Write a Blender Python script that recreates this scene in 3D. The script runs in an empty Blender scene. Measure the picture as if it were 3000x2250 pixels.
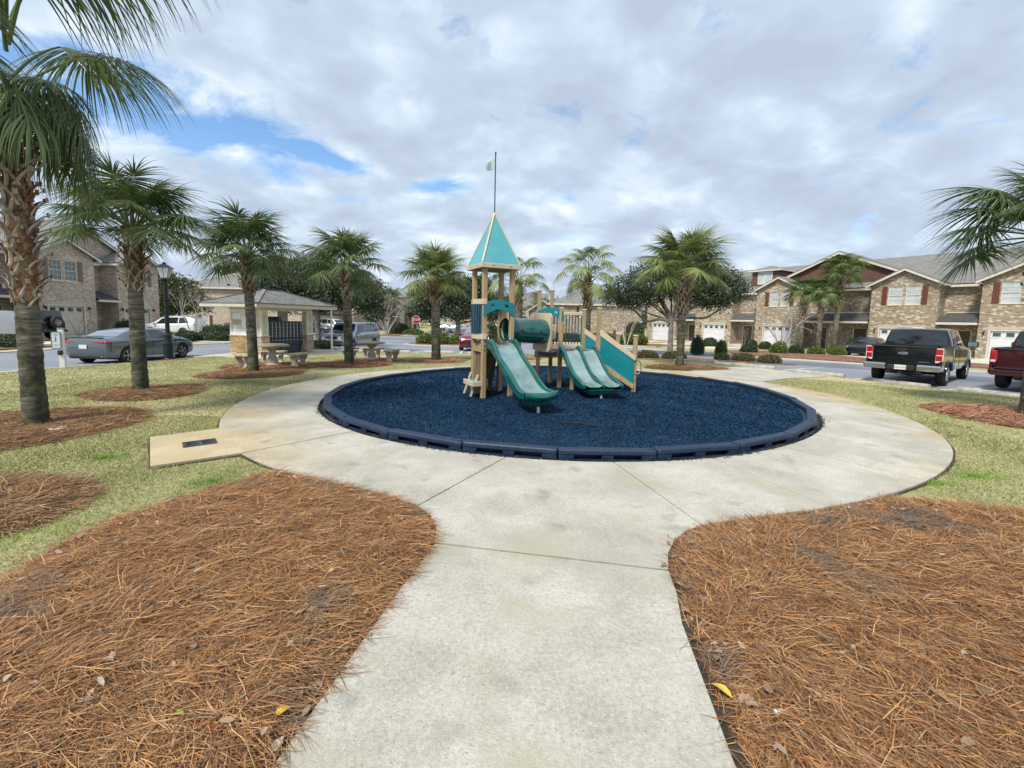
import bpy, math, random
import numpy as np
from mathutils import Vector, Matrix
from mathutils.geometry import delaunay_2d_cdt
R = math.radians
random.seed(7)
rs = np.random.RandomState(11)
sc = bpy.context.scene
COL = sc.collection

# ------------------------------------------------------------------ camera
cam_d = bpy.data.cameras.new("camera")
cam = bpy.data.objects.new("camera", cam_d); COL.objects.link(cam)
sc.camera = cam
cam_d.sensor_width = 36.0
cam_d.lens = 1290.0 / 3000.0 * 36.0
cam_d.shift_y = -65.0 / 3000.0
cam_d.shift_x = -2.0 / 3000.0
cam_d.clip_start = 0.05; cam_d.clip_end = 3000
cam.location = (0, 0, 1.72)
cam.rotation_euler = (Matrix.Rotation(R(90 - 5.4), 3, 'X') @ Matrix.Rotation(R(1.3), 3, 'Z')).to_euler()

# ------------------------------------------------------------------ sky, sun, exposure
SUN_EL, SUN_AZ = 52.0, 215.0     # azimuth measured clockwise from +Y (view direction)
w = bpy.data.worlds.new("World"); sc.world = w; w.use_nodes = True
nt = w.node_tree; nt.nodes.clear()
def N(tree, t, **kw):
    n = tree.nodes.new(t)
    for k, v in kw.items():
        if k.startswith('i_'): n.inputs[k[2:].replace('_', ' ')].default_value = v
        else: setattr(n, k, v)
    return n
L = nt.links.new
sky = N(nt, 'ShaderNodeTexSky', sky_type='NISHITA', sun_disc=False, sun_elevation=R(SUN_EL), sun_rotation=R(SUN_AZ))
bg_sky = N(nt, 'ShaderNodeBackground', i_Strength=0.15)
hs = N(nt, 'ShaderNodeHueSaturation', i_Saturation=1.2, i_Value=1.0)
L(sky.outputs[0], hs.inputs['Color']); L(hs.outputs[0], bg_sky.inputs[0])
tc = N(nt, 'ShaderNodeTexCoord')
sep = N(nt, 'ShaderNodeSeparateXYZ'); L(tc.outputs['Generated'], sep.inputs[0])
def mth(op, a, b=None, c=None):
    m = N(nt, 'ShaderNodeMath', operation=op)
    for i, q in enumerate((a, b, c)):
        if q is None: continue
        if isinstance(q, (int, float)): m.inputs[i].default_value = q
        else: L(q, m.inputs[i])
    return m.outputs[0]
zc = mth('ADD', mth('MAXIMUM', sep.outputs[2], 0.0), 0.35)
cx = mth('DIVIDE', sep.outputs[0], zc); cy = mth('DIVIDE', sep.outputs[1], zc)
cmb = N(nt, 'ShaderNodeCombineXYZ'); L(cx, cmb.inputs[0]); L(cy, cmb.inputs[1])
def noise(scale, detail, rough, dist, off, sy=1.0, rot=-20):
    mp = N(nt, 'ShaderNodeMapping'); mp.inputs['Location'].default_value = off
    mp.inputs['Rotation'].default_value = (0, 0, R(rot)); mp.inputs['Scale'].default_value = (1, sy, 1)
    L(cmb.outputs[0], mp.inputs[0])
    n = N(nt, 'ShaderNodeTexNoise'); n.inputs['Scale'].default_value = scale; n.inputs['Detail'].default_value = detail
    n.inputs['Roughness'].default_value = rough; n.inputs['Distortion'].default_value = dist
    L(mp.outputs[0], n.inputs['Vector']); return n.outputs['Fac']
n_big = noise(1.5, 2, .5, .3, (3.1, 1.7, 0)); n_mid = noise(4.2, 7, .50, .25, (0.4, 7.7, 0), 1.15); n_fine = noise(11.0, 6, .55, .15, (5, 2, 0))
n_cov = noise(4.0, 9, .58, .3, (8.3, 4.2, 0), 1.3)
def hole_at(hx, hy, ca, sa, au, av, amt):
    dx = mth('SUBTRACT', cx, hx); dy = mth('SUBTRACT', cy, hy)
    u = mth('DIVIDE', mth('ADD', mth('MULTIPLY', dx, ca), mth('MULTIPLY', dy, sa)), au); v = mth('DIVIDE', mth('ADD', mth('MULTIPLY', dx, -sa), mth('MULTIPLY', dy, ca)), av)
    return mth('MULTIPLY', mth('MAXIMUM', mth('SUBTRACT', 1.0, mth('SQRT', mth('ADD', mth('MULTIPLY', u, u), mth('MULTIPLY', v, v)))), 0.0), amt)
# thin places in the cloud deck where blue shows through
hole = mth('ADD', hole_at(-.88, 1.12, .76, .65, .60, .25, .38), mth('ADD', hole_at(-.27, 1.53, .9, -.43, .20, .08, .22), hole_at(-.56, 1.35, .8, .6, .22, .06, .25)))
cov = mth('SUBTRACT', n_cov, hole)
ramp = N(nt, 'ShaderNodeValToRGB'); ramp.color_ramp.elements[0].position = 0.22; ramp.color_ramp.elements[1].position = 0.42
L(cov, ramp.inputs[0])
edge = mth('MULTIPLY', mth('MINIMUM', hole, 0.2), 0.75)          # thinner cloud near the gaps is brighter
shade = mth('ADD', mth('ADD', mth('MULTIPLY', n_mid, 0.62), mth('ADD', mth('MULTIPLY', n_big, 0.27), mth('MULTIPLY', n_fine, 0.12))), edge)
cr = N(nt, 'ShaderNodeValToRGB')
els = cr.color_ramp.elements
els[0].position = 0.40; els[0].color = (0.35, 0.415, 0.52, 1)
els[1].position = 0.70; els[1].color = (0.74, 0.78, 0.81, 1)
e = els.new(0.50); e.color = (0.41, 0.485, 0.59, 1)
e = els.new(0.56); e.color = (0.47, 0.56, 0.66, 1)
e = els.new(0.62); e.color = (0.58, 0.655, 0.725, 1)
L(shade, cr.inputs[0])
bg_cl = N(nt, 'ShaderNodeBackground', i_Strength=1.0); L(cr.outputs[0], bg_cl.inputs[0])
mix = N(nt, 'ShaderNodeMixShader'); L(ramp.outputs[0], mix.inputs[0]); L(bg_sky.outputs[0], mix.inputs[1]); L(bg_cl.outputs[0], mix.inputs[2])
wo = N(nt, 'ShaderNodeOutputWorld'); L(mix.outputs[0], wo.inputs[0])

sd = bpy.data.lights.new("sun", 'SUN'); sd.energy = 3.1; sd.angle = R(11); sd.color = (1.0, 0.95, 0.86)
sun = bpy.data.objects.new("sun", sd); COL.objects.link(sun)
az = R(SUN_AZ); el = R(SUN_EL)
sdir = Vector((math.sin(az) * math.cos(el), math.cos(az) * math.cos(el), math.sin(el)))
sun.rotation_euler = sdir.to_track_quat('Z', 'Y').to_euler(); sun.location = sdir * 50
vs = sc.view_settings
vs.view_transform = 'Standard'; vs.look = 'None'; vs.gamma = 1; vs.use_curve_mapping = False; vs.exposure = 0.56

# ------------------------------------------------------------------ terrain height
CP = np.array([(0,0,0),(0,3,0),(-6,5,-.06),(6,5,.06),(-13,4,-.1),(14,4,0.05),(1,10,0),(7,11,.06),(-5.5,10,-.06),(1,16,0),(-5.5,17,-.1),(-3,18,-.1),(6.5,17,0),(-10,13,-.12),(11,11,0),(-40,10,-.3),(60,10,-.2),
(13,15,-.15),(-10,32,-.5),(-9.5,43,-.6),(8,57,-.9),(23,51,-.5),(27,45,-.45),(31.5,38.7,-.4),(35,32.5,-.3),(-35,34.5,-.17),(-17,20.6,-.38),(-11.5,20.5,-.15),(16,26,-.3),(0,24,-.22),(-30,60,-.5),(0,90,-.9),(80,60,-.7),(-90,60,-.6),(0,300,-1),(-300,100,-1),(300,100,-1),(0,-100,0)], float)
def gz(x, y):
    x = np.asarray(x, float); y = np.asarray(y, float)
    d2 = (x[..., None] - CP[:, 0])**2 + (y[..., None] - CP[:, 1])**2 + .5
    ww = d2**-1.5
    r = (ww * CP[:, 2]).sum(-1) / ww.sum(-1)
    return float(r) if r.ndim == 0 else r

# ------------------------------------------------------------------ mesh helpers
class MB:
    def __init__(s): s.v = []; s.f = []
    def add(s, vs_, fs, M=None):
        o = len(s.v)
        if M is not None: vs_ = [tuple(M @ Vector(p)) for p in vs_]
        s.v.extend([tuple(p) for p in vs_]); s.f.extend([tuple(i + o for i in f) for f in fs]); return s
    def box(s, x0, x1, y0, y1, z0, z1, M=None):
        return s.add([(x0,y0,z0),(x1,y0,z0),(x1,y1,z0),(x0,y1,z0),(x0,y0,z1),(x1,y0,z1),(x1,y1,z1),(x0,y1,z1)],
                     [(0,3,2,1),(4,5,6,7),(0,1,5,4),(1,2,6,5),(2,3,7,6),(3,0,4,7)], M)
    def cbox(s, c, d, M=None, bev=0.0):
        x, y, z = c; a, b, h = d[0]/2, d[1]/2, d[2]/2
        if bev <= 0: return s.box(x-a, x+a, y-b, y+b, z-h, z+h, M)
        e = bev; P = []
        for sx in (-1, 1):
            for sy in (-1, 1):
                for sz in (-1, 1):
                    P += [(x+sx*(a-e), y+sy*(b-e), z+sz*h), (x+sx*(a-e), y+sy*b, z+sz*(h-e)), (x+sx*a, y+sy*(b-e), z+sz*(h-e))]
        idx = lambda i, j, k, c_: ((i*2+j)*2+k)*3+c_
        F = []
        F.append([idx(0,0,0,0),idx(0,1,0,0),idx(1,1,0,0),idx(1,0,0,0)]); F.append([idx(0,0,1,0),idx(1,0,1,0),idx(1,1,1,0),idx(0,1,1,0)])
        F.append([idx(0,0,0,1),idx(1,0,0,1),idx(1,0,1,1),idx(0,0,1,1)]); F.append([idx(0,1,0,1),idx(0,1,1,1),idx(1,1,1,1),idx(1,1,0,1)])
        F.append([idx(0,0,0,2),idx(0,0,1,2),idx(0,1,1,2),idx(0,1,0,2)]); F.append([idx(1,0,0,2),idx(1,1,0,2),idx(1,1,1,2),idx(1,0,1,2)])
        for j in (0,1):
            for k in (0,1): F.append([idx(0,j,k,0),idx(1,j,k,0),idx(1,j,k,1),idx(0,j,k,1)])
        for i in (0,1):
            for k in (0,1): F.append([idx(i,0,k,0),idx(i,1,k,0),idx(i,1,k,2),idx(i,0,k,2)])
        for i in (0,1):
            for j in (0,1): F.append([idx(i,j,0,1),idx(i,j,1,1),idx(i,j,1,2),idx(i,j,0,2)])
        for i in (0,1):
            for j in (0,1):
                for k in (0,1): F.append([idx(i,j,k,0),idx(i,j,k,1),idx(i,j,k,2)])
        return s.add(P, F, M)
    def tube(s, pts, rad, n=8, cap=True, M=None):
        pts = [Vector(p) for p in pts]; m = len(pts)
        if not hasattr(rad, '__len__'): rad = [rad]*m
        V = []; ref = None
        for i, p in enumerate(pts):
            t = (pts[min(i+1, m-1)] - pts[max(i-1, 0)]).normalized()
            if ref is None: ref = Vector((0,0,1)) if abs(t.z) < .9 else Vector((1,0,0))
            a = t.cross(ref)
            if a.length < 1e-4: a = t.cross(Vector((0,1,0)))
            a.normalize(); b = t.cross(a).normalized(); ref = a.cross(t)
            for k in range(n):
                q = 2*math.pi*k/n; V.append(p + (a*math.cos(q) + b*math.sin(q))*rad[i])
        F = [(i*n+k, i*n+(k+1)%n, (i+1)*n+(k+1)%n, (i+1)*n+k) for i in range(m-1) for k in range(n)]
        if cap: F.append(tuple(range(n))); F.append(tuple(reversed(range((m-1)*n, m*n))))
        return s.add(V, F, M)
    def lathe(s, prof, n=16, M=None, cap=True):
        V = [(r*math.cos(2*math.pi*k/n), r*math.sin(2*math.pi*k/n), z) for r, z in prof for k in range(n)]
        m = len(prof)
        F = [(i*n+k, i*n+(k+1)%n, (i+1)*n+(k+1)%n, (i+1)*n+k) for i in range(m-1) for k in range(n)]
        if cap: F.append(tuple(reversed(range(n)))); F.append(tuple(range((m-1)*n, m*n)))
        return s.add(V, F, M)
    def prism(s, poly, a, b, plane='XY', M=None):
        """polygon in a plane, extruded from a to b along the third axis"""
        def p3(p, q):
            if plane == 'XY': return (p[0], p[1], q)
            if plane == 'XZ': return (p[0], q, p[1])
            return (q, p[0], p[1])
        n = len(poly)
        V = [p3(p, a) for p in poly] + [p3(p, b) for p in poly]
        F = [tuple(reversed(range(n))), tuple(range(n, 2*n))] + [(i, (i+1) % n, n+(i+1) % n, n+i) for i in range(n)]
        return s.add(V, F, M)
    def beam(s, p, q, w_, h_, up=(0,0,1), bev=0.0):
        p = Vector(p); q = Vector(q); d = q-p; ln = d.length; x = d.normalized(); y = Vector(up).cross(x)
        if y.length < 1e-4: y = Vector((0,1,0)).cross(x)
        y.normalize(); z = x.cross(y)
        M = Matrix((x, y, z)).transposed().to_4x4(); M.translation = (p+q)/2
        return s.cbox((0,0,0), (ln, w_, h_), M, bev)
    def mesh(s, name, mat, smooth=None, uv=True):
        me = bpy.data.meshes.new(name); me.from_pydata(s.v, [], s.f)
        if mat is not None:
            me.materials.append(mat)
        if uv: planar_uv(me)
        if smooth is not None:
            me.polygons.foreach_set('use_smooth', [True]*len(me.polygons))
            if smooth < 180: me.set_sharp_from_angle(angle=R(smooth))
        me.update(); return me
    def build(s, name, mat, parent=None, smooth=None, loc=None, uv=True):
        import bmesh
        me = s.mesh(name, mat, smooth, uv)
        bm = bmesh.new(); bm.from_mesh(me); bmesh.ops.recalc_face_normals(bm, faces=bm.faces); bm.to_mesh(me); bm.free()
        if smooth is not None and smooth < 180: me.set_sharp_from_angle(angle=R(smooth))
        return link(name, me, parent, loc)
def planar_uv(me):
    ul = me.uv_layers.new(name='UVMap'); nl = len(me.loops)
    if nl == 0: return
    vi = np.empty(nl, np.int32); me.loops.foreach_get('vertex_index', vi)
    co = np.empty(len(me.vertices)*3, np.float32); me.vertices.foreach_get('co', co); co = co.reshape(-1, 3)
    no = np.empty(len(me.polygons)*3, np.float32); me.polygons.foreach_get('normal', no); no = no.reshape(-1, 3)
    lt = np.empty(len(me.polygons), np.int32); me.polygons.foreach_get('loop_total', lt)
    n = np.repeat(no, lt, axis=0); p = co[vi]
    hz = np.hypot(n[:, 0], n[:, 1]) + 1e-9
    tx, ty = -n[:, 1]/hz, n[:, 0]/hz
    flat = np.abs(n[:, 2]) > .85
    u = np.where(flat, p[:, 0], p[:, 0]*tx + p[:, 1]*ty)
    sl = np.where(flat, 0, n[:, 2])          # slope: distance along the roof
    v = np.where(flat, p[:, 1], p[:, 2]/np.maximum(np.sqrt(1-sl**2), .2))
    ul.data.foreach_set('uv', np.c_[u, v].astype(np.float32).ravel())
def link(name, me, parent=None, loc=None, rot=None):
    o = bpy.data.objects.new(name, me); COL.objects.link(o)
    if parent is not None: o.parent = parent
    if loc is not None: o.location = loc
    if rot is not None: o.rotation_euler = rot
    return o
def tag(o, label=None, cat=None, group=None, kind=None):
    if label: o['label'] = label
    if cat: o['category'] = cat
    if group: o['group'] = group
    if kind: o['kind'] = kind
    return o
def thing(name, label, cat, loc=(0,0,0), rz=0.0, group=None):
    o = bpy.data.objects.new(name, None); COL.objects.link(o); o.location = loc; o.rotation_euler = (0, 0, rz)
    o.empty_display_size = .2
    return tag(o, label, cat, group)
def fast_mesh(name, V, F, mat, smooth=False):
    """V (n,3), F (m,k) numpy -> mesh"""
    me = bpy.data.meshes.new(name); k = F.shape[1]
    me.vertices.add(len(V)); me.vertices.foreach_set('co', V.astype(np.float32).ravel())
    me.loops.add(F.size); me.loops.foreach_set('vertex_index', F.astype(np.int32).ravel())
    me.polygons.add(len(F)); me.polygons.foreach_set('loop_start', np.arange(0, F.size, k, dtype=np.int32))
    me.polygons.foreach_set('loop_total', np.full(len(F), k, np.int32))
    if smooth: me.polygons.foreach_set('use_smooth', np.ones(len(F), bool))
    me.update(calc_edges=True)
    if mat: me.materials.append(mat)
    return me

# ------------------------------------------------------------------ materials
def new_mat(name):
    m = bpy.data.materials.new(name); m.use_nodes = True
    t = m.node_tree; b = t.nodes['Principled BSDF']; return m, t, b
def rgba(c): return (c[0], c[1], c[2], 1)
def mat(name, c1, c2=None, scale=8.0, rough=.6, metal=0.0, bump=0.0, bscale=None, coat=0.0, detail=5, lo=.35, hi=.65, spec=None, coord='Object', stretch=None, objrand=0.0, c3=None):
    m, t, b = new_mat(name); k = t.links.new
    b.inputs['Roughness'].default_value = rough; b.inputs['Metallic'].default_value = metal
    if coat: b.inputs['Coat Weight'].default_value = coat; b.inputs['Coat Roughness'].default_value = .06
    if spec is not None: b.inputs['Specular IOR Level'].default_value = spec
    b.inputs['Base Color'].default_value = rgba(c1)
    tcn = N(t, 'ShaderNodeTexCoord'); vec = tcn.outputs[coord]
    if stretch:
        mp = N(t, 'ShaderNodeMapping'); mp.inputs['Scale'].default_value = stretch; k(vec, mp.inputs[0]); vec = mp.outputs[0]
    out = None
    if c2 is not None:
        n = N(t, 'ShaderNodeTexNoise'); n.inputs['Scale'].default_value = scale; n.inputs['Detail'].default_value = detail; k(vec, n.inputs['Vector'])
        r = N(t, 'ShaderNodeValToRGB'); r.color_ramp.elements[0].position = lo; r.color_ramp.elements[1].position = hi
        r.color_ramp.elements[0].color = rgba(c1); r.color_ramp.elements[1].color = rgba(c2)
        if c3 is not None: e3 = r.color_ramp.elements.new((lo+hi)/2); e3.color = rgba(c3)
        k(n.outputs['Fac'], r.inputs[0]); out = r.outputs[0]
    if objrand:
        oi = N(t, 'ShaderNodeObjectInfo'); h = N(t, 'ShaderNodeHueSaturation')
        mr = N(t, 'ShaderNodeMapRange'); mr.inputs['To Min'].default_value = 1-objrand; mr.inputs['To Max'].default_value = 1+objrand
        k(oi.outputs['Random'], mr.inputs['Value']); k(mr.outputs[0], h.inputs['Value'])
        if out is not None: k(out, h.inputs['Color'])
        else: h.inputs['Color'].default_value = rgba(c1)
        out = h.outputs[0]
    if out is not None: k(out, b.inputs['Base Color'])
    if bump:
        n2 = N(t, 'ShaderNodeTexNoise'); n2.inputs['Scale'].default_value = bscale or scale*4; n2.inputs['Detail'].default_value = 6; k(vec, n2.inputs['Vector'])
        bp = N(t, 'ShaderNodeBump'); bp.inputs['Strength'].default_value = bump; bp.inputs['Distance'].default_value = .02
        k(n2.outputs['Fac'], bp.inputs['Height']); k(bp.outputs[0], b.inputs['Normal'])
    return m
def island_mat(name, cols, rough=.6, translucent=0.0, big=None, spec=.5):
    """colour picked per loose piece (blade, needle, leaf); big = (scale, colour, lo, hi) patches of another tint"""
    m, t, b = new_mat(name); k = t.links.new
    g = N(t, 'ShaderNodeNewGeometry'); r = N(t, 'ShaderNodeValToRGB')
    el_ = r.color_ramp.elements; n = len(cols)
    el_[0].position = 0; el_[0].color = rgba(cols[0]); el_[1].position = 1; el_[1].color = rgba(cols[-1])
    for i in range(1, n-1): e_ = el_.new(i/(n-1)); e_.color = rgba(cols[i])
    k(g.outputs['Random Per Island'], r.inputs[0]); out = r.outputs[0]
    if big:
        tcn = N(t, 'ShaderNodeTexCoord'); nn = N(t, 'ShaderNodeTexNoise'); nn.inputs['Scale'].default_value = big[0]; nn.inputs['Detail'].default_value = 4
        k(g.outputs['Position'], nn.inputs['Vector'])
        rr_ = N(t, 'ShaderNodeValToRGB'); rr_.color_ramp.elements[0].position = big[2]; rr_.color_ramp.elements[1].position = big[3]
        k(nn.outputs['Fac'], rr_.inputs[0])
        mx = N(t, 'ShaderNodeMix', data_type='RGBA'); k(rr_.outputs[0], mx.inputs[0]); k(out, mx.inputs[6]); mx.inputs[7].default_value = rgba(big[1]); out = mx.outputs[2]
    k(out, b.inputs['Base Color']); b.inputs['Roughness'].default_value = rough; b.inputs['Specular IOR Level'].default_value = spec
    if translucent:
        tr = N(t, 'ShaderNodeBsdfTranslucent'); k(out, tr.inputs[0]); ms = N(t, 'ShaderNodeMixShader'); ms.inputs[0].default_value = translucent
        o = t.nodes['Material Output']; k(b.outputs[0], ms.inputs[1]); k(tr.outputs[0], ms.inputs[2]); k(ms.outputs[0], o.inputs[0])
    return m
def brick_mat(name, a, b_, mort, pale, dark, soldier=False, sx=.215, sy=.075, palefrac=.62):
    m, t, b = new_mat(name); k = t.links.new
    uv = N(t, 'ShaderNodeUVMap'); br = N(t, 'ShaderNodeTexBrick'); br.offset = .5
    k(uv.outputs[0], br.inputs['Vector'])
    br.inputs['Scale'].default_value = 1; br.inputs['Brick Width'].default_value = sx; br.inputs['Row Height'].default_value = sy
    br.inputs['Mortar Size'].default_value = .006; br.inputs['Mortar Smooth'].default_value = .1; br.inputs['Bias'].default_value = 0
    br.inputs['Color1'].default_value = (0, 0, 0, 1); br.inputs['Color2'].default_value = (1, 1, 1, 1); br.inputs['Mortar'].default_value = (.5, .5, .5, 1)
    # per brick random value -> brick colour
    r = N(t, 'ShaderNodeValToRGB'); el_ = r.color_ramp.elements
    el_[0].position = 0; el_[0].color = rgba(dark); el_[1].position = 1; el_[1].color = rgba(pale)
    for ps, c in ((.18, a), (.45, b_), (palefrac, a), (palefrac+.16, b_), (.93, pale)): e_ = el_.new(ps); e_.color = rgba(c)
    nz = N(t, 'ShaderNodeTexNoise'); nz.inputs['Scale'].default_value = 1.1; nz.inputs['Detail'].default_value = 6; k(uv.outputs[0], nz.inputs['Vector'])
    ad = N(t, 'ShaderNodeMath', operation='MULTIPLY_ADD'); k(nz.outputs['Fac'], ad.inputs[0]); ad.inputs[1].default_value = .3; ad.inputs[2].default_value = -.15
    ad2 = N(t, 'ShaderNodeMath', operation='ADD', use_clamp=True); k(br.outputs['Color'], ad2.inputs[0]); k(ad.outputs[0], ad2.inputs[1])
    k(ad2.outputs[0], r.inputs[0])
    mx = N(t, 'ShaderNodeMix', data_type='RGBA'); k(br.outputs['Fac'], mx.inputs[0]); k(r.outputs[0], mx.inputs[6]); mx.inputs[7].default_value = rgba(mort)
    k(mx.outputs[2], b.inputs['Base Color']); b.inputs['Roughness'].default_value = .9
    bp = N(t, 'ShaderNodeBump'); bp.inputs['Strength'].default_value = .5; bp.inputs['Distance'].default_value = .008; bp.invert = True
    k(br.outputs['Fac'], bp.inputs['Height']); k(bp.outputs[0], b.inputs['Normal'])
    return m
def course_mat(name, c1, c2, row, width, rough=.9, bump=.5):
    """shingle courses / lap siding at far distance, in UV metres"""
    m, t, b = new_mat(name); k = t.links.new
    uv = N(t, 'ShaderNodeUVMap'); br = N(t, 'ShaderNodeTexBrick'); k(uv.outputs[0], br.inputs['Vector'])
    br.inputs['Scale'].default_value = 1; br.inputs['Brick Width'].default_value = width; br.inputs['Row Height'].default_value = row
    br.inputs['Mortar Size'].default_value = row*.06; br.inputs['Mortar Smooth'].default_value = .3
    br.inputs['Color1'].default_value = rgba(c1); br.inputs['Color2'].default_value = rgba(c2); br.inputs['Mortar'].default_value = rgba([x*.55 for x in c1])
    nz = N(t, 'ShaderNodeTexNoise'); nz.inputs['Scale'].default_value = 1.5; nz.inputs['Detail'].default_value = 8; k(uv.outputs[0], nz.inputs['Vector'])
    hv = N(t, 'ShaderNodeHueSaturation'); mr = N(t, 'ShaderNodeMapRange'); mr.inputs['To Min'].default_value = .72; mr.inputs['To Max'].default_value = 1.28
    k(nz.outputs['Fac'], mr.inputs['Value']); k(mr.outputs[0], hv.inputs['Value']); k(br.outputs['Color'], hv.inputs['Color']); k(hv.outputs[0], b.inputs['Base Color'])
    b.inputs['Roughness'].default_value = rough
    bp = N(t, 'ShaderNodeBump'); bp.inputs['Strength'].default_value = bump; bp.inputs['Distance'].default_value = .01; bp.invert = True
    k(br.outputs['Fac'], bp.inputs['Height']); k(bp.outputs[0], b.inputs['Normal'])
    return m
def paint(name, c, metal=.3, rough=.35, coat=1.0):
    return mat(name, c, rough=rough, metal=metal, coat=coat)

MT = {}
MT['soil_dark'] = mat('soil_dark', (.022,.016,.011), (.06,.045,.03), 14, .95, bump=.6)  # soil darkened to stand for the shadow gap at slab edges
MT['soil'] = mat('soil', (.10,.075,.05), (.17,.13,.09), 3, .95, bump=.5)
def ground_mat(name, stops, scale, scale2, rough=.95, bump=.4, bscale=60, stain=None):
    m, t, b = new_mat(name); k = t.links.new
    g = N(t, 'ShaderNodeNewGeometry')
    n1 = N(t, 'ShaderNodeTexNoise'); n1.inputs['Scale'].default_value = scale; n1.inputs['Detail'].default_value = 8; n1.inputs['Roughness'].default_value = .65; k(g.outputs['Position'], n1.inputs['Vector'])
    n2 = N(t, 'ShaderNodeTexNoise'); n2.inputs['Scale'].default_value = scale2; n2.inputs['Detail'].default_value = 8; n2.inputs['Roughness'].default_value = .7; k(g.outputs['Position'], n2.inputs['Vector'])
    a = N(t, 'ShaderNodeMath', operation='MULTIPLY'); k(n1.outputs['Fac'], a.inputs[0]); a.inputs[1].default_value = .55
    a2 = N(t, 'ShaderNodeMath', operation='MULTIPLY_ADD'); k(n2.outputs['Fac'], a2.inputs[0]); a2.inputs[1].default_value = .45; k(a.outputs[0], a2.inputs[2])
    r = N(t, 'ShaderNodeValToRGB'); el_ = r.color_ramp.elements
    el_[0].position = stops[0][0]; el_[0].color = rgba(stops[0][1]); el_[1].position = stops[-1][0]; el_[1].color = rgba(stops[-1][1])
    for p, c in stops[1:-1]: e_ = el_.new(p); e_.color = rgba(c)
    k(a2.outputs[0], r.inputs[0]); out = r.outputs[0]
    for st in (stain or []):
        n3 = N(t, 'ShaderNodeTexNoise'); n3.inputs['Scale'].default_value = st[0]; n3.inputs['Detail'].default_value = 5
        mp = N(t, 'ShaderNodeMapping'); mp.inputs['Location'].default_value = st[4]; k(g.outputs['Position'], mp.inputs[0]); k(mp.outputs[0], n3.inputs['Vector'])
        rr_ = N(t, 'ShaderNodeValToRGB'); rr_.color_ramp.elements[0].position = st[2]; rr_.color_ramp.elements[1].position = st[3]; k(n3.outputs['Fac'], rr_.inputs[0])
        mx = N(t, 'ShaderNodeMix', data_type='RGBA'); k(rr_.outputs[0], mx.inputs[0]); k(out, mx.inputs[6]); mx.inputs[7].default_value = rgba(st[1]); out = mx.outputs[2]
    k(out, b.inputs['Base Color']); b.inputs['Roughness'].default_value = rough
    n4 = N(t, 'ShaderNodeTexNoise'); n4.inputs['Scale'].default_value = bscale; n4.inputs['Detail'].default_value = 4; k(g.outputs['Position'], n4.inputs['Vector'])
    bp = N(t, 'ShaderNodeBump'); bp.inputs['Strength'].default_value = bump; bp.inputs['Distance'].default_value = .01; k(n4.outputs['Fac'], bp.inputs['Height']); k(bp.outputs[0], b.inputs['Normal'])
    return m
MT['lawn'] = ground_mat('lawn', [(.34,(.13,.15,.045)),(.45,(.235,.235,.09)),(.52,(.31,.29,.135)),(.60,(.40,.36,.20)),(.68,(.27,.265,.115))], .9, 14, stain=[(.55,(.20,.235,.06),.58,.70,(3,9,0)),(.25,(.44,.37,.19),.5,.62,(1,2,0))])
MT['asphalt'] = ground_mat('asphalt', [(.35,(.17,.185,.215)),(.5,(.22,.235,.265)),(.62,(.27,.285,.315))], .35, 30, rough=.75, stain=[(.18,(.13,.145,.175),.55,.62,(1,1,0)),(6,(.19,.205,.235),.6,.7,(0,2,0))])
MT['concrete'] = ground_mat('concrete', [(.33,(.25,.235,.19)),(.44,(.365,.345,.285)),(.52,(.45,.425,.365)),(.60,(.52,.495,.43)),(.68,(.60,.57,.505))], 1.1, 42, rough=.85, bump=.5, bscale=120,
    stain=[(.9,(.33,.31,.245),.54,.74,(5,3,0)),(2.8,(.25,.25,.21),.60,.76,(7,1,0)),(90,(.20,.20,.165),.60,.74,(0,0,0)),(75,(.60,.59,.53),.63,.74,(4,4,0)),(230,(.70,.69,.64),.66,.74,(1,2,0)),(1.6,(.37,.345,.25),.56,.74,(9,9,0))])
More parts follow.
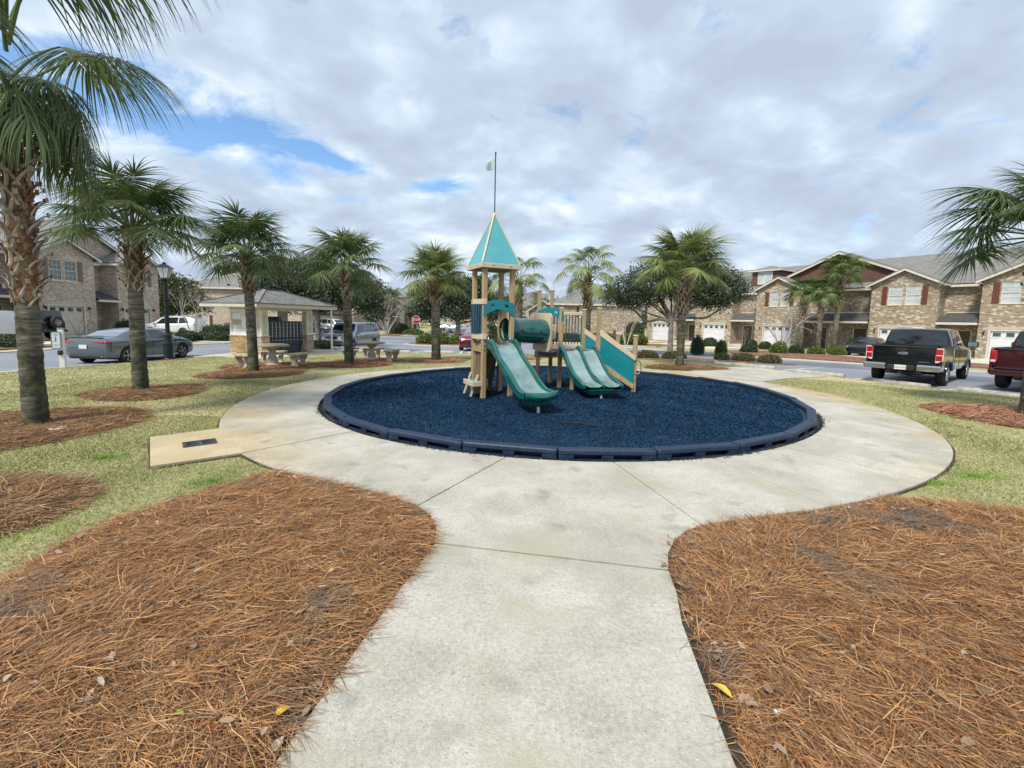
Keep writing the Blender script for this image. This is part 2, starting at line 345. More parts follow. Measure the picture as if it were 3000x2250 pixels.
# rust coloured irrigation stains along the outer rim of the ring walk
def rim_stain(m, cx_, cy_):
    t = m.node_tree; k = t.links.new; b = t.nodes['Principled BSDF']; src = b.inputs['Base Color'].links[0].from_socket
    g = N(t, 'ShaderNodeNewGeometry'); vm = N(t, 'ShaderNodeVectorMath', operation='MULTIPLY'); vm.inputs[1].default_value = (1, 1, 0); k(g.outputs['Position'], vm.inputs[0])
    vd = N(t, 'ShaderNodeVectorMath', operation='DISTANCE'); vd.inputs[1].default_value = (cx_, cy_, 0); k(vm.outputs[0], vd.inputs[0])
    mr = N(t, 'ShaderNodeMapRange'); mr.inputs['From Min'].default_value = 5.55; mr.inputs['From Max'].default_value = 6.7; k(vd.outputs['Value'], mr.inputs['Value'])
    far = N(t, 'ShaderNodeMapRange'); far.inputs['From Min'].default_value = 6.8; far.inputs['From Max'].default_value = 7.0; far.inputs['To Min'].default_value = 1; far.inputs['To Max'].default_value = 0; k(vd.outputs['Value'], far.inputs['Value'])
    sp_ = N(t, 'ShaderNodeSeparateXYZ'); k(g.outputs['Position'], sp_.inputs[0]); xa = N(t, 'ShaderNodeMath', operation='SUBTRACT'); k(sp_.outputs[0], xa.inputs[0]); xa.inputs[1].default_value = cx_; xb = N(t, 'ShaderNodeMath', operation='ABSOLUTE'); k(xa.outputs[0], xb.inputs[0])
    sd_ = N(t, 'ShaderNodeMapRange'); sd_.inputs['From Min'].default_value = 2.6; sd_.inputs['From Max'].default_value = 4.6; k(xb.outputs[0], sd_.inputs['Value'])
    nz = N(t, 'ShaderNodeTexNoise'); nz.inputs['Scale'].default_value = .42; nz.inputs['Detail'].default_value = 6; k(g.outputs['Position'], nz.inputs['Vector'])
    r = N(t, 'ShaderNodeValToRGB'); r.color_ramp.elements[0].position = .40; r.color_ramp.elements[1].position = .60; k(nz.outputs['Fac'], r.inputs[0])
    a = N(t, 'ShaderNodeMath', operation='MULTIPLY'); k(mr.outputs[0], a.inputs[0]); k(r.outputs[0], a.inputs[1]); a2 = N(t, 'ShaderNodeMath', operation='MULTIPLY'); k(a.outputs[0], a2.inputs[0]); k(far.outputs[0], a2.inputs[1]); a3 = N(t, 'ShaderNodeMath', operation='MULTIPLY'); k(a2.outputs[0], a3.inputs[0]); k(sd_.outputs[0], a3.inputs[1]); a2 = a3
    mx = N(t, 'ShaderNodeMix', data_type='RGBA', blend_type='MULTIPLY'); k(a2.outputs[0], mx.inputs[0]); k(src, mx.inputs[6]); mx.inputs[7].default_value = (1.0, .80, .50, 1); k(mx.outputs[2], b.inputs['Base Color'])
rim_stain(MT['concrete'], 1.07, 10.45)
MT['concrete_yellow'] = ground_mat('concrete_yellow', [(.36,(.36,.285,.16)),(.5,(.45,.37,.22)),(.62,(.52,.45,.31))], 1.2, 40, rough=.85, bump=.3, bscale=140)
MT['drive'] = ground_mat('drive', [(.36,(.44,.41,.34)),(.5,(.54,.51,.43)),(.62,(.60,.57,.50))], .7, 30, rough=.85)
MT['curb'] = ground_mat('curb', [(.36,(.42,.40,.35)),(.5,(.52,.50,.45)),(.62,(.58,.56,.51))], 1.5, 40, rough=.85)
MT['bed'] = ground_mat('bed', [(.34,(.05,.025,.014)),(.48,(.17,.083,.045)),(.58,(.27,.14,.078)),(.68,(.14,.075,.045))], 2.2, 38, bump=1.0, bscale=80)
MT['mulch'] = ground_mat('mulch', [(.34,(.003,.012,.03)),(.5,(.008,.04,.085)),(.62,(.02,.075,.14))], 2.5, 55, bump=1.0, bscale=70)
MT['white_line'] = mat('white_line', (.5,.5,.48), (.66,.66,.64), 6, .7)
# ================================================================== GROUND
def inside(poly, P):
    x, y = P[:, 0], P[:, 1]; r = np.zeros(len(P), bool); n = len(poly)
    for i in range(n):
        x0, y0 = poly[i]; x1, y1 = poly[(i+1) % n]
        c = ((y0 > y) != (y1 > y))
        with np.errstate(divide='ignore', invalid='ignore'):
            r ^= c & (x < (x1-x0)*(y-y0)/((y1-y0) if y1 != y0 else 1e-9)+x0)
    return r
def densify(poly, step):
    out = []
    for i, p in enumerate(poly):
        q = poly[(i+1) % len(poly)]; d = math.hypot(q[0]-p[0], q[1]-p[1]); n = max(1, int(round(d/step)))
        out += [(p[0]+(q[0]-p[0])*k/n, p[1]+(q[1]-p[1])*k/n) for k in range(n)]
    return out
def sheet(name, poly, off, mt, step=1.0, skirt=.2, parent=None, kind='structure', label=None, zf=None):
    b = densify(poly, step); A = np.array(b)
    xs = np.arange(A[:, 0].min(), A[:, 0].max(), step); ys = np.arange(A[:, 1].min(), A[:, 1].max(), step)
    gx, gy = np.meshgrid(xs, ys); Pp = np.c_[gx.ravel(), gy.ravel()] + (rs.rand(gx.size, 2)-.5)*step*.2
    Pp = Pp[inside(b, Pp)]
    if len(Pp):
        dm = np.full(len(Pp), 1e9)
        for q in b: dm = np.minimum(dm, np.hypot(Pp[:, 0]-q[0], Pp[:, 1]-q[1]))
        Pp = Pp[dm > step*.35]
    n = len(b)
    vs_ = [Vector(p) for p in b] + [Vector(p) for p in Pp]
    v2, e2, f2, *_ = delaunay_2d_cdt(vs_, [(i, (i+1) % n) for i in range(n)], [], 1, 1e-5)
    X = np.array([(p.x, p.y) for p in v2]); Z = gz(X[:, 0], X[:, 1]) + off
    if zf is not None: Z = Z + zf(X[:, 0], X[:, 1])
    m = MB(); m.v = [(float(a), float(c), float(d)) for (a, c), d in zip(X, Z)]
    m.f = [tuple(f) for f in f2]
    area = sum(b[i][0]*b[(i+1) % n][1]-b[(i+1) % n][0]*b[i][1] for i in range(n))
    m.f = [f if (X[f[1]][0]-X[f[0]][0])*(X[f[2]][1]-X[f[0]][1])-(X[f[1]][1]-X[f[0]][1])*(X[f[2]][0]-X[f[0]][0]) > 0 else tuple(reversed(f)) for f in m.f]
    if skirt:
        o = len(m.v); zb = gz(A[:, 0], A[:, 1])
        top = [(p[0], p[1], float(z)+off) for p, z in zip(b, zb)]
        m.v += top + [(p[0], p[1], p[2]-skirt) for p in top]
        for i in range(n):
            j = (i+1) % n; q = (o+i, o+n+i, o+n+j, o+j); m.f.append(q if area < 0 else tuple(reversed(q)))
    me = m.mesh(name, mt, None)
    ob = link(name, me, parent)
    if parent is None or kind == 'stuff': tag(ob, label, None, None, kind)
    return ob

big = [(-420,-60),(420,-60),(420,420),(-420,420)]
sheet('ground', [(-420,-60),(420,-60),(420,420),(-420,420)], -.32, MT['lawn'], 14, 0)
sheet('road', [(-27,-30),(36,-30),(34,0),(26,24),(22,34),(12,46),(4,62),(4,120),(-16,120),(-16,70),(-26,52),(-60,62),(-60,50),(-26,46)], -.055, MT['asphalt'], 1.6, .1)

# lawn edge of the park
lawn_poly = [(-15.3,-14),(-15.2,5),(-15.1,12.9),(-14.95,14.6),(-14.6,16.7),(-14.15,19.2),(-13.5,20.6),(-11.6,23.2),(-8.8,23.0),(-6.7,23.7),(-4.4,24.1),(-2,24.4),(0.8,24.4),(3.5,24.2),(5.4,24.6),(7.4,25.4),(10.6,26.0),(11.2,24.6),(10.7,22.9)]
lawn_poly += [(1.07+12.75*math.cos(R(a)), 10.45+12.75*math.sin(R(a))) for a in (56,50,43,36,29,22,15,8,0,-10,-20)] + [(14.4,2),(16,-14)]
sheet('lawn', lawn_poly, 0.0, MT['lawn'], .6, .10)

def ribbon(name, pts, wd, off, mt, h=.0, step=.8):
    """a strip of width wd following a polyline"""
    L1, L2 = [], []
    for i, p in enumerate(pts):
        a = pts[max(i-1, 0)]; c = pts[min(i+1, len(pts)-1)]; dx_, dy_ = c[0]-a[0], c[1]-a[1]; l = math.hypot(dx_, dy_)
        nx, ny = -dy_/l*wd/2, dx_/l*wd/2
        L1.append((p[0]+nx, p[1]+ny)); L2.append((p[0]-nx, p[1]-ny))
    return sheet(name, L1+L2[::-1], off, mt, step, .15)
def smooth_line(pts, n=6):
    out = []
    for i in range(len(pts)-1):
        p0 = pts[max(i-1, 0)]; p1 = pts[i]; p2 = pts[i+1]; p3 = pts[min(i+2, len(pts)-1)]
        for k in range(n):
            t = k/n
            out.append(tuple(.5*((2*p1[j])+(-p0[j]+p2[j])*t+(2*p0[j]-5*p1[j]+4*p2[j]-p3[j])*t*t+(-p0[j]+3*p1[j]-3*p2[j]+p3[j])*t**3) for j in (0, 1)))
    out.append(tuple(pts[-1])); return out

# yards across the roads
left_edge = [(-24.3,-25),(-24.3,10),(-24.1,20.5),(-23.5,24),(-21.6,27.4),(-20.2,31),(-19.6,36),(-20.5,44)]
le = smooth_line(left_edge, 4)
sheet('lawn', le+[(-26,46.5),(-60,50),(-60,-25)], -.03, MT['lawn'], 1.6, .1)
right_edge = [(31,-20),(28.2,5),(25.2,14),(22.6,20.5),(20.3,24.3),(17.6,27.4),(14.4,29.6),(12.2,32.6),(9.2,36.2),(6,42),(4.6,50),(4.6,64)]
re_ = smooth_line(right_edge, 4)
sheet('lawn', re_+[(4.6,110),(70,110),(70,-20)], -.03, MT['lawn'], 1.8, .1)
back_edge = [(-60,60),(-24,52),(-17.5,51),(-13.2,54),(-11.2,60),(-10.6,80),(-10.6,118)]
be = smooth_line(back_edge, 4)
sheet('lawn', be+[(-80,118),(-80,60)], -.03, MT['lawn'], 2.5, .1)
ribbon('curb', le, .45, .0, MT['curb']); ribbon('curb', re_, .4, .0, MT['curb']); ribbon('curb', be, .4, .0, MT['curb'])
park_left = smooth_line([(-15.5,-12),(-15.4,5),(-15.3,12.9),(-15.15,14.6),(-14.8,16.7),(-14.35,19.2),(-13.9,20.6)], 3)
ribbon('curb', park_left, .35, -.02, MT['curb'])
# traffic island by the stop sign
isl = [( -9.6,38.3),(-8.4,36.4),(-6.6,35.5),(-4.4,35.0),(-2.0,34.9),(-.6,36.0),(-1.2,40),(-3,44),(-6,45.5),(-9,44)]
isl_c = (sum(p[0] for p in isl)/len(isl), sum(p[1] for p in isl)/len(isl))
sheet('curb', isl, -.0, MT['curb'], .8, .2)
sheet('planting_bed', [(isl_c[0]+(p[0]-isl_c[0])*.9, isl_c[1]+(p[1]-isl_c[1])*.9) for p in isl], .05, MT['bed'], .8, .1)
# walkway
CX, CY, RO, RI = 1.07, 10.45, 6.75, 5.16
def arc(cx_, cy_, r, a0, a1, n): return [(cx_+r*math.cos(R(a0+(a1-a0)*i/n)), cy_+r*math.sin(R(a0+(a1-a0)*i/n))) for i in range(n+1)]
walk = tag(bpy.data.objects.new('walkway', None), None, None, None, 'structure'); COL.objects.link(walk)
WO = .03; gap = .011
def inset(poly, g):
    out = []; n = len(poly); A = sum(poly[i][0]*poly[(i+1) % n][1]-poly[(i+1) % n][0]*poly[i][1] for i in range(n)); s_ = 1 if A > 0 else -1
    for i in range(n):
        a, b, c = Vector(poly[i-1]), Vector(poly[i]), Vector(poly[(i+1) % n])
        d1 = (b-a).normalized(); d2 = (c-b).normalized(); n1 = Vector((-d1.y, d1.x))*s_; n2 = Vector((-d2.y, d2.x))*s_
        k_ = n1+n2; den = max(.3, 1+n1.dot(n2)); out.append(tuple(b+k_*(g/den)))
    return out
def slab(poly, mt, off=WO):
    return sheet('paving_slab', inset(poly, gap/2), off, mt, .45, .1, walk)
joints = [-88+14.4*k for k in range(25)]
for k in range(25):
    a0 = joints[k]; a1 = a0+14.4
    inner_ = arc(CX, CY, RI+.07, a1, a0, 4)
    am = (a0+7.2+180) % 360-180
    if -102.5 < am < -88: continue                               # the joining slab, below
    if -88 < am < -73.6:
        o_ = [(1.63,3.58),(2.0,3.70),(2.45,3.83),(2.87,3.93),(CX+RO*math.cos(R(a1)), CY+RO*math.sin(R(a1)))]
    elif -117 < am < -102.4:
        o_ = [(CX+RO*math.cos(R(a0)), CY+RO*math.sin(R(a0))),(-1.56,4.27),(-1.21,4.10),(-.83,3.85)]
    else: o_ = arc(CX, CY, RO, a0, a1, 5)
    far_yel = (20 < am < 60) or (-50 < am < -18 and False)
    slab(o_+inner_, MT['concrete'], WO+rs.uniform(-.003, .003))
mid = [(-.83,3.85),(-.69,3.68),(-.60,3.45),(-.56,3.19),(1.11,2.89),(1.19,3.12),(1.32,3.33),(1.47,3.48),(1.63,3.58)] + arc(CX, CY, RI+.07, -88, -102.4, 4)
slab(mid, MT['concrete'])
slab([(-.56,3.18),(-.60,2.95),(-.68,2.6),(-.87,1.52),(-1.05,.3),(-1.2,-2.4),(1.0,-2.4),(.93,.3),(.90,1.56),(1.0,2.35),(1.07,2.62),(1.11,2.88)], MT['concrete'])
slab([(-4.09,4.85),(-3.35,5.4),(-3.88,6.02),(-4.40,6.66),(-5.07,6.04)], MT['concrete_yellow'], WO+.002)
br_poly = [(5.75,15.35),(7.6,13.2),(9.6,15.0),(12.0,16.4),(11.2,17.7),(10.2,18.9),(8.3,17.6)]
slab([br_poly[0],br_poly[1],(9.2,14.65),(7.35,16.7)], MT['concrete'], WO-.004)
slab([(7.35,16.7),(9.2,14.65),(11.75,16.35),(10.9,17.6),(9.9,18.7)], MT['concrete'], WO-.002)
slab([(-14.2,19.5),(-10.4,18.6),(-8.6,23.2),(-9.6,25.2),(-11.8,25.4),(-13.4,22)], MT['drive'], WO)
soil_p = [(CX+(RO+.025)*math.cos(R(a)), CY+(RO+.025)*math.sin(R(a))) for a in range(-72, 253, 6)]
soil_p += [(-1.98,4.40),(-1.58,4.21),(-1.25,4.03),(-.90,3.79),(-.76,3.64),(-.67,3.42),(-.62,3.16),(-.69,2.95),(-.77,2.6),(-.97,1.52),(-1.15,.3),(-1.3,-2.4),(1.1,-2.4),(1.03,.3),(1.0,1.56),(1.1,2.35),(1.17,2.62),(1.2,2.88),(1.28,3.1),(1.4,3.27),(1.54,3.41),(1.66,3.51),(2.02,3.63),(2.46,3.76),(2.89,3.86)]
sheet('soil_edge', soil_p, .013, MT['soil_dark'], .5, .05)  # dark soil sheet; its rim paints the shadow gap beside the walk
sheet('soil_edge', [(-4.06,4.81),(-3.3,5.38),(-4.40,6.71),(-5.11,6.05)], .012, MT['soil_dark'], .5, .05)  # dark rim standing in for shade round the drain slab
# drain grate in the side slab
gc = Vector((-4.18, 5.78)); ux = Vector((.78, .63)).normalized(); uy = Vector((-ux.y, ux.x))
gt = thing('drain_grate', 'dark iron storm drain grate set in the small concrete slab beside the walkway', 'drain', (gc.x, gc.y, gz(gc.x, gc.y)+WO+.004), math.atan2(ux.y, ux.x))
MT['iron'] = mat('iron', (.05,.052,.06), (.12,.12,.13), 30, .6, .5)
MT['dark'] = mat('dark', (.006,.006,.007), rough=.9)
fr = MB(); gl, gw = .37, .27
for (a, b_, c_, d_) in ((-gl/2, gl/2, -gw/2, -gw/2+.03), (-gl/2, gl/2, gw/2-.03, gw/2), (-gl/2, -gl/2+.03, -gw/2+.03, gw/2-.03), (gl/2-.03, gl/2, -gw/2+.03, gw/2-.03), (-.02, .02, -gw/2+.03, gw/2-.03)):
    fr.box(a, b_, c_, d_, 0, .012)
fr.build('frame', MT['iron'], gt)
MB().box(-gl/2+.03, gl/2-.03, -gw/2+.03, gw/2-.03, .0, .003).build('pit', MT['dark'], gt)
gm = MB().box(-.072, .072, -.007, .007, .003, .012).mesh('slat', MT['iron'])
for sx_ in (-1, 1):
    for k in range(6): link('slat', gm, gt, (sx_*.088, -.085+.034*k, 0))

# pine straw beds
MT['bed_deep'] = ground_mat('bed_deep', [(.34,(.025,.012,.007)),(.48,(.08,.038,.020)),(.58,(.15,.075,.040)),(.68,(.06,.035,.022))], 2.2, 38, bump=1.0, bscale=80)  # straw bed darkened to paint the shade between the needles
bedpolys = {}
def blob(cx_, cy_, r, sq=1.0, n=22, seed=0):
    q = np.random.RandomState(seed); ph = q.rand(4)*6.28
    return [(cx_+r*(1+.06*math.sin(2*t+ph[0])+.05*math.sin(3*t+ph[1])+.03*math.sin(5*t+ph[2]))*math.cos(t), cy_+sq*r*(1+.06*math.sin(2*t+ph[0])+.05*math.sin(3*t+ph[1]))*math.sin(t)) for t in [2*math.pi*i/n for i in range(n)]]
bed_left = [(-.585,3.19),(-.62,3.45),(-.72,3.68),(-.86,3.83),(-1.21,4.08),(-1.56,4.25),(-2.01,4.44),(-2.35,4.62),(-2.72,4.62),(-3.05,4.1),(-3.35,3.45),(-3.25,2.7),(-3.0,2.0),(-3.1,.6),(-3.3,-2.4),(-1.23,-2.4),(-1.08,.3),(-.9,1.52),(-.71,2.6),(-.63,2.95)]
bed_right = [(1.14,2.88),(1.22,3.1),(1.35,3.3),(1.49,3.45),(1.64,3.55),(2.0,3.67),(2.45,3.8),(2.87,3.9),(3.1,3.97),(3.68,4.22),(4.3,4.05),(5.0,3.8),(6.4,3.3),(6.6,0),(6,-2.4),(1.03,-2.4),(.96,.3),(.93,1.56),(1.03,2.35),(1.1,2.62)]
def moundz(poly, h):
    P_ = np.array(densify(poly, .3))
    def f(x, y):
        d = np.min(np.hypot(x[:, None]-P_[:, 0], y[:, None]-P_[:, 1]), axis=1)
        return h*np.clip(d/.35, 0, 1)
    return f
BEDS = [bed_left, bed_right, blob(-7.45,6.62,1.5,.95,seed=1), blob(-4.95,3.65,1.05,.85,seed=2), blob(-8.2,9.75,1.25,.9,seed=3), blob(-8.0,13.5,1.45,.95,seed=4), blob(-6.1,16.6,1.3,.9,seed=5),
        blob(-3.3,18.75,1.2,.8,seed=6), blob(.3,21.6,1.1,.8,seed=7), blob(3.6,21.6,1.2,.8,seed=8), blob(6.8,17.3,1.6,.7,seed=9), blob(10.3,8.4,1.75,1.0,seed=10), blob(-8.55,15.5,1.5,1.0,seed=11), blob(-5.9,18.4,1.45,.9,seed=12), blob(-13.9,17.8,.6,.8,seed=13)]
for i, p in enumerate(BEDS):
    big_ = i < 2
    sheet('pine_straw_bed', p, .008, MT['bed_deep' if big_ else 'bed'], .18 if big_ else .3, .06, zf=moundz(p, .035 if big_ else .03))
for p in ([(5.6,22.4),(6.9,21.3),(8.6,21.3),(10.4,22.6),(10.9,24.3),(10.3,25.6),(7.6,25.0),(5.8,24.0)], [(15.4,30.1),(18.2,28.0),(20.6,25.4),(22.6,26.6),(24.0,30.0),(23.6,35),(20,37),(16.6,35)],
          [(9,42),(13,39),(17,42),(16,48),(10,50)], [(-30,28.6),(-25.5,28.4),(-24.8,30.6),(-30,31.2)], [(-26.5,33.6),(-21.8,32.2),(-21.2,35.6),(-26,36.4)], [(-28,20),(-25,20),(-25,25),(-28,25)],
          [(-14.6,26),(-10.4,24.9),(-9.7,26.9),(-13.6,29)], [(24,24),(30,16),(33,18),(28.5,27.5)], [(-17,52),(-14,54),(-14,60),(-17,58)]):
    sheet('planting_bed', p, .02, MT['bed'], .9, .1)

# playground surfacing
sheet('rubber_mulch_floor', arc(CX, CY, 5.02, 0, 351, 39), .045, MT['mulch'], .35, .1, zf=lambda x, y: .02*np.sin(x*1.7)*np.cos(y*1.3)+.015*np.sin(x*4.1+y*3.3))
# parking lines and wheel stops
def line(x0, y0, x1, y1, wd=.1):
    ribbon('parking_line', [(x0, y0), ((x0+x1)/2, (y0+y1)/2), (x1, y1)], wd, -.04, MT['white_line'], step=1.6)
MT['stop_concrete'] = mat('stop_concrete', (.30,.285,.25), (.50,.47,.41), 5, .9, bump=.6)
WS = MB(); WS.prism([(-.085,0),(-.085,.05),(-.055,.12),(.055,.12),(.085,.05),(.085,0)], -.9, .9, 'YZ')
for p in (-.6, .6): WS.lathe([(.018,.119),(.018,.126),(0.001,.126)], 8, Matrix.Translation((p,0,0)))
ws_me = WS.mesh('wheel_stop', MT['stop_concrete'])
stops = []
for a in (54.5, 43.4, 32.4, 21.2, 10.0): stops.append((CX+13.25*math.cos(R(a)), CY+13.25*math.sin(R(a)), R(a+90)))
for x in (-9.3, -6.75, -4.25, -1.75, .8): stops.append((x, 25.25+.02*x, R(2)))
ws_lab = ['concrete wheel stop nearest the oak island beside the walkway branch', 'concrete wheel stop at the end of the walkway branch', 'concrete wheel stop just before the black pickup', 'concrete wheel stop under the rear of the black pickup', 'concrete wheel stop under the dark red pickup',
          'concrete wheel stop in front of the silver wagon by the second picnic table', 'concrete wheel stop behind the second picnic table', 'concrete wheel stop behind the palm in line with the stop sign', 'concrete wheel stop in front of the dark red car', 'concrete wheel stop seen behind the playground tower']
for (x, y, a), lb in zip(stops, ws_lab):
    tag(link('wheel_stop', ws_me, None, (x, y, gz(x, y)-.045), (0, 0, a)), lb, 'wheel stop', 'concrete wheel stops at the head of the parking bays')
for a in (60, 49, 38, 26.8, 15.6, 4.4):
    line(CX+13.1*math.cos(R(a)), CY+13.1*math.sin(R(a)), CX+18*math.cos(R(a)), CY+18*math.sin(R(a)))
for x in (-10.6, -8.0, -5.5, -3.0, -.5, 2.0): line(x, 25.0, x-.3, 30.0)
# ================================================================== PLAYGROUND
MT['border'] = mat('border_plastic', (.006,.017,.045), (.012,.030,.068), 9, .5, bump=.15, bscale=60)
bdr = thing('playground_border', 'ring of dark navy plastic border timbers round the blue rubber mulch', 'border', (CX, CY, 0))
NB = 26; RB = 5.10; hb = .2
def border_seg(ln):
    m = MB(); w2 = .075
    # top and ends, with two recesses in the outer face (local -Y is outward)
    poly = [(-w2+.0, 0), (-w2, hb-.015), (-w2+.015, hb), (w2-.015, hb), (w2, hb-.015), (w2, 0)]
    x0, x1 = -ln/2, ln/2
    m.box(x0, x1, w2-.035, w2, 0, hb-.066)                 # web
    m.cbox(((x0+x1)/2, 0, hb-.035), (ln, 2*w2, .07), None, .014)   # top rail
    for a, b in ((x0, x0+.19), (-.075, .075), (x1-.19, x1)):
        m.box(a+.003, b-.003, -w2+.004, w2-.036, 0, hb-.066)
    m.box(x0+.004, x1-.004, -w2+.004, w2-.037, 0, .075)
    m.lathe([(.03, hb), (.03, hb+.006), (.001, hb+.006)], 10, Matrix.Translation((x1-.06, 0, 0)))
    return m
seg_ln = 2*RB*math.sin(math.pi/NB)
bs_me = border_seg(seg_ln-.006).mesh('border_timber', MT['border'])
for k in range(NB):
    a = R(-88.5)+2*math.pi*k/NB
    x = RB*math.cos(a)*math.cos(math.pi/NB); y = RB*math.sin(a)*math.cos(math.pi/NB)
    link('border_timber', bs_me, bdr, (x, y, gz(CX+x, CY+y)+.004*math.sin(k*2.1)-.055), (0, rs.uniform(-.006, .006), a+math.pi/2))

MT['tan'] = mat('tan_timber', (.31,.225,.115), (.41,.305,.17), 3, .7, bump=.25, bscale=25, stretch=(6,6,.6))
MT['tanp'] = mat('tan_plastic', (.50,.415,.275), (.56,.47,.33), 5, .5)
MT['tan_dark'] = mat('brown_panel', (.12,.085,.045), (.17,.12,.07), 6, .8, bump=.2)
MT['teal'] = mat('teal_plastic', (.0,.165,.195), (.004,.20,.23), 4, .42, coat=.2)
MT['teal_roof'] = mat('teal_roof', (.07,.32,.36), (.09,.36,.40), 2, .38, coat=.3)
MT['green'] = mat('green_plastic', (.003,.075,.066), (.008,.105,.092), 5, .2, coat=.6)
MT['slide_bed'] = mat('worn_green', (.10,.185,.185), (.25,.345,.345), 2.6, .2, coat=.6, lo=.3, hi=.72, bump=.05)  # paler, greyer green than the side rails
MT['slate'] = mat('slate_plastic', (.012,.045,.085), (.018,.06,.105), 6, .4)
MT['black_metal'] = mat('black_metal', (.012,.013,.015), (.02,.02,.022), 20, .45)
MT['white_metal'] = mat('white_metal', (.62,.62,.6), (.7,.7,.68), 10, .4)
MT['gray_metal'] = mat('grey_metal', (.25,.26,.28), (.33,.34,.35), 20, .4, .7)

GP = 0.05
pl = thing('playground_set', 'tan and teal castle playground set with green slides standing on the blue rubber mulch', 'playground set', (0, 0, 0))
def PV(x, y, z): return (x, y, z)
def post(x, y, z0, z1, s=.098, ang=.42, cap=True, name='post'):
    M = Matrix.Translation((x, y, 0)) @ Matrix.Rotation(ang, 4, 'Z')
    p = MB().cbox((0, 0, (z0+z1)/2), (s, s, z1-z0), M, .008).build(name, MT['tan'], pl)
    if cap:
        c = MB(); c.cbox((0, 0, z1+.012), (s+.022, s+.022, .024), M, .006); c.lathe([(.055, z1+.024), (.02, z1+.036), (.001, z1+.038)], 8, M)
        c.build('cap', MT['tanp'], p)
    return p
A = Vector((-.625, 9.38, 0)); C_ = Vector((-.045, 9.66, 0)); B = Vector((-.885, 9.95, 0)); D = Vector((-.305, 10.23, 0))
TC = (A+B+C_+D)/4; ta = math.atan2(C_.y-A.y, C_.x-A.x)
for q in (A, B, C_, D): post(q.x, q.y, GP-.03, 2.84, ang=ta, cap=False)
tu = (C_-A).normalized(); tv = (B-A).normalized()
def TP(a, b, z): v = A+tu*a+tv*b; return (v.x, v.y, z)    # tower coordinates: a along A-C, b along A-B
TW = (C_-A).length; TD = (B-A).length
Mt = Matrix.Translation(TC) @ Matrix.Rotation(ta, 4, 'Z')
# deck
MB().cbox((0,0,1.16), (TW-.10, TD+.0, .05), Mt, .01).build('deck', MT['slate'], pl)
for sgn in (-1, 1):
    MB().cbox((0, sgn*(TD/2+.062), 1.10), (TW-.10, .03, .17), Mt, .006).build('deck_rail', MT['tan'] if sgn > 0 else MT['green'], pl)
    MB().cbox((sgn*(TW/2+.0), 0, 1.10), (.05, TD-.10, .17), Mt, .006).build('deck_rail', MT['tan'], pl)
# spire roof: eave frame, soffit, four panels, four ribs, finial pole and flag
hw = .455; ez = 2.80
fr = MB()
for s_ in (-1, 1):
    fr.cbox((0, s_*(hw-.02), ez+.045), (2*hw, .04, .10), Mt, .008); fr.cbox((s_*(hw-.02), 0, ez+.0451), (.04, 2*hw-.082, .099), Mt, .008)
rf = fr.build('eave_frame', MT['tanp'], pl)
bt = MB()
for s_ in (-1, 1):
    for q in (-.2, .2):
        M2 = Mt @ Matrix.Translation((q, s_*hw, ez+.045)) @ Matrix.Rotation(R(90), 4, 'X'); bt.lathe([(.012,-.006),(.012,.006)], 8, M2)
        M2 = Mt @ Matrix.Translation((s_*hw, q, ez+.045)) @ Matrix.Rotation(R(90), 4, 'Y'); bt.lathe([(.012,-.006),(.012,.006)], 8, M2)
bt.build('bolt', MT['black_metal'], rf)['kind'] = 'stuff'
MB().cbox((0,0,ez+.02), (2*hw-.09, 2*hw-.09, .03), Mt).build('soffit', MT['tan_dark'], pl)
apex = Vector((0, 0, 4.03)); hw2 = hw-.02
roofp = thing('spire_roof', None, None); roofp.parent = pl
cs = [Vector((-hw2, -hw2, ez+.098)), Vector((hw2, -hw2, ez+.098)), Vector((hw2, hw2, ez+.098)), Vector((-hw2, hw2, ez+.098))]
for i in range(4):
    a_, b_ = cs[i], cs[(i+1) % 4]; n_ = (b_-a_).cross(apex-a_).normalized()*.012
    MB().add([a_, b_, apex, a_-n_, b_-n_, apex-n_], [(0,1,2),(5,4,3),(0,3,4,1),(1,4,5,2),(2,5,3,0)], Mt).build('roof_panel', MT['teal_roof'], roofp)
rb = []
for i in range(4):
    a_ = Mt @ cs[i]; b_ = Mt @ apex
    MB().beam(a_, b_, .036, .028, bev=.006).build('rib', MT['tanp'], roofp)
fin = Mt @ apex
MB().tube([fin-Vector((0,0,.03)), (fin.x, fin.y, 5.26)], .013, 8).build('flag_pole', MT['slate'], pl)
MB().lathe([(.02,5.26),(.022,5.275),(.012,5.30),(.001,5.305)], 8, Matrix.Translation((fin.x, fin.y, 0))).build('pole_cap', MT['slate'], pl)
MT['pennant'] = mat('pennant', (.30,.42,.44), (.40,.50,.50), 6, .6)
fl = MB(); ftop = 5.18
for s_ in (-1, 1):
    P5 = []
    for i in range(6):
        t = i/5; P5.append((fin.x-.012-.19*t, fin.y+.03*math.sin(t*5)+s_*.002, ftop-.17*t**1.2)); P5.append((fin.x-.012-.19*t, fin.y+.03*math.sin(t*5)+s_*.002, ftop-.235+.235*t*.0-.06*t))
    fl.add(P5, [(2*i, 2*i+1, 2*i+3, 2*i+2) if s_ > 0 else (2*i, 2*i+2, 2*i+3, 2*i+1) for i in range(5)])
fl.build('flag', MT['pennant'], pl)
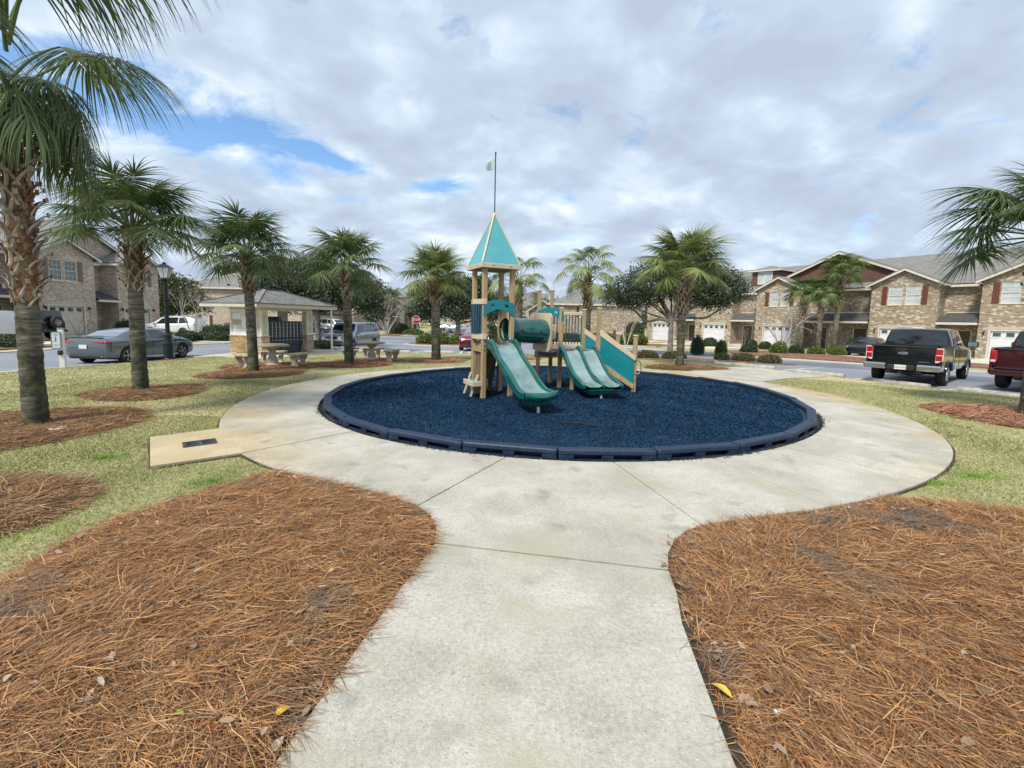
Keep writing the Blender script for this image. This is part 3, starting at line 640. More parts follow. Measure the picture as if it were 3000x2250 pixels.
# arch panels with hand holes
def arch_panel(p, q, zt, rise, th, mt_, dep=.026, holes=True):
    p = Vector(p); q = Vector(q); d = q-p; ln = d.length; x = d.normalized(); y = Vector((0,0,1)).cross(x)
    M = Matrix((x, y, Vector((0,0,1)))).transposed().to_4x4(); M.translation = (p+q)/2
    n = 24; holes_u = [(-.62, -.36), (.36, .62)] if holes else []
    m = MB()
    def zz(u): return zt+rise*(1-u*u)
    def col(u0, u1, a0, a1):        # a: fraction of thickness
        V = []
        for u in (u0, u1):
            for a in (a0, a1):
                for yy in (-dep/2, dep/2): V.append((u*ln/2, yy, zz(u)-th*(1+.25*abs(u))*a))
        m.add(V, [(0,4,5,1),(2,3,7,6),(0,2,6,4),(1,5,7,3),(0,1,3,2),(4,6,7,5)], M)
    for i in range(n):
        u0, u1 = -1+2*i/n, -1+2*(i+1)/n; um = (u0+u1)/2
        if any(a < um < b for a, b in holes_u): col(u0, u1, 0, .36); col(u0, u1, .62, 1)
        else: col(u0, u1, 0, 1)
    return m.build('arch_panel', mt_, pl)
off = .062
arch_panel(TP(-.04, -off, 0), TP(TW+.04, -off, 0), 2.05, .10, .20, MT['teal'])
arch_panel(TP(-.04, TD+off, 0), TP(TW+.04, TD+off, 0), 2.02, .10, .20, MT['teal'])
# ribbed barrel panel on the A-B side
for z in (1.36, 2.10):
    pp = [TP(-.02, -.08, z), TP(-.05, -.08, z), TP(-.09, .1, z), TP(-.15, TD/2, z), TP(-.09, TD-.1, z), TP(-.05, TD+.08, z), TP(-.02, TD+.08, z)]
    poly = [(p_[0], p_[1]) for p_ in pp] + [TP(.03, TD+.08, z)[:2], TP(.03, -.08, z)[:2]]
    MB().prism(poly, z-.055, z+.055).build('panel_cap', MT['tanp'], pl)
rp = thing('ribbed_panel', None, None); rp.parent = pl
for k in range(9):
    t = (k+.5)/9; bulge = -.03-.10*math.sin(math.pi*t)
    x, y, _ = TP(bulge, -.0+t*TD, 0)
    MB().lathe([(.028,1.41),(.028,2.05)], 8, Matrix.Translation((x, y, 0))).build('rib', MT['slate'], rp, smooth=60)
# tunnel: entry panels and crawl tube
def ring_panel(c, ux_, wd, z0, z1, r, name='tunnel_panel', rz_=None):
    c = Vector(c); x = Vector(ux_).normalized(); y = Vector((0,0,1)).cross(x); M = Matrix((x, y, Vector((0,0,1)))).transposed().to_4x4(); M.translation = (c.x, c.y, 0)
    n = 32; zc_ = rz_ if rz_ else (z0+z1)/2; m = MB(); dp = .03; O = []; I = []
    for i in range(n):
        t = 2*math.pi*i/n; ct, st = math.cos(t), math.sin(t)
        # rounded rectangle by superellipse
        hx = wd/2; hz1 = z1-zc_ if st >= 0 else zc_-z0; e_ = .28
        O.append((hx*math.copysign(abs(ct)**e_, ct), zc_+hz1*math.copysign(abs(st)**e_, st))); I.append((r*ct, zc_+r*st))
    V = [(p[0], yy, p[1]) for yy in (-dp, dp) for p in O]+[(p[0], yy, p[1]) for yy in (-dp, dp) for p in I]
    F = []
    for i in range(n):
        j = (i+1) % n
        F += [(i, j, 2*n+j, 2*n+i), (n+i, 3*n+i, 3*n+j, n+j), (i, n+i, n+j, j), (2*n+i, 2*n+j, 3*n+j, 3*n+i)]
    ob = m.add(V, F, M).build(name, MT['tanp'], pl, smooth=40)
    MB().add([((r+.045)*math.cos(2*math.pi*i/n)*(1 if k else .8), -dp-.012*k, zc_+(r+.045)*math.sin(2*math.pi*i/n)*(1 if k else .8)) for k in (0, 1) for i in range(n)]
             + [((r+.02)*math.cos(2*math.pi*i/n), -dp-.012, zc_+(r+.02)*math.sin(2*math.pi*i/n)) for i in range(n)],
             [(n+i, n+(i+1) % n, 2*n+(i+1) % n, 2*n+i) for i in range(n)], M).build('ring', MT['tanp'], ob)
    return ob
t1c = Vector(TP(TW+.02, TD*.5, 0)); t2c = Vector((.70, 10.66, 0)); zt = 1.50
ring_panel(t1c, tv, .56, 1.14, 1.97, .27, rz_=zt)
ring_panel(t2c, (.64, -.77, 0), .62, .99, 1.91, .25, rz_=1.46)
tube_ = MB(); ptsT = [t1c+Vector((0,0,zt)), t2c+Vector((0,0,1.46))]; dT = (ptsT[1]-ptsT[0])
tb = MB()
n = 28; segs = 8
def ringpts(c, r, dirv):
    x = Vector((0,0,1)).cross(dirv).normalized(); z_ = dirv.cross(x).normalized() if True else None
    return [c + x*(r*math.cos(2*math.pi*k/n)) + Vector((0,0,1))*(r*math.sin(2*math.pi*k/n)) for k in range(n)]
d0 = dT.normalized(); V = []; ring_r = [.285,.285,.29,.285,.285,.29,.292,.298,.30]; ring_t = [0,.12,.13,.14,.80,.81,.86,.93,1.0]
for t_, r_ in zip(ring_t, ring_r): V += ringpts(ptsT[0]+dT*t_, r_, d0)
for t_, r_ in zip(ring_t[::-1], ring_r[::-1]): V += ringpts(ptsT[0]+dT*t_, r_-.02, d0)
m_ = len(ring_t)*2
tb.add(V, [(i*n+k, i*n+(k+1) % n, ((i+1) % m_)*n+(k+1) % n, ((i+1) % m_)*n+k) for i in range(m_) for k in range(n)])
tun = tb.build('crawl_tube', MT['green'], pl, smooth=50)
sd_ = Vector((0,0,1)).cross(d0).normalized()
if sd_.y > 0: sd_ = -sd_
for t_ in (.22, .72):
    c = ptsT[0]+dT*t_+sd_*.287; q = sd_.to_track_quat('Z', 'Y').to_matrix().to_4x4(); q.translation = c
    MB().lathe([(.034,-.004),(.034,.008),(.022,.010),(.020,-.002)], 14, q).build('port_ring', MT['green'], tun, smooth=30)
    MB().lathe([(.020,0),(.001,.0015)], 12, q).build('port', MT['dark'], tun)

# second module
P2 = Vector((1.03,12.0,0)); P3 = Vector((1.19,11.08,0)); P5 = Vector((2.14,11.08,0)); P4 = Vector((1.92,12.08,0)); P1 = Vector((.67,11.72,0))
post(P1.x, P1.y, GP, 2.50, ang=.1); post(P2.x, P2.y, GP-.03, 2.53, ang=.1)
post(P3.x, P3.y, GP-.03, 2.03, ang=.1); post(P5.x, P5.y, GP-.03, 2.05, ang=.1); post(P4.x, P4.y, GP-.03, 2.03, ang=.1)
post(1.47, 10.75, GP-.03, .70, .085, .1, cap=False, name='support_post')
dz = .95
MB().prism([(P3.x+.05,P3.y+.0),(P5.x-.05,P5.y+.0),(P4.x-.04,P4.y),(P2.x+.06,P2.y)], dz-.03, dz+.02).build('deck', MT['slate'], pl)
MB().prism([(P1.x+.05,P1.y),(P2.x-.05,P2.y-.02),(P3.x-.06,P3.y+.02),(t2c.x+.24,t2c.y-.16),(t2c.x-.12,t2c.y+.26)], dz-.031, dz+.019).build('deck', MT['slate'], pl)
def rail(p, q, z0, z1, mt_='tan', th=.035, name='deck_rail', bev=.006):
    p = Vector((p[0], p[1], (z0+z1)/2)); q = Vector((q[0], q[1], (z0+z1)/2)); return MB().beam(p, q, th, z1-z0, bev=bev).build(name, MT[mt_], pl)
fo = Vector((0,-.065,0)); 
rail(P3+fo, P5+fo, dz-.13, dz+.03); rail(P2+Vector((.05,.06,0)), P4+Vector((0,.06,0)), dz-.13, dz+.03)
rail(t2c+Vector((-.16,.18,0)), P3+Vector((-.03,-.06,0)), dz-.13, dz+.028)
rail(P5+Vector((.062,0,0)), P4+Vector((.062,0,0)), dz-.13, dz+.03)
# baluster panel P2-P4
for z in (dz+.10, 1.93): rail(P2+Vector((.04,.0,0)), P4-Vector((.04,.0,0)), z-.045, z+.045, 'tanp', .05, 'panel_rail', .01)
for k in range(10):
    t = .08+.84*k/9; c = P2.lerp(P4, t)
    MB().lathe([(.014, dz+.14),(.014, 1.89)], 8, Matrix.Translation((c.x, c.y, 0))).build('baluster', MT['slate'], pl, smooth=60)
for t in (.30, .93):
    c = P2.lerp(P4, t); MB().cbox((c.x, c.y, (dz+.14+1.89)/2), (.035,.03,1.89-dz-.14), None, .004).build('panel_stile', MT['teal'], pl)
arch_panel(P1+Vector((-.03,-.06,0)), P3+Vector((.03,-.06,0)), 1.97, .10, .19, MT['teal'])
# plaque on P2 post with lines of raised text
pq = thing('plaque', None, None); pq.parent = pl
MB().cbox((P2.x+.02, P2.y-.075, 1.42), (.20,.025,.39), None, .01).build('board', MT['tanp'], pq)
MT['ptxt'] = mat('plaque_print', (.22,.16,.09), rough=.7)
for k in range(11):
    wln = (.15,.13,.15,.10,.15,.15,.12,.15,.14,.08,.13)[k]
    MB().cbox((P2.x+.02-(.15-wln)/2, P2.y-.089, 1.58-.032*k), (wln,.003,.012)).build('text_line', MT['ptxt'], pq)
# ramp/steps with sloped teal guards
E1 = Vector((2.95,10.62,0)); E2 = Vector((2.80,11.80,0))
post(E1.x, E1.y, GP-.03, 1.40, .09, .1); post(E2.x, E2.y, GP-.03, 1.40, .09, .1)
def guard(p, q, zt0, zt1, zb0, zb1):
    p = Vector(p); q = Vector(q); d = (q-p); x = d.normalized(); y = Vector((0,0,1)).cross(x); ln = d.length
    M = Matrix((x, y, Vector((0,0,1)))).transposed().to_4x4(); M.translation = p
    MB().prism([(0,zb0),(ln,zb1),(ln,zt1),(0,zt0)], -.012, .012, 'XZ', M).build('guard_panel', MT['teal'], pl)
    MB().prism([(-.03,zt0-.02),(ln+.03,zt1-.025),(ln+.03,zt1+.075),(-.03,zt0+.13)], -.028, .028, 'XZ', M).build('hand_rail', MT['tanp'], pl)
    MB().prism([(0,zb0-.15),(ln+.01,zb1-.11),(ln+.01,zb1+.0),(0,zb0+.01)], -.03, .03, 'XZ', M).build('stringer', MT['tan'], pl)
guard(P5+Vector((.05,-.03,0)), E1+Vector((-.02,-.06,0)), 1.42, .84, .76, .24)
guard(P4+Vector((.05,-.03,0)), E2+Vector((-.02,-.06,0)), 1.42, .84, .76, .24)
for k in range(4):
    t = (k+.5)/4.2; a_ = P5.lerp(E1, t); b_ = P4.lerp(E2, t); z_ = dz-.16*(k+1)
    MB().beam(Vector((a_.x, a_.y+.03, z_)), Vector((b_.x, b_.y-.1, z_)), .24, .035, bev=.006).build('step', MT['slate'], pl)
hp = []
for k in range(9):
    t = k/8*math.pi; hp.append((E1.x+.06+.09*math.sin(t), E1.y-.05, .66+.17*math.cos(t)+.0))
MB().tube([(E1.x, E1.y-.05, hp[0][2])]+hp+[(E1.x, E1.y-.05, hp[-1][2])], .014, 8).build('grab_handle', MT['gray_metal'], pl, smooth=60)
# climbing wall and ladder under the tower, step
cw0, cw1 = TP(.06, TD+.02, 0), TP(TW-.02, TD+.02, 0)
bx, by = tv.x, tv.y
V = [(cw0[0], cw0[1], 1.08), (cw1[0], cw1[1], 1.08), (cw1[0]-.12+bx*.12, cw1[1]+by*.12, GP), (cw0[0]+.10+bx*.12, cw0[1]+by*.12, GP)]
V2 = [(x+bx*.05, y+by*.05, z) for x, y, z in V]
MB().add(V+V2, [(0,1,2,3),(7,6,5,4),(0,4,5,1),(1,5,6,2),(2,6,7,3),(3,7,4,0)]).build('climbing_panel', MT['tan_dark'], pl)
V = [TP(.055, .06, 1.08), TP(.055, TD-.06, 1.08), TP(.055, TD-.06, GP+.03), TP(.055, .06, GP+.03)]
V2 = [(x-tu.x*.03, y-tu.y*.03, z) for x, y, z in V]
MB().add(V+V2, [(0,1,2,3),(7,6,5,4),(0,4,5,1),(1,5,6,2),(2,6,7,3),(3,7,4,0)]).build('side_panel', MT['tan_dark'], pl)
for b_ in (.12, TD-.05):
    MB().beam(Vector(TP(-.06, b_+.05, .52)), Vector(TP(-.20, b_+.12, GP-.02)), .05, .05, up=(0,1,0), bev=.006).build('ladder_leg', MT['tanp'], pl)
sa = Vector(TP(-.09, -.02, 0)); 
Ms = Matrix.Translation(Vector(TP(-.03, TD*.42, 0))) @ Matrix.Rotation(ta, 4, 'Z')
MB().cbox((-.10, 0, .375), (.19, TD*.80, .03), Ms, .008).build('step', MT['teal_roof'], pl)
MB().cbox((-.215, 0, .345), (.035, TD*.92, .11), Ms, .008).build('step_frame', MT['tanp'], pl)
MB().cbox((-.08, -TD*.44, .345), (.26, .035, .11), Ms, .008).build('step_frame', MT['tanp'], pl)
MB().cbox((.16, -.12, .33), (.05, .07, .20), Ms, .015).build('climb_grip', MT['tanp'], pl)
# ---- bolts and scuffed clamps on the posts
bl = MB()
for q_, zs_ in ((A,(1.08,1.16,1.36,2.02,2.10)),(C_,(1.08,1.16,2.02,2.08)),(B,(1.10,1.36,2.10)),(P3,(.90,1.00,1.90)),(P5,(.90,1.0,1.42)),(P2,(.90,1.9)),(E1,(.80,.34))):
    for z_ in zs_:
        for dxy in ((0,-1),(-1,0)):
            v = tu*dxy[0]+tv*dxy[1]; c_ = Vector((q_.x, q_.y, z_))+Vector((v.x, v.y, 0))*.052; M = v.to_track_quat('Z', 'Y').to_matrix().to_4x4(); M.translation = c_; bl.lathe([(.013,-.004),(.013,.004),(.008,.009),(.001,.010)], 8, M)
bl.build('bolt', MT['black_metal'], pl)['kind'] = 'stuff'
# ---- slides
def slide(cx0, cy0, cx1, cy1, prof, wd, lanes, name, mname='slide'):
    """prof: (t along, bed z, rail height, extra width); lanes = number of chutes"""
    d = Vector((cx1-cx0, cy1-cy0, 0)); x = d.normalized(); y = Vector((0,0,1)).cross(x); ln = d.length
    M = Matrix((x, y, Vector((0,0,1)))).transposed().to_4x4(); M.translation = (cx0, cy0, 0)
    ts = np.array([p[0] for p in prof]); NN = 46; tt = np.linspace(ts[0], ts[-1], NN)
    def cr_(col):
        ys = np.array([p[col] for p in prof]); out = []
        for t in tt:
            i = min(max(np.searchsorted(ts, t)-1, 0), len(ts)-2); u = (t-ts[i])/(ts[i+1]-ts[i]); p1, p2 = ys[i], ys[i+1]; p0 = ys[max(i-1, 0)]; p3 = ys[min(i+2, len(ts)-1)]
            out.append(.5*((2*p1)+(-p0+p2)*u+(2*p0-5*p1+4*p2-p3)*u*u+(-p0+3*p1-3*p2+p3)*u**3))
        return np.array(out)
    zb = cr_(1); rh = cr_(2); ew = cr_(3); sl = thing(name, None, None); sl.parent = pl
    # cross-section of all lanes: list of (y, zkind) ; bed strips and rails separate parts
    W = wd; rw = .075; lane_w = (W-rw*(lanes+1))/lanes
    bed = MB(); 
    for l in range(lanes):
        y0 = -W/2+rw+l*(lane_w+rw); V = []
        nb_ = 7
        for i, t in enumerate(tt):
            for k in range(nb_):
                u = k/(nb_-1); yy = (y0-.01+u*(lane_w+.02)); yy = yy*(1+ew[i]); q = abs(2*u-1)
                V.append((t*ln, yy, zb[i]+.045*q**4))
        bed.add(V, [(i*nb_+k, i*nb_+k+1, (i+1)*nb_+k+1, (i+1)*nb_+k) for i in range(NN-1) for k in range(nb_-1)], M)
    bed.build('bed', MT['slide_bed'], sl, smooth=180)
    for r_ in range(lanes+1):
        yc = -W/2+rw/2+r_*(lane_w+rw); V = []; hw_ = rw/2
        sec = [(-hw_*1.0, -.10), (-hw_*1.15, .3), (-hw_*.9, .8), (-hw_*.45, 1.0), (hw_*.45, 1.0), (hw_*.9, .8), (hw_*1.15, .3), (hw_*1.0, -.10)]
        if r_ == 0: sec = [(-hw_*1.3, -.5), (-hw_*1.3, .55), (-hw_*1.5, .60), (-hw_*1.5, .72), (-hw_*1.1, .85), (-hw_*.5, 1.0), (hw_*.5, .96), (hw_*.9, .7), (hw_*.9, .3), (hw_, .0)]
        if r_ == lanes: sec = [(-a_, b_) for a_, b_ in [(-hw_*1.3, -.5), (-hw_*1.3, .55), (-hw_*1.5, .60), (-hw_*1.5, .72), (-hw_*1.1, .85), (-hw_*.5, 1.0), (hw_*.5, .96), (hw_*.9, .7), (hw_*.9, .3), (hw_, .0)]][::-1]
        ns = len(sec)
        for i, t in enumerate(tt):
            for a_, b_ in sec: V.append((t*ln, yc*(1+ew[i])+a_, zb[i]+b_*rh[i]))
        F = [(i*ns+k, i*ns+k+1, (i+1)*ns+k+1, (i+1)*ns+k) for i in range(NN-1) for k in range(ns-1)]
        F += [tuple(range(ns)), tuple(reversed(range((NN-1)*ns, NN*ns)))]
        MB().add(V, F, M).build('side_rail', MT['green'], sl, smooth=50)
    # underside
    V = []
    for i, t in enumerate(tt):
        for yy, zz_ in ((-W/2*(1+ew[i]), -.03), (-W/2*.8, -.07), (W/2*.8, -.07), (W/2*(1+ew[i]), -.03)): V.append((t*ln, yy, zb[i]+zz_))
    MB().add(V, [(i*4+k, i*4+k+1, (i+1)*4+k+1, (i+1)*4+k) for i in range(NN-1) for k in range(3)], M).build('underside', MT['green'], sl, smooth=180)
    return sl, M, ln
s1c = Vector(TP(TW/2, -.07, 0))
sl1, M1, l1 = slide(s1c.x, s1c.y, .52, 7.86, [(0,1.19,.10,0),(.06,1.19,.13,0),(.16,1.14,.16,0),(.28,.99,.12,.0),(.38,.86,.10,.0),(.48,.75,.12,.0),(.60,.60,.15,0),(.72,.46,.14,0),(.84,.38,.10,.03),(.94,.36,.09,.12),(1.0,.37,.07,.16)], .60, 1, 'wave_slide')
# rounded lip at the exit
lipV = []; nl = 14
for k in range(nl+1):
    u = -1+2*k/nl; 
    for a_, b_ in ((0, .0), (.03, .05), (.07, .04), (.09, -.02), (.06, -.09), (-.02, -.12)):
        lipV.append((l1*1.0-.01+a_*(1.6-.9*u*u)-.0, u*.345, .375+b_+.035*u*u))
ns = 6
MB().add(lipV, [(i*ns+k, i*ns+k+1, (i+1)*ns+k+1, (i+1)*ns+k) for i in range(nl) for k in range(ns-1)], M1).build('exit_lip', MT['green'], sl1, smooth=60)
MB().cbox((l1*.90, 0, .255), (.34, .44, .19), M1, .04).build('support_box', MT['green'], sl1, smooth=40)
MB().cbox((l1*.96, 0, .08), (.02, .055, .20), M1, .004).build('foot', MT['white_metal'], sl1)
for s_ in (-1, 1):     # hood ends at the top
    MB().cbox((.0, s_*.26, 1.24), (.10,.05,.22), M1, .02).build('hood_side', MT['green'], sl1, smooth=40)
sl2, M2_, l2 = slide(1.60, 10.98, 1.98, 9.42, [(0,.99,.12,0),(.05,.99,.14,0),(.14,.94,.13,0),(.30,.76,.115,0),(.48,.55,.115,0),(.64,.42,.12,0),(.76,.36,.13,0),(.88,.335,.10,0),(.97,.325,.07,0),(1,.32,.05,0)], .92, 2, 'double_slide')
MB().cbox((l2*.86, 0, .22), (.36, .62, .17), M2_, .04).build('support_box', MT['green'], sl2, smooth=40)
MB().tube([M2_ @ Vector((l2*.93, .0, .0)), M2_ @ Vector((l2*.93, 0, .18))], .028, 8).build('foot', MT['white_metal'], sl2, smooth=60)
# loose hose/root lying on the mulch
hp = smooth_line([(.55,7.2),(.9,7.12),(1.3,6.95),(1.75,6.85),(2.1,6.62)], 5)
MT['strap'] = mat('strap', (.006,.006,.008), (.014,.012,.014), 20, .8)
tag(MB().tube([(x, y, gz(x, y)+.075+.01*math.sin(i)) for i, (x, y) in enumerate(hp)], [.003+.009*math.sin(math.pi*i/(len(hp)-1)) for i in range(len(hp))], 6).build('weed_fabric_strip', MT['strap'], smooth=60), 'dark strip of torn liner lying on the blue rubber mulch before the slides', 'liner strip')
cp = smooth_line([(.42,10.95,0),(.75,10.95,0),(.95,10.9,0)], 4)
MT['tyre'] = mat('tyre_rubber', (.012,.012,.013), (.02,.02,.02), 30, .75)

# ================================================================== SCATTERED STUFF
def needles(polys, dens, zoff, hmound, name, label, cols, lmin=.08, lmax=.21, wd=.00145, lift=.055, near=(0,0), big=None, seed=5):
    q = np.random.RandomState(seed); VV = []; 
    for poly, dn in zip(polys, dens):
        Pa = np.array(poly); a0, a1 = Pa.min(0), Pa.max(0); n = int((a1-a0).prod()*dn)
        P_ = a0+q.rand(n, 2)*(a1-a0); P_ = P_[inside(poly, P_) & (P_[:, 1] > .35) & (np.abs(P_[:, 0]) < 2.3+P_[:, 1]*1.5)]
        b = np.array(densify(poly, .25)); dm = np.full(len(P_), 9.)
        for t in b: dm = np.minimum(dm, np.hypot(P_[:, 0]-t[0], P_[:, 1]-t[1]))
        VV.append(np.c_[P_, np.clip(dm/.35, 0, 1)][(dm > .075) | (q.rand(len(P_)) < .25)])
    P_ = np.concatenate(VV); n = len(P_)
    x, y = P_[:, 0], P_[:, 1]
    # swirling preferred direction plus scatter
    th = .8*np.sin(x*1.9+1.3*np.sin(y*1.1))+.8*np.cos(y*2.3-x*.7)+q.randn(n)*.75+(q.rand(n) < .25)*q.rand(n)*6.28+.25
    ln = q.uniform(lmin, lmax, n); bend = q.randn(n)*.30; tilt = q.uniform(-.12, .16, n)+(q.rand(n) < .08)*q.uniform(0, .6, n)
    clump = .5+.5*np.sin(x*7+3*np.sin(y*5))*np.cos(y*8+2*np.sin(x*6))
    z0 = gz(x, y)+zoff+P_[:, 2]*hmound+q.rand(n)*lift*(.35+.9*clump)*np.clip(P_[:, 2]*2, .35, 1)
    K = 2; V = np.empty((n, (K+1)*2, 3), np.float32); w_ = wd*q.uniform(.7, 1.35, n)
    cx_, cy_, cz_ = x.copy(), y.copy(), z0.copy(); roll = q.rand(n)*1.2-.6
    for k in range(K+1):
        a = th+bend*(k/K-.5)*2; dx_, dy_ = np.cos(a), np.sin(a)
        tp = w_*(1 if k < K else .35)
        px, py, pz = -dy_*np.cos(roll)*tp, dx_*np.cos(roll)*tp, np.sin(roll)*tp
        V[:, 2*k, 0] = cx_+px; V[:, 2*k, 1] = cy_+py; V[:, 2*k, 2] = cz_+pz
        V[:, 2*k+1, 0] = cx_-px; V[:, 2*k+1, 1] = cy_-py; V[:, 2*k+1, 2] = cz_-pz
        st = ln/K; tz = np.sin(tilt*(1-1.3*k/K))
        cx_ = cx_+dx_*st; cy_ = cy_+dy_*st; cz_ = np.maximum(cz_+tz*st, gz0_floor(x, y, zoff))
    base = np.arange(n)[:, None]*((K+1)*2)
    F = np.concatenate([base+np.array([2*k, 2*k+1, 2*k+3, 2*k+2]) for k in range(K)], axis=1).reshape(-1, 4)
    ob = link(name, fast_mesh(name, V.reshape(-1, 3), F, island_mat(name, cols, .7, big=big)))
    return tag(ob, label, None, None, 'stuff')
def gz0_floor(x, y, zoff): return gz(x, y)+zoff-.004
straw_cols = [(.03,.013,.007),(.20,.080,.026),(.37,.160,.050),(.56,.28,.10),(.08,.032,.014),(.28,.115,.036),(.68,.42,.19),(.11,.045,.022),(.42,.185,.062),(.15,.075,.04),(.52,.34,.18),(.04,.018,.011),(.58,.29,.105),(.23,.095,.034)]
needles([bed_left, bed_right], [11200, 10400], .010, .03, 'pine_straw', 'loose pine needles covering the two large beds beside the entry walk', straw_cols, seed=5, big=(1.5,(.19,.135,.09),.57,.70))
needles([BEDS[2], BEDS[3], BEDS[4], BEDS[5]], [3600, 5200, 2200, 1300], .01, .03, 'pine_straw', 'reddish pine needles on the beds round the palm trunks', [(k[0]*.8,k[1]*.88,k[2]*.95) for k in straw_cols], .12, .26, .0024, .03, seed=6)
needles(BEDS[6:10]+BEDS[11:13], [900]*6, .01, .03, 'pine_straw', 'pine needles on the small far beds under palms and tables', [(.19,.08,.04),(.36,.17,.09),(.45,.24,.14)], .14, .3, .006, .03, seed=7)
needles([BEDS[10]], [4200], .01, .03, 'pine_straw', 'pine needles in the bed under the palm by the dark red pickup', [(k[0]*.8,k[1]*.88,k[2]*.95) for k in straw_cols], .12, .24, .0022, .03, seed=8)

def chips(n, rmin, name, label, mat_, seed=3):
    q = np.random.RandomState(seed); a = q.rand(n*3)*6.283; r = np.sqrt(q.rand(n*3))*4.95
    x, y = CX+r*np.cos(a), CY+r*np.sin(a); d = np.hypot(x, y); keep = q.rand(n*3) < np.clip((7.0/d)**2.2, 0, 1); x, y = x[keep][:n], y[keep][:n]; n = len(x)
    s = q.uniform(.005, .0135, n)*np.clip(np.hypot(x, y)/7, .85, 1.7); th = q.rand(n)*6.28; ti = q.randn(n)*.5; z = gz(x, y)+.045+.02*np.sin(x*1.7)*np.cos(y*1.3)+.015*np.sin(x*4.1+y*3.3)+q.rand(n)*.022
    ax, ay = np.cos(th), np.sin(th); wv = s*q.uniform(.2, .45, n); ti2 = q.randn(n)*.5
    V = np.empty((n, 6, 3), np.float32)
    for j, (u, v, h) in enumerate(((-1,-1,0),(-1,1,0),(0,-1,.3),(0,1,.3),(1,-1,0),(1,1,0))):
        V[:, j, 0] = x+ax*u*s-ay*v*wv; V[:, j, 1] = y+ay*u*s+ax*v*wv; V[:, j, 2] = z+u*s*np.sin(ti)+v*wv*np.sin(ti2)+h*s*.8
    V = np.ascontiguousarray(V[:, [0,4,5,1]]); F = np.arange(n*4).reshape(-1, 4)
    return tag(link(name, fast_mesh(name, V.reshape(-1, 3), F, mat_)), label, None, None, 'stuff')
chips(215000, 0, 'rubber_mulch', 'shredded dark blue rubber mulch filling the playground ring', island_mat('rubber_chips', [(.001,.006,.017),(.002,.018,.050),(.003,.030,.076),(.0015,.014,.040),(.012,.065,.135),(.004,.026,.066),(.001,.008,.025)], .75, spec=.12))

def spill():
    q = np.random.RandomState(44); n = 9000; a = q.rand(n)*6.283; r = 5.19+np.abs(q.randn(n))*.026*(1+.6*np.sin(a*9)); x, y = CX+r*np.cos(a), CY+r*np.sin(a)
    s_ = q.uniform(.006, .018, n); th = q.rand(n)*6.28; z = gz(x, y)+.012+q.rand(n)*.035*np.clip(1-(r-5.18)/.12, 0, 1)+np.where(r > 5.23, .022, 0); V = np.empty((n, 4, 3), np.float32); wv = s_*.4
    for j, (u, v) in enumerate(((-1,-1),(-1,1),(1,1),(1,-1))): V[:, j] = np.c_[x+np.cos(th)*u*s_-np.sin(th)*v*wv, y+np.sin(th)*u*s_+np.cos(th)*v*wv, z+u*s_*q.randn(n)*.3]
    m = island_mat('spilled_chips', [(.003,.02,.045),(.006,.035,.08),(.02,.015,.01),(.008,.045,.095),(.12,.08,.05),(.004,.02,.05),(.03,.022,.015)], .8, spec=.2)
    tag(link('rubber_mulch', fast_mesh('spilled_mulch', V.reshape(-1, 3), np.arange(n*4).reshape(-1, 4), m)), 'spilled mulch and dirt along the foot of the border', None, None, 'stuff')
spill()

# grass blades on the near lawn
def grass(n, regions, excl, name, label, mat_, seed=9, h0=.010, h1=.03, wd=.0026):
    q = np.random.RandomState(seed); XY = []
    for (x0, x1, y0, y1, m_) in regions:
        P_ = np.c_[q.uniform(x0, x1, m_), q.uniform(y0, y1, m_)]; XY.append(P_)
    P_ = np.concatenate(XY); ok = inside(lawn_poly, P_)
    r = np.hypot(P_[:, 0]-CX, P_[:, 1]-CY); ok &= (r > RO+.01)
    for e_ in excl: ok &= ~inside(e_, P_)
    P_ = P_[ok]; n = len(P_); x, y = P_[:, 0], P_[:, 1]; d = np.hypot(x, y)
    h = q.uniform(h0, h1, n)*(.7+.6*np.sin(x*2.1+np.sin(y*1.7))**2); w_ = wd*np.clip(d/4, .8, 3.0); th = q.rand(n)*6.28; le = q.randn(n, 2)*.9
    z = gz(x, y)
    V = np.empty((n, 3, 3), np.float32)
    V[:, 0] = np.c_[x-np.cos(th)*w_, y-np.sin(th)*w_, z]; V[:, 1] = np.c_[x+np.cos(th)*w_, y+np.sin(th)*w_, z]; V[:, 2] = np.c_[x+le[:, 0]*h, y+le[:, 1]*h, z+h]
    return tag(link(name, fast_mesh(name, V.reshape(-1, 3), np.arange(n*3).reshape(-1, 3), mat_)), label, None, None, 'stuff')
g_ex = [bed_left, bed_right, mid, [(-4.09,4.85),(-3.35,5.4),(-4.40,6.66),(-5.07,6.04)], br_poly, [(-14.2,19.5),(-10.4,18.6),(-8.6,23.2),(-9.6,25.2),(-11.8,25.4),(-13.4,22)]]+[[(p[0]*.97+b[0][0]*.0+(sum(v[0] for v in b)/len(b))*.03, p[1]*.97+(sum(v[1] for v in b)/len(b))*.03) for p in b] for b in BEDS[2:]]
grass(0, [(-6.5,-2,2.2,7.5,85000),(-11,-3,4,12,80000),(-15,-2,9,20,70000),(2.6,8,3.3,8,60000),(5,14,4,15,75000),(-14,8,16,25,30000)], g_ex, 'grass', 'short dry olive and straw coloured lawn grass',
      island_mat('grass_blade', [(.13,.165,.04),(.26,.265,.095),(.40,.365,.175),(.21,.24,.07),(.49,.44,.24),(.32,.30,.12)], .85, big=(.9,(.19,.25,.05),.62,.74)))
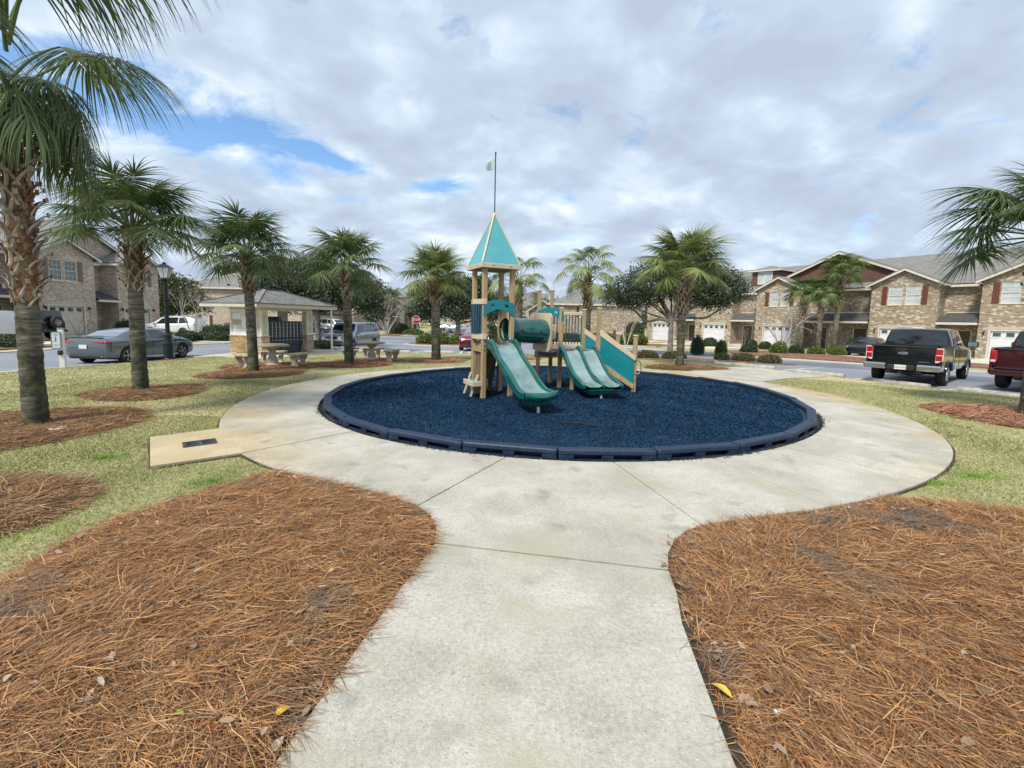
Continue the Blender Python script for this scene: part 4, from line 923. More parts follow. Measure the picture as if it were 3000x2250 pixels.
for (gx_, gy_, gr_, sd2) in ((-3.1,4.45,.28,1),(-3.05,5.35,.22,2),(-4.9,5.2,.3,3),(4.6,4.65,.3,4),(5.3,4.9,.3,5),(-3.35,5.75,.0,6)):
    if gr_ <= 0: continue
    q = np.random.RandomState(sd2); n_ = 900; a_ = q.rand(n_)*6.28; r_ = gr_*np.abs(q.randn(n_))*.55; x = gx_+r_*np.cos(a_)*1.4; y = gy_+r_*np.sin(a_)*.8
    Pq = np.c_[x, y]; okq = (np.hypot(x-CX, y-CY) > RO)
    for e_ in (g_ex[3],): okq &= ~inside(e_, Pq)
    x, y = x[okq], y[okq]; n_ = len(x); th = q.rand(n_)*6.28; h = q.uniform(.015,.04,n_); z = gz(x, y); le = q.randn(n_, 2)*.5; V = np.empty((n_,3,3), np.float32)
    V[:,0] = np.c_[x-np.cos(th)*.003, y-np.sin(th)*.003, z]; V[:,1] = np.c_[x+np.cos(th)*.003, y+np.sin(th)*.003, z]; V[:,2] = np.c_[x+le[:,0]*h, y+le[:,1]*h, z+h]
    if 'fresh' not in MT: MT['fresh'] = island_mat('fresh_grass', [(.09,.22,.015),(.16,.33,.03),(.22,.38,.05)], .7)
    tag(link('weeds', fast_mesh('weeds', V.reshape(-1,3), np.arange(n_*3).reshape(-1,3), MT['fresh'])), 'tuft of bright green fresh growth in the dry lawn', None, None, 'stuff')

# fallen leaves and mulch crumbs over the straw
def leaf_litter():
    q = np.random.RandomState(21); pts_ = []
    for poly, n_ in ((bed_left, 420), (bed_right, 520), (mid, 7)):
        Pa = np.array(poly); a0, a1 = Pa.min(0), Pa.max(0); P_ = a0+q.rand(n_*3, 2)*(a1-a0); P_ = P_[inside(poly, P_)][:n_]
        for p in P_: pts_.append((p[0], p[1], .0 if poly is mid else .07+.02*q.rand()))
    edge = [(-1.0,.6),(-.93,1.3),(-.85,1.8),(-.75,2.3),(1.02,1.2),(1.03,1.7),(1.06,2.1),(1.1,2.5),(1.2,2.9),(1.25,3.05)]
    for ex, ey in edge:
        for _ in range(9): pts_.append((ex+q.randn()*.05+(.05 if ex > 0 else -.05), ey+q.randn()*.2, .04))
    V = []; F = []
    for (x, y, h) in pts_:
        L_ = q.uniform(.012, .036); W_ = L_*q.uniform(.3, .6); a = q.rand()*6.28; c_, s_ = math.cos(a), math.sin(a); cu = q.uniform(-.3, .8); tl = q.uniform(-.3, .3); z = gz(x, y)+h+.006; o = len(V)
        for u, v in ((-1,0),(-.5,-.8),(-.5,.8),(.25,-1),(.25,1),(1,0),(-.5,0),(.25,0)):
            V.append((x+c_*u*L_-s_*v*W_, y+s_*u*L_+c_*v*W_, z+abs(v)*W_*cu+u*L_*tl))
        F += [(o,o+1,o+6),(o,o+6,o+2),(o+1,o+3,o+7),(o+1,o+7,o+6),(o+6,o+7,o+4),(o+6,o+4,o+2),(o+3,o+5,o+7),(o+7,o+5,o+4)]
    m = island_mat('dead_leaf', [(.18,.10,.06),(.42,.30,.20),(.13,.075,.05),(.42,.32,.22),(.30,.20,.14),(.07,.05,.04),(.44,.36,.28),(.24,.13,.09),(.36,.22,.12)], .8, spec=.1)
    tag(link('fallen_leaves', fast_mesh('fallen_leaves', np.array(V), np.array(F), m)), 'small dry brown and pale leaves scattered over the straw', None, None, 'stuff')
leaf_litter()
def one_leaf(x, y, L_, W_, a, col, lb, cat='leaf', h=.06, name='fallen_leaf'):
    m = MB(); n_ = 8
    V = []
    for i in range(n_+1):
        u = i/n_; hw_ = W_*math.sin(math.pi*min(1, u**.8))*.5+.0008
        for v in (-1, 0, 1): V.append(((u-.5)*L_, v*hw_, .012*math.sin(3*u)+abs(v)*hw_*.45))
    m.add(V, [(i*3+k, i*3+k+1, (i+1)*3+k+1, (i+1)*3+k) for i in range(n_) for k in (0, 1)])
    o = m.build(name, mat(name+'_skin', col, tuple(c*.75 for c in col), 40, .6), None, smooth=180, loc=(x, y, gz(x, y)+h)); o.rotation_euler = (0, .05, a)
    return tag(o, lb, cat)
one_leaf(-.93,1.70,.065,.04,.8,(.52,.36,.04),'curled bright yellow leaf at the edge of the walk by the dark gap')
one_leaf(.985,1.86,.10,.035,2.2,(.60,.42,.06),'yellow-tan folded leaf by the walk edge near the fallen stick')
one_leaf(-1.35,1.68,.05,.018,.1,(.42,.55,.08),'slim fresh green leaf lying alone on the straw')
one_leaf(-2.25,4.42,.15,.04,-.1,(.62,.36,.28),'large pink-brown leaf on top of the straw near the walkway')
one_leaf(2.02,2.62,.07,.045,1.2,(.66,.50,.32),'pale tan cupped leaf in the middle of the straw bed beyond the stick')
one_leaf(1.52,1.86,.08,.055,.3,(.30,.22,.16),'round grey-brown leaf beside the fallen stick')
sp = [(1.22,2.12),(1.27,2.0),(1.31,1.86),(1.34,1.7),(1.40,1.55),(1.5,1.38),(1.62,1.2)]
MT['stick'] = mat('stick_bark', (.30,.14,.09), (.44,.23,.15), 14, .7, bump=.3)
tag(MB().tube([(x, y, gz(x, y)+.05+.012*i/6) for i, (x, y) in enumerate(smooth_line(sp, 3))][0:], [.005+.0005*i for i in range(19)], 8).build('fallen_stick', MT['stick'], smooth=60), 'long smooth reddish brown stick lying in the straw bed', 'stick')
MT['litter_white'] = mat('litter_white', (.72,.70,.70), rough=.6)
o = tag(MB().cbox((0,0,.008), (.07,.018,.016), None, .004).build('paper_scrap', MT['litter_white'], loc=(1.20,1.76,gz(1.2,1.76)+.05)), 'white crumpled paper scrap near the stick and the walk', 'paper'); o.rotation_euler = (0,.1,.12)
mm = MB().lathe([(.10,0),(.10,.015),(.075,.018),(.07,.004)], 20); 
tag(mm.build('valve_lid', MT['litter_white'], smooth=30, loc=(-6.62,6.30,gz(-6.6,6.3)+.05)), 'white plastic ring lying in the straw at the foot of the nearest palm', 'lid')
# ================================================================== PALMS
def leafy(name, c1, c2, c3, trans=.25, rough=.45):
    m, t, b = new_mat(name); k = t.links.new
    g = N(t, 'ShaderNodeNewGeometry'); oi = N(t, 'ShaderNodeObjectInfo')
    a = N(t, 'ShaderNodeMath', operation='ADD'); k(g.outputs['Random Per Island'], a.inputs[0]); k(oi.outputs['Random'], a.inputs[1])
    a2 = N(t, 'ShaderNodeMath', operation='MULTIPLY'); k(a.outputs[0], a2.inputs[0]); a2.inputs[1].default_value = .5
    r = N(t, 'ShaderNodeValToRGB'); r.color_ramp.elements[0].color = rgba(c1); r.color_ramp.elements[1].color = rgba(c3); r.color_ramp.elements[0].position = .12; r.color_ramp.elements[1].position = .9
    e_ = r.color_ramp.elements.new(.5); e_.color = rgba(c2); k(a2.outputs[0], r.inputs[0]); k(r.outputs[0], b.inputs['Base Color']); b.inputs['Roughness'].default_value = rough
    tr = N(t, 'ShaderNodeBsdfTranslucent'); k(r.outputs[0], tr.inputs[0]); ms = N(t, 'ShaderNodeMixShader'); ms.inputs[0].default_value = trans
    o = t.nodes['Material Output']; k(b.outputs[0], ms.inputs[1]); k(tr.outputs[0], ms.inputs[2]); k(ms.outputs[0], o.inputs[0])
    return m
MT['palm_leaf'] = leafy('palm_leaf', (.07,.11,.028), (.18,.235,.07), (.36,.41,.17), .33, .32)
MT['palm_leaf_dark'] = leafy('palm_leaf_dark', (.04,.072,.024), (.10,.155,.05), (.26,.32,.135), .3, .3)
MT['palm_leaf_yellow'] = leafy('palm_leaf_yellow', (.035,.08,.014), (.085,.145,.028), (.19,.25,.06), .3, .4)
MT['boot'] = mat('leaf_base_wood', (.16,.12,.085), (.46,.40,.33), 9, .85, bump=.5, bscale=40, objrand=.35, stretch=(1,1,.35))
MT['boot_brown'] = mat('leaf_base_brown', (.09,.045,.02), (.26,.15,.07), 9, .85, bump=.6, bscale=50, objrand=.35)
MT['bark'] = None
def palm_bark():
    m, t, b = new_mat('palm_trunk'); k = t.links.new
    tcn = N(t, 'ShaderNodeTexCoord'); mp = N(t, 'ShaderNodeMapping'); mp.inputs['Scale'].default_value = (3, 3, 26); k(tcn.outputs['Object'], mp.inputs[0])
    n1 = N(t, 'ShaderNodeTexNoise'); n1.inputs['Scale'].default_value = 1; n1.inputs['Detail'].default_value = 6; n1.inputs['Roughness'].default_value = .7; k(mp.outputs[0], n1.inputs['Vector'])
    r = N(t, 'ShaderNodeValToRGB'); r.color_ramp.elements[0].position = .33; r.color_ramp.elements[0].color = (.035,.03,.022,1); r.color_ramp.elements[1].position = .68; r.color_ramp.elements[1].color = (.29,.26,.21,1)
    e_ = r.color_ramp.elements.new(.5); e_.color = (.13,.115,.09,1); k(n1.outputs['Fac'], r.inputs[0])
    # moss and damp: patches that grow thicker low on the trunk
    sp_ = N(t, 'ShaderNodeSeparateXYZ'); k(tcn.outputs['Object'], sp_.inputs[0])
    n2 = N(t, 'ShaderNodeTexNoise'); n2.inputs['Scale'].default_value = 3.2; n2.inputs['Detail'].default_value = 7; k(tcn.outputs['Object'], n2.inputs['Vector'])
    h = N(t, 'ShaderNodeMath', operation='MULTIPLY_ADD'); k(sp_.outputs[2], h.inputs[0]); h.inputs[1].default_value = -.13; h.inputs[2].default_value = .24
    ad = N(t, 'ShaderNodeMath', operation='ADD'); k(n2.outputs['Fac'], ad.inputs[0]); k(h.outputs[0], ad.inputs[1])
    r2 = N(t, 'ShaderNodeValToRGB'); r2.color_ramp.elements[0].position = .50; r2.color_ramp.elements[1].position = .66; k(ad.outputs[0], r2.inputs[0])
    n3 = N(t, 'ShaderNodeTexNoise'); n3.inputs['Scale'].default_value = 9; k(tcn.outputs['Object'], n3.inputs['Vector'])
    r3 = N(t, 'ShaderNodeValToRGB'); r3.color_ramp.elements[0].position = .42; r3.color_ramp.elements[0].color = (.035,.032,.024,1); r3.color_ramp.elements[1].position = .62; r3.color_ramp.elements[1].color = (.075,.085,.032,1); k(n3.outputs['Fac'], r3.inputs[0])
    mx = N(t, 'ShaderNodeMix', data_type='RGBA'); k(r2.outputs[0], mx.inputs[0]); k(r.outputs[0], mx.inputs[6]); k(r3.outputs[0], mx.inputs[7]); k(mx.outputs[2], b.inputs['Base Color'])
    b.inputs['Roughness'].default_value = .92
    bp = N(t, 'ShaderNodeBump'); bp.inputs['Strength'].default_value = .8; bp.inputs['Distance'].default_value = .03; k(n1.outputs['Fac'], bp.inputs['Height']); k(bp.outputs[0], b.inputs['Normal'])
    return m
MT['bark'] = palm_bark()

def frond_mesh(elev, seed, pet=.85, blade=.78, nseg=34, droop=1.0, mt_=None, thread=1.0, wk=1.0, jit=.035):
    q = np.random.RandomState(abs(seed))
    e0 = R(elev); pts_ = [np.array([.04, 0, .0])]; a = e0; npet = 7
    for i in range(npet):
        a -= R(2.2+2.6*i/npet)*droop*(1 if elev > -20 else .4); pts_.append(pts_[-1]+np.array([math.cos(a), 0, math.sin(a)])*pet/npet)
    m = MB(); m.tube([tuple(p) for p in pts_], [.021-.011*i/npet for i in range(npet+1)], 5)
    cost = [pts_[-1]]; T = []; ncs = 6; cl = blade*.50
    for i in range(ncs):
        T.append(np.array([math.cos(a), 0, math.sin(a)])); a -= R(9.5)*droop*(1 if a > -1.2 else .25); cost.append(cost[-1]+np.array([math.cos(a), 0, math.sin(a)])*cl/ncs)
    T.append(np.array([math.cos(a), 0, math.sin(a)])); cost = np.array(cost); T = np.array(T)
    V = []; F = []; yaw0 = q.randn()*.08
    for i in range(nseg):
        s_ = 1 if i % 2 else -1; u = (i//2+.5)/(nseg/2)         # 0 at hastula side .. 1 tip
        fi = u*ncs*.98; j = int(fi); f_ = fi-j; C0 = cost[j]*(1-f_)+cost[min(j+1, ncs)]*f_; t0 = T[j]*(1-f_)+T[min(j+1, ncs)]*f_; t0 = t0/np.linalg.norm(t0)
        ang = s_*R(4+128*(1-u)**.85); S = np.array([0, 1, 0]); Nn = np.cross(t0, S); 
        fold = .42*abs(math.sin(ang)); up = np.array([0,0,1.]) if t0[2] < .95 else np.array([-1,0,0])
        nrm = np.array([-t0[2], 0, t0[0]])                      # blade upper normal
        d = math.cos(ang)*t0+math.sin(ang)*S-nrm*fold*.8+q.randn(3)*jit; d /= np.linalg.norm(d)
        ln = blade*(.74+.26*math.cos(ang*.5))*(1-.18*u)*q.uniform(.9, 1.08); K = 7; p = C0.copy(); dd = d.copy(); g = .0
        hang = q.uniform(.75, 1.35)*droop
        spread = ln*R(128/(nseg/2))*.62+.010
        for k in range(K+1):
            w_ = [.35, .85, 1.0, .82, .6, .40, .22, .05][k]*min(.021, spread*.75)*(blade/.78)*wk
            wn = np.cross(dd, nrm); wl = np.linalg.norm(wn); wn = wn/wl if wl > .05 else np.array([0,1,0]); vn = np.cross(wn, dd)
            V += [tuple(p-wn*w_), tuple(p+vn*w_*.45), tuple(p+wn*w_)]
            if k < K:
                o = len(V)-3; F += [(o, o+1, o+4, o+3), (o+1, o+2, o+5, o+4)]
                g = (.05+.33*(k/K)**1.4)*hang*thread
                dd = dd+np.array([0, 0, -g])+q.randn(3)*.018; dd /= np.linalg.norm(dd); p = p+dd*ln/K
    m.add(V, F)
    me = m.mesh('frond', mt_ or MT['palm_leaf'], 180)
    return me
ELEVS = [82, 66, 50, 34, 18, 2, -16, -34]
def frond_set(mt_, pet=.85, blade=.78, n=34, droop=1.0, thread=1.0, seed=0, wk=1.0, jit=.035): return {e: [frond_mesh(e, seed+e*7+v+100, pet*(1+.12*v), blade*(1-.05*v), n, droop, mt_, thread, wk, jit) for v in range(2)] for e in ELEVS}
FS_near = frond_set(MT['palm_leaf_dark'], 1.0, 1.22, 80, .8, 1.5, 1, .42, .07)
FS_left = frond_set(MT['palm_leaf_dark'], .68, .84, 58, .55, .95, 2, .66, .06)
FS = frond_set(MT['palm_leaf'], .66, .82, 58, .48, .65, 3, .66, .055)
FS_open = frond_set(MT['palm_leaf'], 1.0, .78, 46, .95, .8, 4, .75)
FS_yel = frond_set(MT['palm_leaf_yellow'], .75, .72, 26, .8, .7, 5)
FS_skirt = frond_set(MT['palm_leaf_dark'], .50, 1.02, 60, 1.7, 2.2, 6, .46, .16)
def boot_mesh(ln, wd, mt_, seed):
    q = np.random.RandomState(abs(seed)+3); m = MB(); K = 5
    for s_ in (-1, 1):      # split base: two feet joining into one stub
        V = []
        for k in range(K+1):
            u = k/K; yc = s_*wd*(.50*(1-u)**1.1+.05); hw_ = wd*(.16-.05*u); x = .006+.02*u+.16*u**2.4*ln/.3; z = ln*u*.95; th = .022-.006*u
            V += [(x, yc-hw_, z), (x+th, yc-hw_*.4, z+.002), (x+th, yc+hw_*.4, z+.002), (x, yc+hw_, z)]
        m.add(V, [(k*4+i, k*4+i+1, k*4+i+5, k*4+i+4) for k in range(K) for i in range(3)]+[(0,3,2,1),(K*4,K*4+1,K*4+2,K*4+3)])
    x = .026+.16*ln/.3; m.cbox((x+.012, 0, ln*.98), (.03, wd*.30, .07), Matrix.Rotation(.1*q.randn(), 4, 'X'), .006)
    return m.mesh('leaf_base', mt_)
BOOTS = [boot_mesh(.26+.02*i, .17, MT['boot'], i) for i in range(3)]
BOOTS_B = [boot_mesh(.22+.02*i, .13, MT['boot_brown'], 9+i) for i in range(3)]
def palm(x, y, h_boot, h_crown, r0, label, group, fs=None, nf=26, lean=(0,0), scale=1.0, seed=0, nboot=44, elmin=-34, r_b=None, cname='palm_tree', azf=None, extra=None, brown=.4, fs2=None):
    q = np.random.RandomState(seed); fs = fs or FS; g = gz(x, y)
    t = thing(cname, label, 'palm tree', (x, y, g-.02), 0, group)
    def axis(z): u = z/h_crown; return Vector((lean[0]*u**1.5, lean[1]*u**1.5, z))
    # trunk with ring scars
    n = 20; K = int(h_boot/.055); V = []; 
    for k in range(K+1):
        z = h_boot*1.04*k/K; c = axis(z); rr0 = r0*(math.exp(-z*6)*.16+1-.08*z/h_boot)*(1+.022*math.sin(z*61)+.015*q.randn())
        for i in range(n):
            a = 2*math.pi*i/n; rr_ = rr0*(1+.025*math.sin(3*a+z*2)+.012*q.randn()); V.append((c.x+rr_*math.cos(a), c.y+rr_*math.sin(a), z))
    MB().add(V, [(k*n+i, k*n+(i+1) % n, (k+1)*n+(i+1) % n, (k+1)*n+i) for k in range(K) for i in range(n)]).build('trunk', MT['bark'], t, smooth=60)
    rb0 = r_b or r0*1.02
    c0, c1 = axis(h_boot*.98), axis(h_crown); core = MB()
    core.tube([tuple(axis(h_boot*.97+(h_crown-h_boot*.97)*u/4)) for u in range(5)], [rb0, rb0*1.0, rb0*.9, rb0*.7, rb0*.42], 12).build('fibre_core', MT['boot_brown'], t, smooth=60)
    for k in range(nboot):
        u = k/(nboot-1); z = h_boot*.97+(h_crown-h_boot)*.92*u; a = k*2.39996+q.randn()*.06; c = axis(z); rr_ = rb0*(1.0-.45*max(0, u-.3))
        me = (BOOTS_B if q.rand() < brown*u*2.2 else BOOTS)[k % 3]; s_ = (.8+.35*u if u < .5 else 1.0)*max(r0, .155)/.16
        o = link('leaf_base', me, t, (c.x+(rr_-.02)*math.cos(a), c.y+(rr_-.02)*math.sin(a), z-.08)); o.rotation_euler = (0, q.uniform(-.10, .16)-.30*u*0, a); o.scale = (s_, s_*1.1, s_*q.uniform(.85, 1.15))
    cc = axis(h_crown)
    for k in range(nf):
        u = (k+.5)/nf; e_t = 90-(90-elmin)*u**1.12; e_ = min(ELEVS, key=lambda v: abs(v-e_t)); a = k*2.39996+q.randn()*.15+(azf or 0)
        o = link('frond', fs[e_][k % 2], t, (cc.x+.05*math.cos(a), cc.y+.05*math.sin(a), cc.z-.16*u*scale)); o.rotation_euler = (q.randn()*.12, (e_-e_t)*math.pi/180+q.randn()*.05, a)
        o.scale = (scale*q.uniform(.88, 1.1),)*3
    for (a_deg, e_, sc_, dzz) in (extra or []):
        e2 = min(ELEVS, key=lambda v: abs(v-e_)); o = link('frond', (fs2 or fs)[e2][0], t, (cc.x, cc.y, cc.z+dzz)); o.rotation_euler = (0, R(e2-e_), R(a_deg)); o.scale = (sc_,)*3
    return t
GR = 'sabal palms planted round the playground lawn'
palm(-7.26,6.60,1.98,4.6,.142,'largest and nearest palm, mossy trunk beside the white plastic ring', GR, FS_skirt, 26, (.0,.0), .98, 1, 96, 14, azf=.4, fs2=FS_near, extra=[(-22,56,1.45,.9),(-2,64,1.5,1.15),(-44,56,1.4,.8),(-34,66,1.5,1.1),(10,40,1.1,.3),(160,50,1.3,.4),(100,55,1.3,.5),(-130,50,1.3,.5),(-70,45,1.2,.4)])
palm(-8.45,9.9,2.42,3.7,.146,'palm between the nearest palm and the green lamp post, ragged grey leaf bases', GR, FS_left, 30, (.02,0), 1.0, 2, 56, 2, extra=[(0,25,1.2,0),(-30,10,1.2,-.1),(180,25,1.2,0)])
palm(-8.2,13.85,2.60,3.72,.148,'palm standing before the mailbox kiosk and its brick corner pier', GR, FS_left, 32, (-.12,0), 1.06, 3, 54, -8)
palm(-6.2,16.6,2.62,3.70,.165,'palm before the silver wagon and the second picnic table', GR, FS_left, 32, (-.1,0), 1.08, 4, 54, -14)
palm(-3.3,18.85,2.58,3.62,.195,'palm in line with the stop sign and round hedges', GR, FS, 36, (-.05,0), 1.04, 5, 54, -10)
palm(.2,22.0,2.6,3.95,.19,'open crowned palm seen behind the castle tower', GR, FS_open, 17, (0,0), 1.0, 6, 44, -14)
palm(3.6,21.7,2.5,4.25,.19,'palm behind the baluster panel in front of the hip roofed brick house', GR, FS_open, 24, (-.02,0), 1.0, 7, 50, -18)
palm(6.66,17.5,2.22,4.0,.155,'full palm in front of the big spreading oak', GR, FS, 42, (-.05,0), 1.2, 8, 78, -6, r_b=.22, brown=.12)
palm(10.45,8.75,2.25,3.72,.165,'palm at the frame edge beside the dark red pickup', GR, FS_left, 24, (-.05,0), 1.12, 9, 54, -16, extra=[(165,38,1.35,-.1),(150,55,1.35,0)])
GR2 = 'small palms by the brick townhouses'
palm(28.6,39.3,3.9,7.1,.22,'tallest of the three palms by the townhouse porch', GR2, FS_yel, 40, (.2,0), 1.35, 11, 44, -12, brown=0)
palm(27.6,39.9,3.0,5.2,.22,'short palm close against the tallest townhouse palm', GR2, FS_yel, 32, (0,0), 1.3, 12, 36, -12, brown=0)
palm(26.6,40.9,3.0,5.3,.24,'short palm farthest from the black pickup, by the bare crape myrtle', GR2, FS_yel, 32, (0,0), 1.3, 13, 36, -12, brown=0)
GR3 = 'distant palms along the streets beyond the parking lot'
for i, (x, y, h, lb) in enumerate([(4.0,70,4.4,'distant palm between the castle tower and the crawl tube'),(6.4,74,4.8,'distant palm just above the crawl tube'),(-13.8,62,4.6,'distant palm to the near side of the stop sign'),(-12.6,72,5,'distant palm by the row of brick houses behind the stop sign'),(-16.2,58,4.4,'distant palm in front of the brick row behind the silver wagon')]):
    palm(x, y, h*.7, h, .2, lb, GR3, FS_yel if i % 2 else FS_left, 18, (0,0), 1.5, 20+i, 8, -30)

# ================================================================== BROADLEAF TREES
MT['oak_bark'] = mat('oak_bark', (.10,.085,.07), (.25,.22,.19), 7, .95, bump=.7, bscale=30, stretch=(1,1,.4))
MT['oak_leaf'] = island_mat('oak_leaf', [(.018,.032,.014),(.04,.062,.026),(.065,.09,.04),(.03,.05,.022),(.10,.12,.062)], .55, .15)
MT['oak_leaf_olive'] = island_mat('oak_leaf_olive', [(.035,.05,.012),(.08,.10,.025),(.12,.135,.035),(.05,.075,.018)], .55, .2)
MT['bush_leaf'] = island_mat('bush_leaf', [(.012,.03,.010),(.03,.06,.02),(.05,.09,.028),(.02,.045,.015)], .5, .1)
MT['bush_light'] = island_mat('bush_light', [(.05,.085,.012),(.11,.16,.02),(.16,.21,.03),(.08,.12,.02)], .5, .15)
MT['bush_brown'] = island_mat('bush_brown', [(.05,.055,.02),(.10,.10,.035),(.14,.12,.05),(.07,.06,.03)], .6, .1)
MT['bare'] = mat('bare_branch', (.30,.26,.23), (.50,.44,.40), 5, .85)
MT['bare_dark'] = mat('bare_twig', (.14,.12,.11), (.26,.22,.20), 5, .9)
def branch_tree(m, p, d, ln, r, depth, q, spread=.5, gravity=-.02, n_child=(2,3), nseg=3, rmin=.004):
    pts_ = [Vector(p)]; dd = Vector(d).normalized(); rad = [r]
    for i in range(nseg):
        dd = (dd+Vector(q.randn(3)*.13)+Vector((0,0,gravity))).normalized(); pts_.append(pts_[-1]+dd*ln/nseg); rad.append(r*(1-.4*(i+1)/nseg))
    m.tube(pts_, rad, 5 if r > .02 else 3, cap=False)
    ends = [(pts_[-1], dd, rad[-1])]
    if depth <= 0 or r < rmin: return [pts_[-1]]
    out = []
    for c in range(q.randint(n_child[0], n_child[1]+1)):
        pp, d0_, rr_ = ends[0] if c == 0 else (pts_[-1-(c % 2)], dd, rad[-1-(c % 2)])
        nd = (dd+Vector(q.randn(3))*spread).normalized()
        out += branch_tree(m, pp, nd, ln*q.uniform(.62, .85), rr_*q.uniform(.6, .8), depth-1, q, spread, gravity, n_child, nseg, rmin)
    return out
def leaf_cloud(blobs, n, size, seed, zmin=None, shell=.55, clump=10):
    """clumps of leaf-sized faces through the volume of the blobs"""
    q = np.random.RandomState(seed); vol = np.array([b[3]*b[4]*b[5] for b in blobs]); vol = vol**.8/ (vol**.8).sum(); nc = n//clump
    bi = q.choice(len(blobs), nc, p=vol); Bb = np.array(blobs)[bi]
    dv = q.randn(nc, 3); dv /= np.linalg.norm(dv, axis=1)[:, None]; rr_ = (shell+(1-shell)*q.rand(nc))**.6*q.uniform(.86, 1.12, nc)
    c = Bb[:, :3]+dv*rr_[:, None]*Bb[:, 3:6]
    c = np.repeat(c, clump, axis=0)+q.randn(nc*clump, 3)*size*2.0; m_ = len(c)
    a = q.randn(m_, 3); a /= np.linalg.norm(a, axis=1)[:, None]; b = np.cross(a, q.randn(m_, 3)); b /= np.linalg.norm(b, axis=1)[:, None]
    s_ = size*q.uniform(.6, 1.3, m_)[:, None]; V = np.stack([c-a*s_, c+b*s_*.45, c+a*s_, c-b*s_*.45], 1).reshape(-1, 3)
    return V, np.arange(m_*4).reshape(-1, 4)
def tree(x, y, blobs, n, size, label, limbs=(), trunk=(.2,2.5), name='oak_tree', cat='tree', lm='oak_leaf', seed=1, group=None, twigs=0, bark='oak_bark', shell=.5):
    t = thing(name, label, cat, (x, y, gz(x, y)-.05), 0, group); q = np.random.RandomState(seed); m = MB()
    r, h = trunk; m.tube([(0,0,0),(.02,.0,h*.3),(.0,.03,h*.7),(.03,0,h)], [r*1.25, r, r*.9, r*.8], 12)
    m.build('trunk', MT[bark], t, smooth=60)
    lm_ = MB()
    for lb in limbs: lm_.tube([Vector(p) for p in smooth3(lb[0], 4)], np.linspace(lb[1], lb[2], (len(lb[0])-1)*4+1), 8)
    for b_ in blobs:
        c = Vector(b_[:3]); st = Vector((0,0,h*.9)); md = st.lerp(c, .5)+Vector(q.randn(3)*.25)
        lm_.tube([st, md, c, c+Vector(q.randn(3))*b_[5]*.5], [r*.45, r*.28, r*.14, .015], 6)
        for k in range(5): dv = Vector(q.randn(3)).normalized(); lm_.tube([c, c+Vector((dv.x*b_[3]*.5, dv.y*b_[4]*.5, dv.z*b_[5]*.5)), c+Vector((dv.x*b_[3], dv.y*b_[4], dv.z*b_[5]))], [r*.12, r*.07, .008], 4)
    lm_.build('branches', MT[bark], t, smooth=60)
    V, F = leaf_cloud(blobs, n, size, seed+50, shell=shell)
    link('crown', fast_mesh('crown', V, F, MT[lm]), t)
    if twigs:
        tw = MB()
        for k in range(twigs):
            b_ = blobs[q.randint(len(blobs))]; dv = Vector(q.randn(3)); dv.z = abs(dv.z)*.8; dv.normalize(); c = Vector((b_[0]+dv.x*b_[3]*.8, b_[1]+dv.y*b_[4]*.8, b_[2]+dv.z*b_[5]*.8)); branch_tree(tw, c, dv+Vector((0,0,.5)), b_[5]*.35, .018, 2, q, .5, 0)
        tw.build('bare_twigs', MT['bare_dark'], t)
    return t
def smooth3(pts_, n):
    out = []
    for i in range(len(pts_)-1):
        p0 = pts_[max(i-1, 0)]; p1 = pts_[i]; p2 = pts_[i+1]; p3 = pts_[min(i+2, len(pts_)-1)]
        for k in range(n):
            t = k/n; out.append(tuple(.5*((2*p1[j])+(-p0[j]+p2[j])*t+(2*p0[j]-5*p1[j]+4*p2[j]-p3[j])*t*t+(-p0[j]+3*p1[j]-3*p2[j]+p3[j])*t**3) for j in range(3)))
    out.append(tuple(pts_[-1])); return out
# big oak behind the right-hand palm (local coordinates, base at 0)
tree(9.8, 27.5, [(-2.6,0,3.9,1.6,1.6,.95),(-1.2,.4,4.6,1.6,1.7,1.15),(.4,0,4.9,1.6,1.8,1.25),(1.9,.2,4.7,1.7,1.7,1.15),(3.2,0,4.2,1.3,1.5,1.0),(-3.6,-.2,3.5,.9,1.0,.55),(1.2,-.5,3.7,1.6,1.3,.7),(2.6,-.3,3.6,1.2,1.2,.6),(-1.6,.6,3.6,1.2,1.2,.6),(.3,.8,5.9,1.2,1.2,.6)],
     30000, .085, 'big spreading live oak with low crooked limbs behind the full palm', [([(0,0,2.0),(-.7,-.1,2.25),(-1.6,-.1,2.1),(-2.3,-.1,2.7),(-3.2,0,3.1)], .10, .04), ([(0,0,2.2),(.9,-.2,2.35),(2.0,-.3,2.4),(2.8,-.2,2.9)], .10, .04), ([(0,0,2.3),(-.4,.2,3.1),(-1.0,.3,4.0)], .12, .05), ([(0,0,2.3),(.5,.1,3.3),(1.0,.2,4.2)], .12, .05)], (.16,2.4), seed=3, twigs=46)
tree(-11.9, 26.8, [(-2.4,.5,3.7,1.7,1.6,1.1),(-.6,.6,4.3,1.8,1.8,1.3),(1.2,.6,3.9,1.8,1.7,1.2),(2.7,.3,3.4,1.3,1.4,1.0),(3.3,.2,2.5,.8,.9,.8),(.4,0,3.1,1.7,1.3,.7),(-1.8,-.2,3.0,1.3,1.3,.6),(3.4,.3,3.9,.6,.8,.4),(-3.2,.5,4.2,.9,1,.6)],
     28000, .09, 'dense dark green oak behind the mailbox kiosk roof', [], (.17,2.4), seed=5, lm='oak_leaf', twigs=10, shell=.35)
tree(-14.6, 31.5, [(-1.5,0,5.2,2.0,1.8,1.0),(.6,.2,5.4,2.0,1.8,1.0),(-3.0,0,4.6,1.2,1.3,.9)], 12000, .10, 'olive green tree rising above the kiosk roof beyond the dark oak', [], (.18,4.2), seed=6, lm='oak_leaf_olive', shell=.4)
